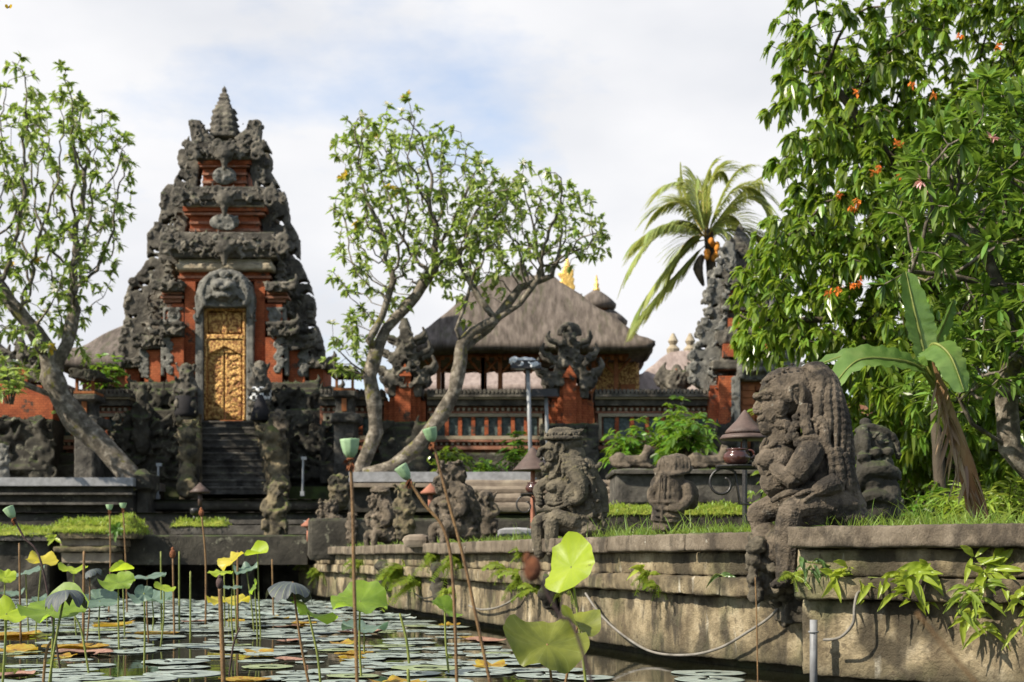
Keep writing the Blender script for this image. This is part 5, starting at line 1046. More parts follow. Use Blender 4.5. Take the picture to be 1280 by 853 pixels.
def attract(polys, Y, depth, n, holes=(), surface=0):
    out = []; xs = [p[0] for q in polys for p in q]; ys = [p[1] for q in polys for p in q]; cxm = (min(xs)+max(xs))/2; w_ = (max(xs)-min(xs))/2
    while len(out) < n:
        x = random.uniform(min(xs), max(xs)); y = random.uniform(min(ys), max(ys))
        if not any(in_poly(q, x, y) for q in polys) or any(in_poly(q, x, y) for q in holes): continue
        f = math.sqrt(max(.08, 1-((x-cxm)/w_)**2)); out.append(P(x, y, Y)+Vector((0, random.uniform(-1,1)*depth*f, 0)))
    return np.array([tuple(p) for p in out])
def grow(trunks, A, step=.22, kill=.45, infl=6, iters=120, rtip=.014, rbase=None, wob=.25, power=2.3, seed=1):
    """space colonisation from trunk polylines to attractors; returns chains (points, radii) and tips"""
    r2 = np.random.default_rng(seed); nodes = []; par = []; 
    for tr in trunks:                                    # tr: (list of points, parent trunk index or None)
        pts = tr; first = None
        for i, (a, b_) in enumerate(zip(pts[:-1], pts[1:])):
            a = Vector(a); b_ = Vector(b_); n = max(1, int((b_-a).length/step))
            for j in range(n):
                q = a.lerp(b_, j/n)
                if not (i == 0 and j == 0): nodes.append(q); par.append(len(nodes)-2); continue
                if nodes:
                    dd = [(k_-q).length for k_ in nodes]; k_ = int(np.argmin(dd)); nodes.append(q); par.append(k_)
                else: nodes.append(q); par.append(-1)
        nodes.append(Vector(pts[-1])); par.append(len(nodes)-2)
    X = np.array([tuple(v) for v in nodes]); par = list(par); alive = np.ones(len(A), bool)
    D = np.linalg.norm(A[:,None]-X[None], axis=2); near = D.argmin(1); nd = D.min(1)
    X = list(X)
    for it in range(iters):
        alive &= nd > kill; act = alive & (nd < infl)
        if not act.any(): break
        new = []; idx = np.where(act)[0]; groups = {}
        for i in idx: groups.setdefault(near[i], []).append(i)
        for k_, g in groups.items():
            v = A[g]-X[k_]; v = v/np.linalg.norm(v, axis=1, keepdims=True); d = v.sum(0); l = np.linalg.norm(d)
            if l < 1e-3: d = r2.normal(size=3); l = np.linalg.norm(d)
            d = d/l+r2.normal(0, wob, 3); d /= np.linalg.norm(d); new.append((k_, X[k_]+d*step))
        b0 = len(X)
        for k_, p in new: X.append(p); par.append(k_)
        Nw = np.array([p for _, p in new]); D = np.linalg.norm(A[:,None]-Nw[None], axis=2); m = D.argmin(1); dm = D.min(1); up = dm < nd; nd[up] = dm[up]; near[up] = m[up]+b0
        if len(X) > 15000: break
    n = len(X); ch = [[] for _ in range(n)]
    for i, p in enumerate(par):
        if p >= 0: ch[p].append(i)
    rad = np.zeros(n)
    order = sorted(range(n), key=lambda i: -i)
    # children always have larger index than parents
    acc = np.zeros(n)
    for i in order:
        a = acc[i] if ch[i] else rtip**power
        rad[i] = a**(1/power)
        if par[i] >= 0: acc[par[i]] += a
    if rbase: pw = math.log(rbase/rtip)/math.log(max(rad[0]/rtip, 1.5)); rad = rtip*(rad/rtip)**pw
    chains = []; stack = [0]; starts = [i for i in range(n) if par[i] < 0]
    stack = [(s_, None) for s_ in starts]
    while stack:
        s_, pr = stack.pop(); c = ([pr] if pr is not None else [])+[s_]; cur = s_
        while ch[cur]:
            k_ = max(ch[cur], key=lambda i: rad[i])
            for o in ch[cur]:
                if o != k_: stack.append((o, cur))
            c.append(k_); cur = k_
        rr = rad[c].copy(); rr = rr*np.array([1+(.16 if rad[i] > .03 else 0)*noise.noise(Vector(X[i])*1.7+Vector((seed,0,0)))*1.6 for i in c])
        if pr is not None: rr[0] = rr[1]
        chains.append(([X[i] for i in c], rr))
    X = np.array(X); tips = [i for i in range(n) if not ch[i]]; tdir = np.array([X[i]-X[par[i]] for i in tips])
    allp = np.array([X[i]-X[par[i]] if par[i] >= 0 else (0,0,1) for i in range(n)])
    return chains, X, X[tips], tdir, rad, allp
def branches(mb, chains, minr=0):
    for pts, rr in chains:
        if len(pts) < 2: continue
        n = 10 if rr[0] > .08 else 6 if rr[0] > .03 else 4
        mb.tube([Vector(p) for p in pts], list(rr), n, cap=False)
def whorl(mb, P0, D0, n, length, width, spread=.8, **k):
    P0 = np.repeat(P0, n, 0); D = np.repeat(D0/np.linalg.norm(D0, axis=1, keepdims=True), n, 0); r_ = rng.normal(0, 1, D.shape); r_ -= D*(r_*D).sum(1, keepdims=True); r_ /= np.linalg.norm(r_, axis=1, keepdims=True)
    leafcloud(mb, P0, D*rng.uniform(.05,.7,(len(P0),1))+r_*spread, length, width, **k)
def tree(name, label, cat, trunks, A, Yb, bark, leaf, wh, rbase, flowers=None, step=.22, kill=.42, group=None, extra_nodes=0, seed=1, rtip=.014, wob=.25, flp=.15, base=None, lowpolys=None):
    t = thing(name, label, cat, base or trunks[0][0], group); ch, X, T_, TD, rad, allp = grow(trunks, A, step, kill, rbase=rbase, seed=seed, rtip=rtip, wob=wob)
    mb = MB(); big_ = [c for c in ch if c[1].max() > .05]; branches(mb, ch); mb.build('trunk', G[bark], t, smooth=True, recalc=False)
    mb = MB(); whorl(mb, T_, TD, **wh)
    if extra_nodes:
        k = np.where(rad < rtip*(3.2 if extra_nodes > 5000 else 1.7))[0]; k = rng.choice(k, min(len(k), extra_nodes), replace=False); w2 = dict(wh); w2['n'] = max(2, wh['n']-2); whorl(mb, X[k], allp[k], **w2)
    print('TREE', name, len(T_), len(X), mb.n)
    mb.build('crown', G[leaf], t, recalc=False)
    if flowers:
        for (fm, cnt, size) in flowers:
            k = rng.choice(len(T_), min(cnt, len(T_)), replace=False); mb = MB(); whorl(mb, T_[k]+TD[k]*.3, TD[k], n=9, length=size, width=size*.6, spread=.9, seg=2, droop=.1); o = mb.build('blossom', G[fm], t, recalc=False); o['kind'] = 'stuff'
    return t
FW = dict(n=9, length=.215, width=.09, spread=.85, droop=.22, seg=3)
# left frangipani
def pp(L_): return [P(*q) for q in L_]
random.seed(11)
crown = [(-70,160),(-10,120),(20,98),(55,92),(100,108),(140,140),(172,180),(172,215),(150,240),(160,262),(150,300),(150,335),(128,352),(118,380),(90,400),(95,440),(60,440),(20,470),(-60,480),(-120,380),(-120,220)]
A = attract([crown], 36.2, 2.2, 1900)
tree('frangipani_tree', 'frangipani tree with a thick pale leaning trunk at the left edge', 'tree',
     [pp([(172,614,36.6),(158,590,36.6),(128,556,36.6),(98,530,36.5),(78,500,36.4),(64,470,36.3),(60,440,36.2)]), pp([(64,470,36.3),(84,430,36.3),(92,395,36.5)]), pp([(60,440,36.2),(40,410,35.8),(15,380,35.6)]), pp([(78,500,36.4),(30,480,36),(-20,468,35.6)]), pp([(84,540,36.6),(70,515,36.5),(72,490,36.4)])],
     A, 0, 'bark', 'frleaf', FW, .31, [('white', 60, .14), ('yellowleaf', 10, .2)], extra_nodes=700, seed=3, step=.2, kill=.34, rtip=.009)
# middle pair
crownA = [(420,172),(440,150),(480,148),(512,140),(550,165),(600,195),(625,215),(650,245),(640,300),(600,330),(560,350),(520,352),(480,372),(452,392),(455,440),(440,470),(405,470),(404,430),(425,395),(432,370),(415,350),(412,310),(430,285),(408,258),(425,235),(440,215),(410,190)]
crownB = [(560,270),(600,225),(650,212),(700,222),(740,250),(768,290),(765,318),(740,330),(700,335),(650,345),(600,365),(560,345)]
A = attract([crownA], 37.0, 1.9, 1700)
tree('frangipani_tree', 'taller middle frangipani with an upright forked trunk left of the pavilion', 'tree',
     [pp([(446,596,37.2),(458,570,37.2),(470,540,37.2),(468,505,37.1),(462,470,37),(470,440,37),(482,412,37),(510,385,37)]), pp([(470,440,37),(462,425,36.8),(478,395,36.8),(492,350,36.6)]), pp([(482,412,37),(500,392,37.2),(520,370,37.4),(545,330,37.4)]), pp([(462,470,37),(440,455,36.6),(425,440,36.4)])],
     A, 0, 'bark', 'frleaf', dict(FW, n=9), .19, [('white', 45, .13), ('yellowleaf', 8, .2)], extra_nodes=420, seed=5, step=.2, kill=.32, rtip=.009)
A = np.concatenate([attract([crownB], 36.0, 1.8, 1250), attract([[(520,300),(600,290),(600,400),(560,400)]], 36.0, 1, 40)])
tree('frangipani_tree', 'middle frangipani with a long trunk leaning right and then rising past the pavilion', 'tree',
     [pp([(456,594,36.4),(490,585,36.3),(520,560,36.2),(550,522,36.1),(568,490,36),(575,455,36),(577,430,36),(590,415,36),(620,400,36),(650,380,36),(672,350,36)]), pp([(577,430,36),(570,412,35.8),(582,380,35.7),(590,350,35.6)]), pp([(575,440,36),(592,425,36.3),(610,412,36.4),(650,360,36.6),(690,345,36.6)]), pp([(620,400,36),(600,375,36),(575,330,36)])],
     A, 0, 'bark', 'frleaf', dict(FW, n=8, length=.2), .19, [('white', 30, .13)], extra_nodes=220, seed=8, step=.19, kill=.31, rtip=.009)
# big orange flowering tree on the right
random.seed(21)
BT = [(968,20),(985,5),(1010,12),(1030,5),(1035,30),(1060,35),(1075,20),(1100,30),(1120,0),(1150,-10),(1170,-60),(1500,-60),(1500,620),(1190,600),(1100,560),(1010,450),(960,452),(925,440),(915,420),(930,395),(905,352),(925,330),(960,318),(945,290),(975,250),(1010,232),(1040,222),(1070,200),(1050,180),(1020,205),(985,205),(965,195),(1000,170),(1040,160),(1050,135),(1010,140),(995,110),(975,140),(965,130),(972,108),(1000,105),(1040,110),(1020,90),(965,100),(972,70),(1000,62),(1030,60),(985,50)]
holes = [[(1000,70),(1040,66),(1046,90),(1005,98)],[(1000,118),(1040,120),(1030,140),(1008,136)],[(1150,30),(1240,20),(1205,110),(1175,110),(1150,80)],[(1120,125),(1150,120),(1150,145),(1122,142)]]
A = attract([BT], 22.0, 2.0, 5200, holes)
DW = dict(n=11, length=.18, width=.092, spread=.9, droop=.7, seg=3, jit=.6)
t = tree('flowering_tree', 'big dense tree with drooping leaves and orange flowers filling the right side', 'tree',
     [pp([(1195,660,22.4),(1190,560,22.4),(1180,440,22.3),(1160,330,22.2),(1130,220,22)]), pp([(1180,440,22.3),(1240,300,22.5),(1260,150,22.5)]), pp([(1160,330,22.2),(1060,300,22),(1000,290,21.8)]), pp([(1130,220,22),(1060,130,22),(1030,90,22)]), pp([(1180,440,22.3),(1060,400,21.8),(980,400,21.8)])],
     A, 0, 'darkbark', 'treeleaf', DW, .26, None, extra_nodes=16000, seed=4, step=.19, kill=.22, rtip=.007)
random.seed(3); vmb = None
flo = [(1120,178),(1125,182),(1092,215),(1122,222),(1070,115),(1140,105),(1168,118),(1050,245),(1072,252),(1248,58),(1218,200),(1180,215),(1075,352),(1048,362),(1035,366),(1066,356),(1200,45),(1065,260),(1098,210)]
for (x, y) in flo:
    c = P(x, y, 20.0+random.uniform(-.3,.4)); mb = MB(); m = 14; leafcloud(mb, np.tile(np.array(c[:]), (m,1))+rng.normal(0,.02,(m,3)), rng.normal(0,1,(m,3)), .065, .04, seg=2); mb.build('flower_cluster', G['orangefl'], t, recalc=False)
# nearer frangipani on the right
random.seed(31)
FT = [(1290,85),(1240,92),(1205,110),(1170,140),(1145,160),(1130,190),(1120,235),(1115,275),(1135,300),(1120,330),(1085,350),(1110,365),(1160,352),(1190,370),(1180,420),(1150,470),(1200,520),(1240,500),(1300,480),(1480,500),(1480,60)]
A = attract([FT], 16.3, 1.7, 1500, [[(1165,340),(1235,342),(1230,385),(1170,380)]])
t = tree('frangipani_tree', 'nearer frangipani with long glossy leaves and pink blossoms at the right edge', 'tree',
     [pp([(1330,640,16.8),(1290,590,16.7),(1262,560,16.6),(1258,500,16.6),(1270,440,16.5),(1250,360,16.4),(1220,290,16.3)]), pp([(1262,560,16.6),(1215,530,16.3),(1200,500,16.2)]), pp([(1270,440,16.5),(1320,330,16.4),(1330,220,16.3)]), pp([(1250,360,16.4),(1190,345,16.2),(1140,340,16)])],
     A, 0, 'bark', 'treeleaf2', dict(n=9, length=.23, width=.068, spread=.8, droop=.15, seg=3), .15, [('pinkfl', 9, .09)], extra_nodes=1300, seed=6, step=.15, kill=.22, rtip=.008)
# understorey shrubs (several plants) behind the grass at the right
def shrub(name, label, px, py, w_, h_, Y, leaf, n, ln, wd, droop=.3, group=None, stem='darkbark', shape='ell', zb=None, depth=None, cat='shrub', seed=1):
    random.seed(seed); c = P(px, py, Y); 
    if zb is not None: c.z = zb
    u = Y/F; t = thing(name, label, cat, c, group); rx, rz = w_*u/2, h_*u; ry = depth or rx
    mb = MB(); tips = []
    for i in range(max(8, n//14)):
        a = random.uniform(0, 6.28); q = math.sqrt(random.random()); hz = rz*random.uniform(.35, 1)*(1-.35*q*q); e = c+Vector((math.cos(a)*rx*q*.9, math.sin(a)*ry*q*.9, hz)); m_ = c.lerp(e, .5)+Vector((0,0,hz*.12))
        mb.tube([c+Vector((math.cos(a)*rx*q*.2,math.sin(a)*ry*q*.2,0)), m_, e], [.014+.01*rz, .01, .004], 4, cap=False); tips += [e, m_.lerp(e,.5)+Vector((random.uniform(-.1,.1)*rx,0,0)), m_]
    mb.build('stems', G[stem], t, recalc=False); k = max(1, n//len(tips)); T_ = np.array([tuple(x) for x in tips])
    mb = MB(); d = T_-np.array(c[:]); whorl(mb, T_, d, n=k, length=ln, width=wd, spread=1.0, droop=droop, seg=3, shape=shape, jit=.5); mb.build('foliage', G[leaf], t, recalc=False); return t
i = 0
for (px, w_, h_, Y, lf, lb, ln) in [(1010,170,230,25,'treeleaf','dense leafy shrub behind the head of the long haired statue',.24),(1090,200,320,24.5,'treeleaf','tall dark green shrub between the statue and the banana plant',.24),(1180,190,250,26,'treeleaf','tall shrub behind the banana stem',.24),(1270,220,260,25,'treeleaf','tall dark shrub at the right picture edge',.26),(1400,260,320,25,'treeleaf','tall dark shrub beyond the right picture edge',.26),(960,90,110,29,'treeleaf','dark shrub left of the long haired statue near the side gate',.2),
                                (1130,80,66,15.2,'bushleaf','low bright green herb by the carved ball stone',.12),(1205,90,80,18,'fern','yellow green grassy shrub beside the banana stem',.3),(1255,110,90,17.5,'fern','yellow green strappy shrub at the right edge',.34),(1165,60,90,19,'bushleaf','small leafy plant at the foot of the banana stem',.14)]:
    shrub('leafy_shrub', lb, px, 690, w_, h_, Y, lf, int(w_*h_/ (45 if Y>20 else 12)), ln, ln*(.4 if lf!='fern' else .1), .5 if lf!='fern' else .35, zb=1.08, seed=i, shape='ell' if lf != 'fern' else 'strap', cat='shrub'); i += 1
# bushes before the temple wall
for (px, py, w_, h_, Y, lf, lb, n) in [(788,590,76,70,32.5,'bushleaf','bright green bush left on the podium in front of the temple wall',420),(856,590,100,82,31.8,'bushleaf','bigger bright yellow-green bush in the middle of the podium',900),(845,560,60,66,34,'bushleaf','taller narrow bush with long leaves behind the podium bushes',260),(560,600,70,42,38.6,'treeleaf','low dark green bush under the wall behind the leaning trunk',260),(645,600,50,72,38.6,'bushleaf','green bush standing left of the tall lamp post',260),(595,600,70,30,38.2,'bushleaf','low bright patch of plants below the wall windows',200),(905,600,50,30,31,'bushleaf','small bush at the right end of the podium',120)]:
    shrub('garden_bush', lb, px, py, w_, h_, Y, lf, n, .27, .095, .4, seed=int(px))
# foliage against the gate
shrub('garden_bush', 'sunlit yellow-green bush peeping over the wall beside the gate', 133, 500, 60, 60, 42.5, 'bushleaf', 300, .28, .1, .3, seed=2, cat='bush')
shrub('garden_bush', 'sunlit leafy frangipani sprig low at the left edge before the orange pillar', 12, 505, 60, 50, 34.5, 'frleaf', 160, .28, .09, .2, seed=5, cat='bush')
# ------------------------------------------------------------------ coconut palm
Y = 44; c = P(884, 300, Y); t = thing('coconut_palm', 'coconut palm with yellow-green fronds behind the smaller gate', 'palm tree', (c.x+.3, Y+.5, 2.9))
mb = MB(); mb.ctube([(c.x+.5,Y+.5,2.9),(c.x+.35,Y+.3,7),(c.x+.05,Y,c.z+.2)],[.22,.17,.16],10,6); mb.build('trunk', G['darkbark'], t, smooth=True)
fr = [((884,300),(850,262),(800,300),.0),((884,300),(845,245),(793,325),-.3),((884,300),(850,300),(797,390),0),((884,305),(855,330),(800,396),.3),((884,298),(860,232),(822,262),.4),((884,298),(870,215),(835,232),-.5),((884,298),(880,205),(905,215),.5),((884,298),(915,205),(955,245),.2),((884,298),(935,220),(958,262),-.4),((884,298),(940,270),(975,320),.3),((884,298),(892,225),(860,240),1.2),((884,298),(900,260),(925,330),-1),((884,298),(860,280),(835,345),1),((884,298),(915,240),(935,300),1.5),((884,298),(865,240),(870,225),-1.4),((884,298),(872,230),(888,212),.9),((884,298),(855,255),(850,222),.7),((884,298),(905,225),(925,212),-.6),((884,298),(910,250),(950,225),1.0),((884,298),(846,270),(812,290),-1)]
for (a, m_, e, dy) in fr:
    p0 = P(*a, Y); p1 = P(*m_, Y+dy*1.2); p2 = P(*e, Y+dy*2.4); pts = []
    for i in range(25): s_ = i/24; pts.append(p0*(1-s_)**2+p1*2*s_*(1-s_)+p2*s_*s_)
    mb = MB(); mb.tube(pts, [.024*(1-i/26) for i in range(25)], 4); L0, D0 = [], []
    fb = mb.build('frond', G['palmstem'], t); mb = MB()
    for i in range(3, 25):
        q = pts[i]; tg = (pts[i]-pts[i-1]).normalized(); sd_ = tg.cross(Vector((0,1,0))).normalized()
        for rep in range(4):
            o_ = pts[i-1].lerp(q, rep/4)
            for s_ in (-1,1):
                up_ = sd_*s_ if True else 0; side = (tg*.75+Vector((0,1,0))*s_*.75+Vector((0,0,.15))); L0.append(tuple(o_)); D0.append(tuple(side))
    ln = .95; leafcloud(mb, L0, D0, ln, .042, droop=.5, seg=4, jit=.25, fold=0, shape='strap'); o = mb.build('leaflets', G['palm'], fb, recalc=False); 
mb = MB(); random.seed(4)
for i in range(12): mb.ell(c+Vector((random.uniform(-.15,.3),-.35+random.uniform(-.1,.1),random.uniform(-.75,-.1))), (.09,.09,.12), sub=2)
mb.build('coconut_bunch', G['coconut'], t, smooth=True)
mb = MB(); cc_ = P(879,336,Y-.3); mb.ctube([cc_+Vector((-.05,0,.35)),cc_+Vector((-.16,0,0)),cc_+Vector((0,0,-.5))],[.1,.16,.05]); mb.build('dry_spathe', G['darkbark'], t, smooth=True)
# ------------------------------------------------------------------ banana plant
Y = 15.6; t = thing('banana_plant', 'banana plant with broad leaves and a brown peeling leaning stem', 'banana plant', P(1226, 655, Y))
mb = MB(); st = pp([(1226,660,Y),(1212,600,Y),(1196,550,Y),(1182,510,Y),(1172,478,Y),(1160,450,Y)]); mb.ctube(st, [.115,.10,.09,.08,.065,.04], 12, 4); mb.build('stem', G['bananastem'], t, smooth=True, disp=[(.03,.08,'CLOUDS')])
mb = MB(); n = 46; k = [random.random() for _ in range(n)]; leafcloud(mb, [tuple(st[0].lerp(st[4], q)+Vector((random.uniform(-.06,.06),-.07,0))) for q in k], [(random.uniform(-.5,.5),-.2,-1) for _ in k], .42, .05, droop=.1, seg=3); mb.build('dry_sheaths', G['dryleaf'], t, recalc=False)
def banana_leaf(pts, width, sidev, label=None, fold=.15, mt='banana'):
    C_ = [P(*p) for p in pts]; Q = []; m = len(C_)
    for i in range(m-1):
        p0 = C_[max(i-1,0)]; p1 = C_[i]; p2 = C_[i+1]; p3 = C_[min(i+2,m-1)]
        for j in range(8): s_ = j/8; Q.append(.5*((2*p1)+(p2-p0)*s_+(2*p0-5*p1+4*p2-p3)*s_*s_+(3*p1-p0-3*p2+p3)*s_**3))
    Q.append(C_[-1]); n = len(Q); V = []; sv = Vector(sidev); W = 4
    for i, q in enumerate(Q):
        tg = (Q[min(i+1,n-1)]-Q[max(i-1,0)]).normalized(); s_ = (sv-tg*sv.dot(tg)).normalized(); nn_ = tg.cross(s_); f = i/(n-1); w_ = width*(0 if f < .18 else math.sin(PI*min(1,(f-.18)/.82*.96+.03))**.45)
        for j in range(-W, W+1): V.append(tuple(q+s_*w_*.5*j/W*(1+(-.16 if (i*7+int(width*50))%9 == 0 and abs(j) > 2 else .07*noise.noise(Vector((i*.7,j,width*9)))))+nn_*(-abs(j)/W*w_*fold+.018*math.sin(i*1.9+j)*abs(j)/W)))
    mw = 2*W+1; mb = MB(); mb.add(V, [(i*mw+j,i*mw+j+1,(i+1)*mw+j+1,(i+1)*mw+j) for i in range(n-1) for j in range(2*W)]); lf = mb.build('leaf', G[mt], t, smooth=True, recalc=False)
    mb = MB(); mb.tube([q+Vector((0,-.012,0)) for q in Q], [.026*(1-i/n)+.004 for i in range(n)], 6); mb.build('midrib', G['stem'], lf, smooth=True)
banana_leaf([(1165,470,Y),(1158,455,Y),(1150,420,Y),(1142,385,Y),(1132,340,Y+.1)], .38, (1,.35,0))
banana_leaf([(1168,480,Y),(1150,458,Y-.1),(1110,444,Y-.3),(1060,444,Y-.5),(1010,462,Y-.6)], .26, (0,1,.5), fold=.1)
banana_leaf([(1168,485,Y),(1148,460,Y-.2),(1115,450,Y-.5),(1070,452,Y-.8),(1035,492,Y-1)], .36, (0,1,.9), fold=.1)
banana_leaf([(1168,480,Y),(1160,445,Y-.2),(1168,430,Y-.5),(1188,446,Y-.7),(1205,490,Y-.8)], .42, (1,.4,.5), fold=.12)
banana_leaf([(1168,480,Y),(1166,440,Y+.2),(1180,405,Y+.4),(1192,375,Y+.5)], .16, (1,.6,0), fold=.3)
# peeping orange temple bits behind the shrubs are part of the brick wall; a dead stump and a few trunks
for (L_, r, lb) in [([(1180,668,19.5),(1172,560,19.5),(1165,470,19.6)], .09, 'dark straight tree trunk left of the banana stem'), ([(1200,665,21),(1205,560,21),(1215,480,21)], .07, 'thin dark trunk behind the banana stem'), ([(1108,650,23),(1112,540,23),(1104,470,23)], .1, 'greyish tree trunk behind the carved ball stone')]:
    t2 = thing('small_tree', lb, 'tree', P(*L_[0])); mb = MB(); mb.ctube(pp(L_), [r, r*.85, r*.6], 10, 6); mb.build('trunk', G['darkbark'], t2, smooth=True, disp=[(.04,.12,'CLOUDS')])
    e = P(*L_[-1]); mb = MB(); Q = np.array(e[:])+rng.normal(0, .45, (60,3)); whorl(mb, Q, rng.normal(0,1,(60,3)), n=6, length=.2, width=.08, spread=.9, droop=.6, seg=3); mb.build('crown', G['treeleaf'], t2, recalc=False)
# ------------------------------------------------------------------ grass and moss strips
def grass(name, pts, w_, z, n, h_, mt='grass', wd=.012, label=None):
    mb = MB(); P0 = []
    L_ = [Vector((x,y,z)) for x,y in pts]; lens = [(b_-a).length for a, b_ in zip(L_[:-1], L_[1:])]; tot = sum(lens)
    for i in range(n):
        q = random.uniform(0, tot); k = 0
        while q > lens[k] and k < len(lens)-1: q -= lens[k]; k += 1
        a, b_ = L_[k], L_[k+1]; d = (b_-a).normalized(); nn_ = Vector((-d.y, d.x, 0)); nn_ = -nn_ if nn_.x < 0 else nn_
        p = a+d*q+nn_*random.uniform(0, w_)
        if noise.noise(Vector((p.x*1.6, p.y*1.6, 3))) < -.25 and random.random() < .75: continue
        P0.append(tuple(p))
    N_ = len(P0); D = rng.normal(0, .42, (N_,3)); D[:,2] = 1; leafcloud(mb, P0, D, h_, wd, droop=.35, seg=3, jit=1, fold=0, shape='tip'); o = mb.build(name, G[mt], None, recalc=False); o['kind'] = 'stuff'; return o
random.seed(8)
GL = [(x+.02,y+.03) for x,y in WL]; GR = [(x+.16,y+.2) for x,y in WR[:3]]
grass('grass', [(WL[5][0]+.2,WL[5][1]+.1),(WL[6][0]+.2,WL[6][1]+.1)], .8, WT-.05, 1700, .25)
grass('grass', [(x+.2,y+.06) for x,y in WL[3:6]], .9, WT-.05, 3200, .25)
grass('grass', [(x+.2,y+.05) for x,y in WL[1:4]], 1.0, WT-.05, 2600, .25, wd=.02)
grass('grass', [(2.25,10.95),(3.5,9.75),(5.2,8.1)], .8, WT-.04, 2600, .27, wd=.010)
grass('grass', [(2.25,10.95),(3.5,9.75),(5.2,8.1)], .7, WT-.04, 260, .5, wd=.011)
grass('grass', [(x+.2,y+.06) for x,y in WL[3:]], .7, WT-.05, 260, .48, wd=.012)
grass('grass', [(3.0,13),(5.5,13),(9,12)], 3, 1.08, 3600, .22, wd=.02)
def mosspatch(x0, y0, x1, Y, d, zoff, n, label=None, name='moss'):
    a = P(x0,y0,Y); b_ = P(x1,y0,Y); mb = MB(); nx = int((b_.x-a.x)/.06)+2; ny = 8; V = []
    for j in range(ny+1):
        for i in range(nx+1):
            x = a.x+(b_.x-a.x)*i/nx; y = Y-.03+d*j/ny; e = min(1, min(i, nx-i)/2, (j+.0)/1.5 if j < 2 else 1); V.append((x, y, a.z-.02+zoff*e*(.6+.8*abs(noise.noise(Vector((x*2.2,y*2,0)))))+.02*noise.noise(Vector((x*12,y*12,4)))))
    m_ = nx+1; mb.add(V, [(j*m_+i,j*m_+i+1,(j+1)*m_+i+1,(j+1)*m_+i) for j in range(ny) for i in range(nx)]); o = mb.build(name, G['mossy'], None, smooth=True, recalc=False); o['kind'] = 'stuff'
    mb = MB(); k = rng.integers(0, len(V), n); P0 = np.array(V)[k]+rng.normal(0,.03,(n,3)); D = rng.normal(0,.35,(n,3)); D[:,2] = 1; leafcloud(mb, P0, D, .10, .03, droop=.2, seg=2, fold=0, jit=1, shape='tip'); o = mb.build('turf', G['fern'], None, recalc=False); o['kind'] = 'stuff'
mosspatch(62,664,166,30.6,1.4,.30,3200); mosspatch(-200,668,64,31.0,2.0,.18,4200); mosspatch(214,657,285,34.0,.7,.15,900); mosspatch(748,642,1000,26.5,.6,.16,3200)
# ------------------------------------------------------------------ ferns and leafy plants on the wall
def fern(px, py, n, ln, label, seed, mt='fern', Yo=.1, group=None, curve=1.0):
    random.seed(seed); w0 = wall_at(px) if px < 990 else Vector((0, 10.6+(px-998)/282*(9.44-10.6), 0)); c = P(px, py, w0.y-Yo); t = thing('fern', label, 'fern', c, group)
    for i in range(n):
        a = random.uniform(-1.3, 1.3)+PI*1.0; d = Vector((math.cos(a)*.8-.1, math.sin(a)*.35-.35, random.uniform(-.1,.8))).normalized(); L_ = ln*random.uniform(.6,1.1); pts = []
        d.x = random.uniform(-1,1)
        for k in range(12): s_ = k/11; pts.append(c+d*L_*s_-Vector((0,0,1))*L_*.75*s_*s_*curve)
        mb = MB(); mb.tube(pts, .003, 3, cap=False); P0, D0, LN = [], [], []
        for k in range(1, 12):
            tg = (pts[k]-pts[k-1]).normalized(); sd_ = tg.cross(Vector((0,-.6,.8))).normalized()
            for s_ in (-1,1):
                for h_ in (0,.5): P0.append(tuple(pts[k-1].lerp(pts[k],h_))); D0.append(tuple(sd_*s_+tg*.35))
        P0 = np.array(P0); D0 = np.array(D0); sc_ = np.sin(np.linspace(.35, PI*.97, len(P0)))
        for q in range(3):
            sel = np.arange(q*len(P0)//3, (q+1)*len(P0)//3); leafcloud(mb, P0[sel], D0[sel], L_*.26*sc_[sel].mean(), L_*.075, droop=.1, seg=2, jit=.05, fold=0)
        mb.build('frond', G[mt], t, recalc=False)
    return t
FE = [(385,705,8,.42,'yellow-green fern at the far corner of the pond wall'),(400,715,6,.4,'fern tuft just below the farthest small statue'),(452,705,8,.45,'fern on the coping between the first and second small statues'),(505,712,11,.55,'large yellow fern clump on the wall below the pale totem'),(520,728,8,.45,'lower fern hanging under the large yellow clump'),(548,695,8,.4,'fern below the feet of the curly haired guardian'),(572,700,7,.4,'fern right of the curly haired guardian feet'),(560,740,4,.3,'small fern close above the water behind the tall lotus stem'),(632,712,5,.3,'small pale fern on the wall left of the folded bright leaf'),(660,690,6,.25,'fern growing between the legs of the capped statue'),(655,722,8,.32,'drooping yellow fern below the capped statue'),(668,738,5,.25,'small fern above the folded lotus leaf'),(812,718,8,.27,'fern on the moulding right of the bright lotus leaf'),(824,732,6,.2,'lower fern tip just under the moulding'),(707,732,5,.22,'sparse green fern behind the bright lotus leaf stem'),(955,700,7,.16,'tiny fern on the knees of the long haired statue'),(990,720,8,.15,'tiny ferns beside the leg of the long haired statue')]
for i, (px, py, n, ln, lb) in enumerate(FE): fern(px, py, int(n*2), ln*1.15, lb, i+1)
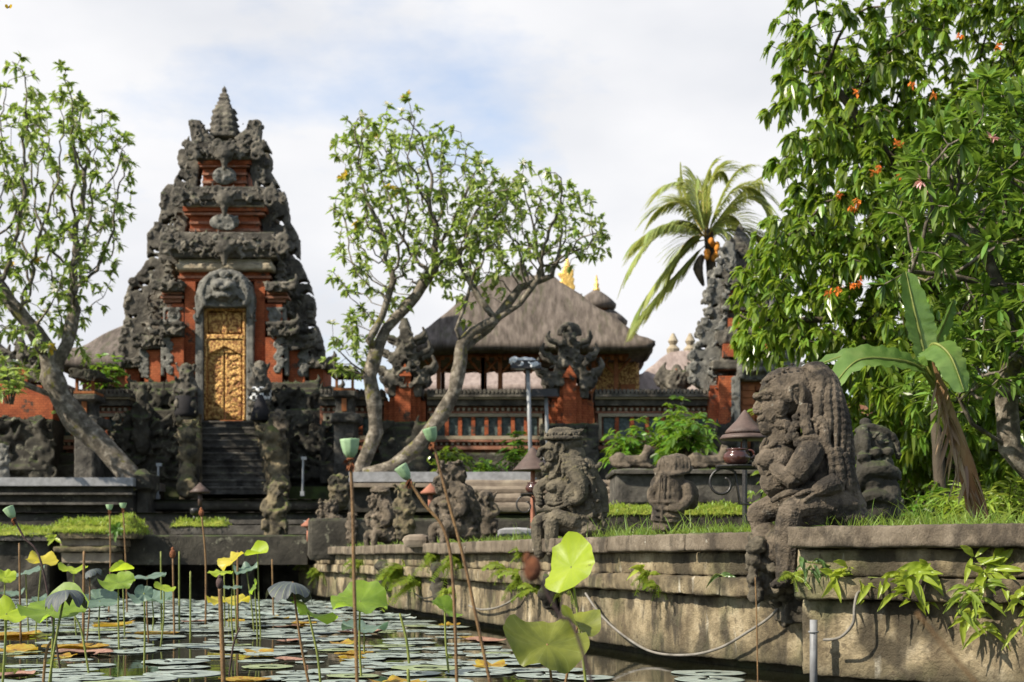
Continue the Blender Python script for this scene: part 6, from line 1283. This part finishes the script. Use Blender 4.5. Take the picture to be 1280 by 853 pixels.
def leafplant(px, py, n, ln, wd, mt, label, seed, spread=(1,.4,.8), dirx=0, Yc=None, droop=.35, name='wall_plant', stemlen=.2):
    random.seed(seed); Yw = Yc or ((10.45+(px-998)/282*(9.3-10.45)) if px > 995 else wall_at(px).y-.12); c = P(px, py, Yw); t = thing(name, label, 'plant', c)
    for i in range(n):
        s_ = i/max(1,n-1); o_ = c+Vector((dirx*stemlen*s_, -.05*s_, -.03*s_-(.16*stemlen*s_*s_ if stemlen > .3 else 0)+(.05*math.sin(s_*9+seed) if stemlen > .3 else 0))); d = Vector((random.uniform(-1,1)*spread[0]+dirx*.4, -random.uniform(.1,1)*spread[1], random.uniform(-.6,1)*spread[2])).normalized(); mb = MB(); L_ = ln*random.uniform(.7,1.15); W_ = wd*random.uniform(.8,1.2)
        sd_ = d.cross(Vector((random.uniform(-.4,.4),-1,random.uniform(.0,.8)))).normalized(); nn_ = sd_.cross(d); V = []; m_ = 9
        for k in range(m_+1):
            f = k/m_; q = o_+d*L_*f-Vector((0,0,1))*droop*L_*f*f; w_ = W_*(max(0,math.sin(PI*min(1,f*.93+.05)))**.85)
            for j in (-1,-.5,0,.5,1): V.append(tuple(q+sd_*w_*.5*j+nn_*(abs(j)*w_*.2+.004*math.sin(f*14+j*3))))
        mb.add(V, [(k*5+j,k*5+j+1,(k+1)*5+j+1,(k+1)*5+j) for k in range(m_) for j in range(4)]); mb.build('leaf', G[mt], t, smooth=True, recalc=False)
    mb = MB(); mb.tube([c, c+Vector((dirx*stemlen*.5,-.02,-.01)), c+Vector((dirx*stemlen,-.05,-.03))], .006, 5); mb.build('stalk', G['stem'], t); return t
LP = [(1000,702,11,.12,.03,'deepgreen','glossy drooping dark green plant beside the leg of the long haired statue',(1,.6,.6),.3,.9),(1035,712,10,.20,.045,'lime','first bright strappy plant on the near wall, next to the glossy one',(1,.5,.6),.8,.3),(1085,722,11,.19,.042,'lime','second bright plant on the near wall, spreading right',(1,.4,.6),.9,.4),(1118,735,10,.17,.035,'lime','third bright plant on the near wall with yellow tips',(1,.4,.7),.5,.5),(1160,712,9,.19,.045,'lime','fourth bright plant on the near wall below the coping',(1,.4,.7),-.4,.3),(1215,705,13,.21,.045,'lime','large bright plant with upright leaves near the right edge',(1,.5,1),.3,.2),(1232,735,11,.18,.035,'fern','yellow tuft of narrow leaves under the large bright plant',(1,.5,.5),-.5,.6),(1200,765,8,.15,.035,'lime','hanging pale plant low on the near wall',(1,.4,.5),.4,.7),(1268,742,10,.18,.042,'lime','bright plant cut by the right picture edge',(1,.5,.8),.4,.4),(1276,775,8,.15,.035,'lime','lowest bright plant at the right picture edge',(1,.4,.5),.2,.7)]
for i, (px, py, n, ln, wd, mt, lb, spd, dx, dr) in enumerate(LP): leafplant(px, py, int(n*1.8), ln*.98, wd*1.1, mt, lb, i+40, spd, dx if abs(dx) > .35 else .5, droop=dr, stemlen=.42)
leafplant(898,718,9,.15,.035,'deepgreen','small green plant with drooping leaves on the wall left of the long haired statue',3,(1,.5,.6),.3,droop=.8)
leafplant(805,712,4,.22,.06,'lime','single broad leaf pair above the fern in the middle of the wall',4,(.7,.3,1),-.2,droop=.7)
leafplant(145,660,14,.22,.09,'bushleaf','small leafy plant hanging on the front of the layered planter',6,(1,.4,.8),.1,Yc=30.4,droop=.3)
leafplant(68,672,8,.2,.08,'lime','small bright sprig at the corner of the layered planter',7,(1,.4,.8),.1,Yc=30.4,droop=.3)
# ------------------------------------------------------------------ floating pads
def padmesh(seed, mt, curl=.0, rr=1):
    random.seed(seed); mb = MB(); n = 30; rings = [.0,.35,.7,.92,1.0]; V = []
    for r_ in rings[1:]:
        for k in range(n+1):
            a = .06+(2*PI-.12)*k/n; q = r_*(1+.05*noise.noise(Vector((math.cos(a)*1.5,math.sin(a)*1.5,seed)))*r_*2+.012*math.sin(k*4.3+seed)*r_)
            z = .006+curl*max(0,r_-.6)**1.5*(.5+1.2*max(0,noise.noise(Vector((math.cos(a),math.sin(a),seed*3)))+.2))+.004*math.sin(k*1.3+seed)*r_
            V.append((math.cos(a)*q, math.sin(a)*q, z))
    V.append((.0,0,.004)); m_ = n+1; c0 = len(V)-1; fs = [(i*m_+k,i*m_+k+1,(i+1)*m_+k+1,(i+1)*m_+k) for i in range(3) for k in range(n)]+[(c0,k,k+1) for k in range(n)]
    mb.add(V, fs); return mb
protos = []
for i, (mt, curl) in enumerate([('pad',.02),('pad',.0),('pad',.05),('padgreen',.03),('padyellow',.5),('padbrown',.7),('pad',.25)]):
    o = solo('lily_pad', padmesh(i+1, mt, curl), G[mt], None, 'lily pad', base=(0,0,0), smooth=True, recalc=False); protos.append(o)
for i_, o_ in enumerate(protos):                              # give pads a thin body
    m_ = o_.modifiers.new('s','SOLIDIFY'); m_.thickness = .008; dg = bpy.context.evaluated_depsgraph_get(); dg.update(); nm = bpy.data.meshes.new_from_object(o_.evaluated_get(dg)); o_.modifiers.clear(); o_.data = nm
PL = {0:('flat blue-green lily pad floating on the pond','blue-green pads floating on the pond'),3:('flat green lily pad floating among the blue-green ones','green pads floating on the pond'),4:('yellow lily pad with a curled rim floating on the pond','yellowed pads on the pond'),5:('pinkish brown withered lily pad floating on the pond','withered pads on the pond'),6:('blue-green lily pad with its rim curled up','pads with a lifted rim on the pond')}
def wx(y):                                                # x of the wall face at distance y
    for a, b_ in zip(WL[:-1], WL[1:]):
        if b_[1] <= y <= a[1]: return a[0]+(b_[0]-a[0])*(a[1]-y)/(a[1]-b_[1])
    return 2.0
spots = []; random.seed(77); tries = 0
while len(spots) < 620 and tries < 60000:
    tries += 1; y = 9.6+ (30.5-9.6)*random.random()**1.25; xl = -.40*y-.5; xr = wx(max(y,11.3))-.45; x = random.uniform(xl, xr); px = x/y*F+CX
    r_ = random.uniform(.13,.36); dens = 1 if px < 560 else max(.04, 1-(px-560)/130)
    if noise.noise(Vector((x*.5, y*.35, 9))) < .02 and y < 18: dens *= .12
    if random.random() > dens: continue
    if all((x-a)**2+(y-b_)**2 > ((r_+c)*.76)**2 for a, b_, c in spots): spots.append((x, y, r_))
spots.sort(key=lambda q: q[1]); used = set(); far = MB()
for i, (x, y, r_) in enumerate(spots[:290]):
    k = random.choices(range(7), [30,30,22,10,3,3,4])[0]; o = protos[k]; key = k if k >= 3 else 0; rot = random.uniform(0, 6.28)
    if k in used: o = copy_thing(o, (0,0,0))
    used.add(k); o.location = (x, y, .003+(i%3)*.004); o.rotation_euler = (random.gauss(0,.006), random.gauss(0,.006), rot); s_ = r_; o.scale = (s_, s_*random.uniform(.85,1.05), s_ if k<4 else r_*.8); o['label'], o['group'] = PL[key]
for (x, y, r_) in spots[290:]:
    q = padmesh(random.randint(1,50),'pad',random.uniform(.0,.2)); far.add(np.concatenate(q.v)*np.array([r_,r_,1])+np.array([x,y,random.uniform(.004,.02)]), q.f)
V_ = []
for y in np.arange(27.0, 31.2, .55):
    x = -.40*y
    while x < wx(y)-.5:
        if random.random() < .8:
            q = padmesh(random.randint(1,50),'pad',.03); v = np.concatenate(q.v)*np.array([.3,.3,1])+np.array([x+random.uniform(-.2,.2), y+random.uniform(-.25,.25), random.uniform(.012,.02)]); far.add(v, q.f)
        x += .62
o = far.build('far_lily_pads', G['pad'], None, recalc=False); o['kind'] = 'stuff'
# ------------------------------------------------------------------ raised lotus leaves, stems, seed pods
def lotus(cx, cy, w_, Y, mt, base, tilt=(0,0), style='cup', label='', seed=1, stemmt='stem', r_st=None, sx=1):
    """leaf centre at pixel cx,cy, width w_ px, at distance Y; stem runs to pixel base (on the water or below the frame)"""
    random.seed(seed); u = Y/F; R_ = w_*u/2; c = P(cx, cy, Y); b_ = P(base[0], base[1], Y); 
    if b_.z > 0 and base[1] > 845: b_ = c.lerp(b_, (c.z+.05)/(c.z-b_.z))
    else: b_.z = -.05
    t = thing('lotus_leaf', label, 'lotus leaf', (b_.x, b_.y, 0)); rs = r_st or .009
    m1 = c.lerp(b_, .5)+Vector((random.uniform(-.02,.02),0,0)); mb = MB(); mb.ctube([c, m1, b_], [rs*.8, rs, rs*1.1], 7, 6); mb.build('stem', G[stemmt], t, smooth=True)
    n = 40; RG = [.15,.35,.55,.75,.9,1.0]; V = [(0,0,0)]; 
    for r_ in RG:
        for k in range(n):
            a = 2*PI*k/n; nz_ = noise.noise(Vector((math.cos(a)*1.3, math.sin(a)*1.3, seed*2.1))); wv = noise.noise(Vector((math.cos(a)*3, math.sin(a)*3, seed*1.1)))
            q = r_*(1+.22*nz_*r_+.05*wv*r_)
            if style == 'cup': z = .14*r_**2+.55*r_**3*nz_+.22*wv*r_**2
            elif style == 'fold': z = .75*abs(math.sin(a+.15*seed))**1.5*r_**1.4+.06*wv*r_; q *= (1-.35*abs(math.sin(a+.15*seed))**2*r_)
            elif style == 'crumple': z = .30*r_**2*max(0, nz_+.25)+.12*wv*r_; q *= 1+.25*wv*r_
            elif style == 'droop': z = -.5*r_**2.4*(1+.7*nz_)+.42*wv*r_**2-.05*abs(math.sin(a*5.5+seed))*r_-.12*math.cos(a+seed)*r_; q *= (1-.12*r_**2-.16*abs(math.sin(a*1.5+seed))*r_)
            else: z = .22*r_**2*wv+.16*nz_*r_
            V.append((math.cos(a)*q, math.sin(a)*q, z))
    V = np.array(V)*R_; V[:,0] *= sx
    Rm = np.array(Euler((tilt[0], tilt[1], 0)).to_matrix()); V = V@Rm.T+np.array(c[:])
    mb = MB(); fs = [(0,1+k,1+(k+1)%n) for k in range(n)]+[(1+i*n+k,1+(i+1)*n+k,1+(i+1)*n+(k+1)%n,1+i*n+(k+1)%n) for i in range(len(RG)-1) for k in range(n)]
    mb.add(V, fs); o = mb.build('blade', G[mt], t, smooth=True, recalc=False, disp=[(.012*min(1,R_*4),.05,'CLOUDS')] if style in ('droop',) else ())
    # put the blade's origin at its centre so the veins radiate from it
    me = o.data; off = c-t.location; me.transform(Matrix.Translation(-off)); o.location = off; return t
LT = [(366,728,72,10.0,'lotusdark',(390,870),(-.1,.1),'droop','big dark shrivelled lotus leaf drooping on a brown stem',1,'brownstem'),
 (385,766,62,10.2,'lotusgreen',(402,870),(-.35,.55),'cup','tilted green lotus leaf behind the dark drooping one',2,'stem'),
 (450,752,78,11.2,'lotusgreen',(452,858),(.5,.05),'cup','broad bright green lotus leaf beside the tall pod stem',3,'stem'),
 (556,762,42,11.5,'lotusgreen',(562,870),(.3,.6),'cup','small green lotus leaf between the two tallest pod stems',4,'stem'),
 (714,709,78,9.2,'lotusbright',(736,900),(.62,-.95),'cup','bright yellow-green lotus leaf turned up edgewise, highest of the pond leaves',5,'stem'),
 (684,806,104,8.6,'lotusolive',(690,900),(.55,.12),'cup','large olive lotus leaf showing its veined underside',6,'brownstem'),
 (722,783,66,8.9,'lotusolive',(700,900),(.25,.3),'fold','folded olive lotus leaf with a dark rim behind the veined one',7,'brownstem'),
 (82,738,66,9.6,'lotusdark',(58,880),(-.1,-.1),'droop','dark shrivelled lotus leaf drooping at the left',8,'stem'),
 (68,764,84,9.8,'lotusgreen',(62,890),(.35,0),'cup','broad deep green lotus leaf below the left dark one',9,'stem'),
 (8,768,56,10.2,'lotusbright',(2,880),(.45,.15),'cup','bright lotus leaf cut by the left picture edge',10,'stem'),
 (52,702,40,17,'lotusyellow',(44,760),(.3,.2),'cup','yellow lotus leaf on a pale stem at the far left',11,'stem'),
 (32,716,44,17.5,'lotusteal',(36,765),(.2,-.2),'flat','teal lotus leaf under the yellow one at the far left',12,'stem'),
 (6,722,28,15,'lotusbright',(8,775),(.4,.2),'cup','small bright lotus leaf at the far left edge',13,'stem'),
 (92,712,34,17,'lotusbright',(96,765),(.3,0),'cup','small bright lotus leaf behind the dark left one',14,'stem'),
 (112,713,34,16,'lotusdark',(108,768),(.1,-.3),'droop','small dark curled lotus leaf behind the bright one',15,'brownstem'),
 (148,729,44,14.5,'lotusgreen',(149,790),(.3,-.1),'cup','green lotus leaf on a straight stem in the left group',16,'stem'),
 (153,713,30,17,'lotusbright',(156,765),(.2,0),'fold','bright cupped lotus leaf with a dark seed head above',17,'stem'),
 (184,721,46,16,'lotusteal',(186,770),(.15,-.1),'flat','flat greyish teal lotus leaf in the left group',18,'brownstem'),
 (180,742,24,12.5,'lotusteal',(180,832),(.9,.6),'cup','folded grey-green lotus leaf hanging edgewise',19,'stem'),
 (205,736,26,15,'lotusbright',(200,780),(.3,.3),'cup','small bright lotus leaf right of the folded grey one',20,'stem'),
 (125,752,50,16,'lotusteal',(125,775),(.5,.1),'cup','low teal lotus leaf near the water in the left group',21,'stem'),
 (190,750,54,18,'lotusteal',(190,765),(.2,0),'cup','low pale teal lotus leaf at the far pads',22,'stem'),
 (275,716,32,14,'lotusbright',(276,790),(.15,0),'flat','small flat bright lotus leaf left of the stairs line',23,'stem'),
 (290,701,38,17,'lotusyellow',(296,770),(.5,-.6),'cup','yellow-green tilted lotus leaf in front of the walkway',24,'stem'),
 (322,692,34,17,'lotusbright',(326,765),(.4,-.4),'fold','bright folded lotus leaf highest near the walkway end',25,'stem'),
 (308,713,30,18,'lotusteal',(318,765),(.4,-.2),'cup','bluish lotus leaf below the bright folded one',26,'stem'),
 (318,735,20,16,'lotusgreen',(322,768),(.4,-1.1),'cup','small lotus leaf standing edgewise near the far pads',27,'stem'),
 (290,734,26,16,'lotusteal',(292,770),(.1,.1),'flat','small flat teal lotus leaf left of the edgewise one',28,'stem'),
 (286,752,54,19,'lotusyellow',(286,762),(.1,0),'cup','low yellow lotus leaf lying near the far pads',29,'stem'),
 (455,786,60,14,'lotusteal',(455,798),(.1,0),'cup','low blue-green lotus leaf near the wall behind the pods',30,'stem'),
 (14,742,30,20,'lotusteal',(14,760),(.2,0),'cup','low teal lotus leaf at the left near the planter',31,'stem'),
 (60,750,40,19,'lotusteal',(60,762),(.2,.1),'cup','low teal lotus leaf between the far left stems',32,'stem')]
for (cx, cy, w_, Y, mt, bs, tl, sty, lb, sd, sm) in LT: lotus(cx, cy, w_, Y, mt, bs, tl, sty, lb, sd, sm)
# yellow leaves lying on the water
for (x, y, w_, mt, lb, sd) in [(50,796,40,'lotusyellow','yellow lotus leaf crumpled on the water at the left',41),(20,815,70,'lotusyellow','large olive-yellow leaf lying on the water at the left edge',42),(140,784,60,'padyellow','brownish yellow leaf on the water in the left group',43),(80,822,34,'padyellow','orange leaf lying on the water at lower left',44),(325,817,44,'padyellow','cupped brown-green leaf on the water by the tall brown stem',45),(440,824,44,'padyellow','orange-yellow leaf on the water by the tall pod stem',46),(612,834,56,'padyellow','bright orange curled leaf on the water at the foot of the right pod stem',47),(500,856,90,'padyellow','large yellow crumpled leaf cut by the bottom picture edge',48),(430,806,44,'padyellow','brown folded leaf behind the orange one',49),(295,778,30,'padyellow','orange leaf on the water near the brown stem',50),(350,774,30,'padyellow','orange leaf on the water under the dark drooping leaf',51),(562,783,34,'padyellow','orange leaf on the water near the wall',52)]:
    Yw = min(H*F/(y-HY)*1.0, 30); lotus(x, y-1.5, w_*.8, Yw, 'padyellow' if sd != 41 else 'lotusolive', (x, y+1), (.05,0), 'crumple', lb, sd)
def stemthing(pts, Y, r, label, mt='brownstem', top=None, tp=None, group=None):
    C_ = [P(x,y,Y) for x,y in pts]
    if pts[-1][1] > 845: a, b_ = C_[-2], C_[-1]; C_[-1] = a+(b_-a)*((a.z+.05)/(a.z-b_.z))
    else: C_[-1].z = -.03
    nm = 'lotus_seed_head' if top in ('pod','smallpod') else 'withered_lotus'; t = thing(nm, label, 'seed pod' if nm=='lotus_seed_head' else 'lotus stem', (C_[-1].x, C_[-1].y, 0), group)
    mb = MB(); mb.ctube(C_, [r*.85]+[r]*(len(C_)-1), 8, 7); mb.build('stem', G[mt], t, smooth=True); c = C_[0]; ax = (C_[0]-C_[1]).normalized(); rot = Vector((0,0,1)).rotation_difference(ax).to_matrix(); u = Y/F
    if top:
        w_, h_ = tp; q = w_*u/2; hh = h_*u
        if top in ('pod','smallpod'):
            mb = MB(); n = 30; V = []; prof = [(.16,0),(.42,.06),(.72,.3),(.88,.6),(.97,.88),(1.0,.97),(.95,1.0),(.84,.975),(.5,.95),(.02,.95)]
            for r_, z in prof:
                for k in range(n): a = 2*PI*k/n; e = 1+(.05*math.cos(a*9) if z > .2 and r_ > .55 else 0); v = rot@Vector((math.cos(a)*r_*q*e, math.sin(a)*r_*q*e, z*hh)); V.append(tuple(c+v))
            m_ = len(prof); mb.add(V, [(i*n+k,i*n+(k+1)%n,(i+1)*n+(k+1)%n,(i+1)*n+k) for i in range(m_-1) for k in range(n)]); o = mb.build('pod', G['pod'], t, smooth=True)
            mb = MB()
            for k in range(9): a = k*2.4; rr = q*.62*math.sqrt((k+.3)/9); mb.ell(c+rot@Vector((math.cos(a)*rr,math.sin(a)*rr,hh*.97)), q*.11, sub=1)
            s_ = mb.build('seeds', G['podbrown'], o, smooth=True); s_['kind'] = 'stuff'
            mb = MB(); random.seed(int(pts[0][0])); n = 26; leafcloud(mb, [tuple(c+Vector((random.uniform(-.6,.6)*q*.4,random.uniform(-.6,.6)*q*.4,-random.random()*hh*.35))) for _ in range(n)], [(random.uniform(-1,1),random.uniform(-1,1),-random.uniform(.2,1.4)) for _ in range(n)], q*.7, q*.35, seg=2); mb.torus(c-ax*.004, q*.3, q*.14, ax); mb.build('withered_ring', G['podbrown'], t, recalc=False)
        else:
            mb = MB(); mb.ell(c+ax*hh*.4, (q,q,hh*.55)); mb.ell(c+ax*hh*.9, (q*.5,q*.5,hh*.3)); mb.build('bud', G[top], t, smooth=True, disp=[(q*.4,.02,'CLOUDS')])
    return t
stemthing([(438,573),(441,640),(443,740),(447,870)], 6.2, .008, 'large cup-shaped green seed pod, leftmost of the three tall ones', 'brownstem', 'pod', (24,24))
stemthing([(511,600),(530,630),(556,665),(567,740),(571,870)], 6.6, .0075, 'small ribbed seed pod with a ragged brown collar on a bent stem', 'brownstem', 'smallpod', (17,20))
stemthing([(541,553),(556,610),(580,700),(597,780),(616,870)], 6.4, .0072, 'heart-shaped green seed pod, highest and rightmost of the three tall ones', 'brownstem', 'pod', (18,18))
stemthing([(17,648),(30,672),(52,705),(76,735)], 12, .009, 'small green pod on a slanting dark stem at the far left', 'darkstem', 'smallpod', (14,15))
stemthing([(137,638),(138,700),(136,760)], 24, .014, 'tiny green pod, left of two in front of the layered planter', 'brownstem', 'smallpod', (9,7))
stemthing([(154,636),(157,700),(159,765)], 24, .014, 'tiny green pod, right of two in front of the layered planter', 'brownstem', 'smallpod', (9,7))
stemthing([(252,645),(257,700),(257,775)], 20, .014, 'tall thin stem with a brown withered head before the walkway', 'brownstem', 'podbrown', (7,9))
stemthing([(275,735),(277,790),(280,870)], 8.2, .014, 'thick bare brown lotus stem left of the middle, cut by the frame bottom', 'brownstem', 'darkstem', (10,14))
for i, (L_, Y, r, mt, lb) in enumerate([([(297,690),(297,790)],18,.016,'brownstem','orange-brown bare stem before the yellow tilted leaf'),([(216,697),(218,800)],17,.013,'brownstem','stem with a withered purple bud near the walkway middle'),([(201,690),(202,780)],18,.012,'stem','green bare stem in front of the walkway pier'),([(238,715),(238,790)],16,.012,'stem','short green bare stem right of the walkway middle'),([(340,700),(342,765)],22,.014,'brownstem','bare brown stem below the walkway end'),([(105,690),(104,800)],15,.016,'brownstem','yellowish bare stem through the left leaf group'),([(24,680),(26,790)],16,.013,'brownstem','bare reddish stem at the far left'),([(224,690),(224,790)],18,.012,'stem','thin green stem next to the purple bud'),([(280,700),(281,780)],19,.01,'stem','hair thin stem left of the yellow tilted leaf')]):
    stemthing(L_, Y, r, lb, mt, 'podbrown' if i == 1 else None, (8,11) if i == 1 else None)
stemthing([(500,768),(508,800),(512,828)], 12.5, .012, 'short green stub of a cut stem rising from the pads', 'stem'); stemthing([(510,838),(512,870)], 10, .013, 'pointed rolled leaf tip at the bottom edge', 'stem')
stemthing([(300,785),(292,805),(286,845)], 11.5, .008, 'dark bent dry stem right of the thick brown one', 'darkstem'); stemthing([(68,798),(58,815),(54,858)], 10.3, .011, 'pale broken stem bending over at lower left', 'brownstem')
stemthing([(93,770),(102,790),(112,812)], 11.5, .009, 'slanting dark green stem under the left broad leaf', 'stem')
stemthing([(672,722),(700,770),(730,820),(752,900)], 3.4, .0042, 'very near blurred dark stem with a withered bud, crossing in front of the wall', 'darkstem', 'podbrown', (22,30))
stemthing([(1150,770),(1200,830),(1260,900)], 2.6, .003, 'very near blurred reddish stem in front of the near wall', 'brownstem')
stemthing([(944,722),(946,780),(948,845)], 8.6, .0045, 'thin reddish twig standing before the long haired statue', 'brownstem')
stemthing([(1236,735),(1252,790),(1262,900)], 6, .003, 'thin dark twig in front of the near wall at right', 'darkstem') if False else None
for (px, py, lb) in [(1135,0,''),]: pass
# small orange flying insect high at the left
c = P(11, 9, 12); t = thing('butterfly', 'small orange butterfly flying in the sky at the top left corner', 'butterfly', c)
mb = MB(); mb.ctube([c+Vector((-.01,0,-.012)), c, c+Vector((.008,0,.012))], [.003,.004,.003]); mb.build('body', G['darkstem'], t, smooth=True)
for s_ in (-1,1):
    mb = MB(); V = [c, c+Vector((s_*.014,-.004,.022)), c+Vector((s_*.03,-.008,.018)), c+Vector((s_*.03,-.008,0)), c+Vector((s_*.02,-.006,-.014)), c+Vector((s_*.006,0,-.012))]; n_ = len(V); V2 = [v+Vector((0,.0012,0)) for v in V]
    mb.add([tuple(v) for v in V+V2], [tuple(range(n_)), tuple(range(2*n_-1,n_-1,-1))]+[(i,(i+1)%n_,(i+1)%n_+n_,i+n_) for i in range(n_)]); mb.build('wing', G['yellowleaf'], t, recalc=False)
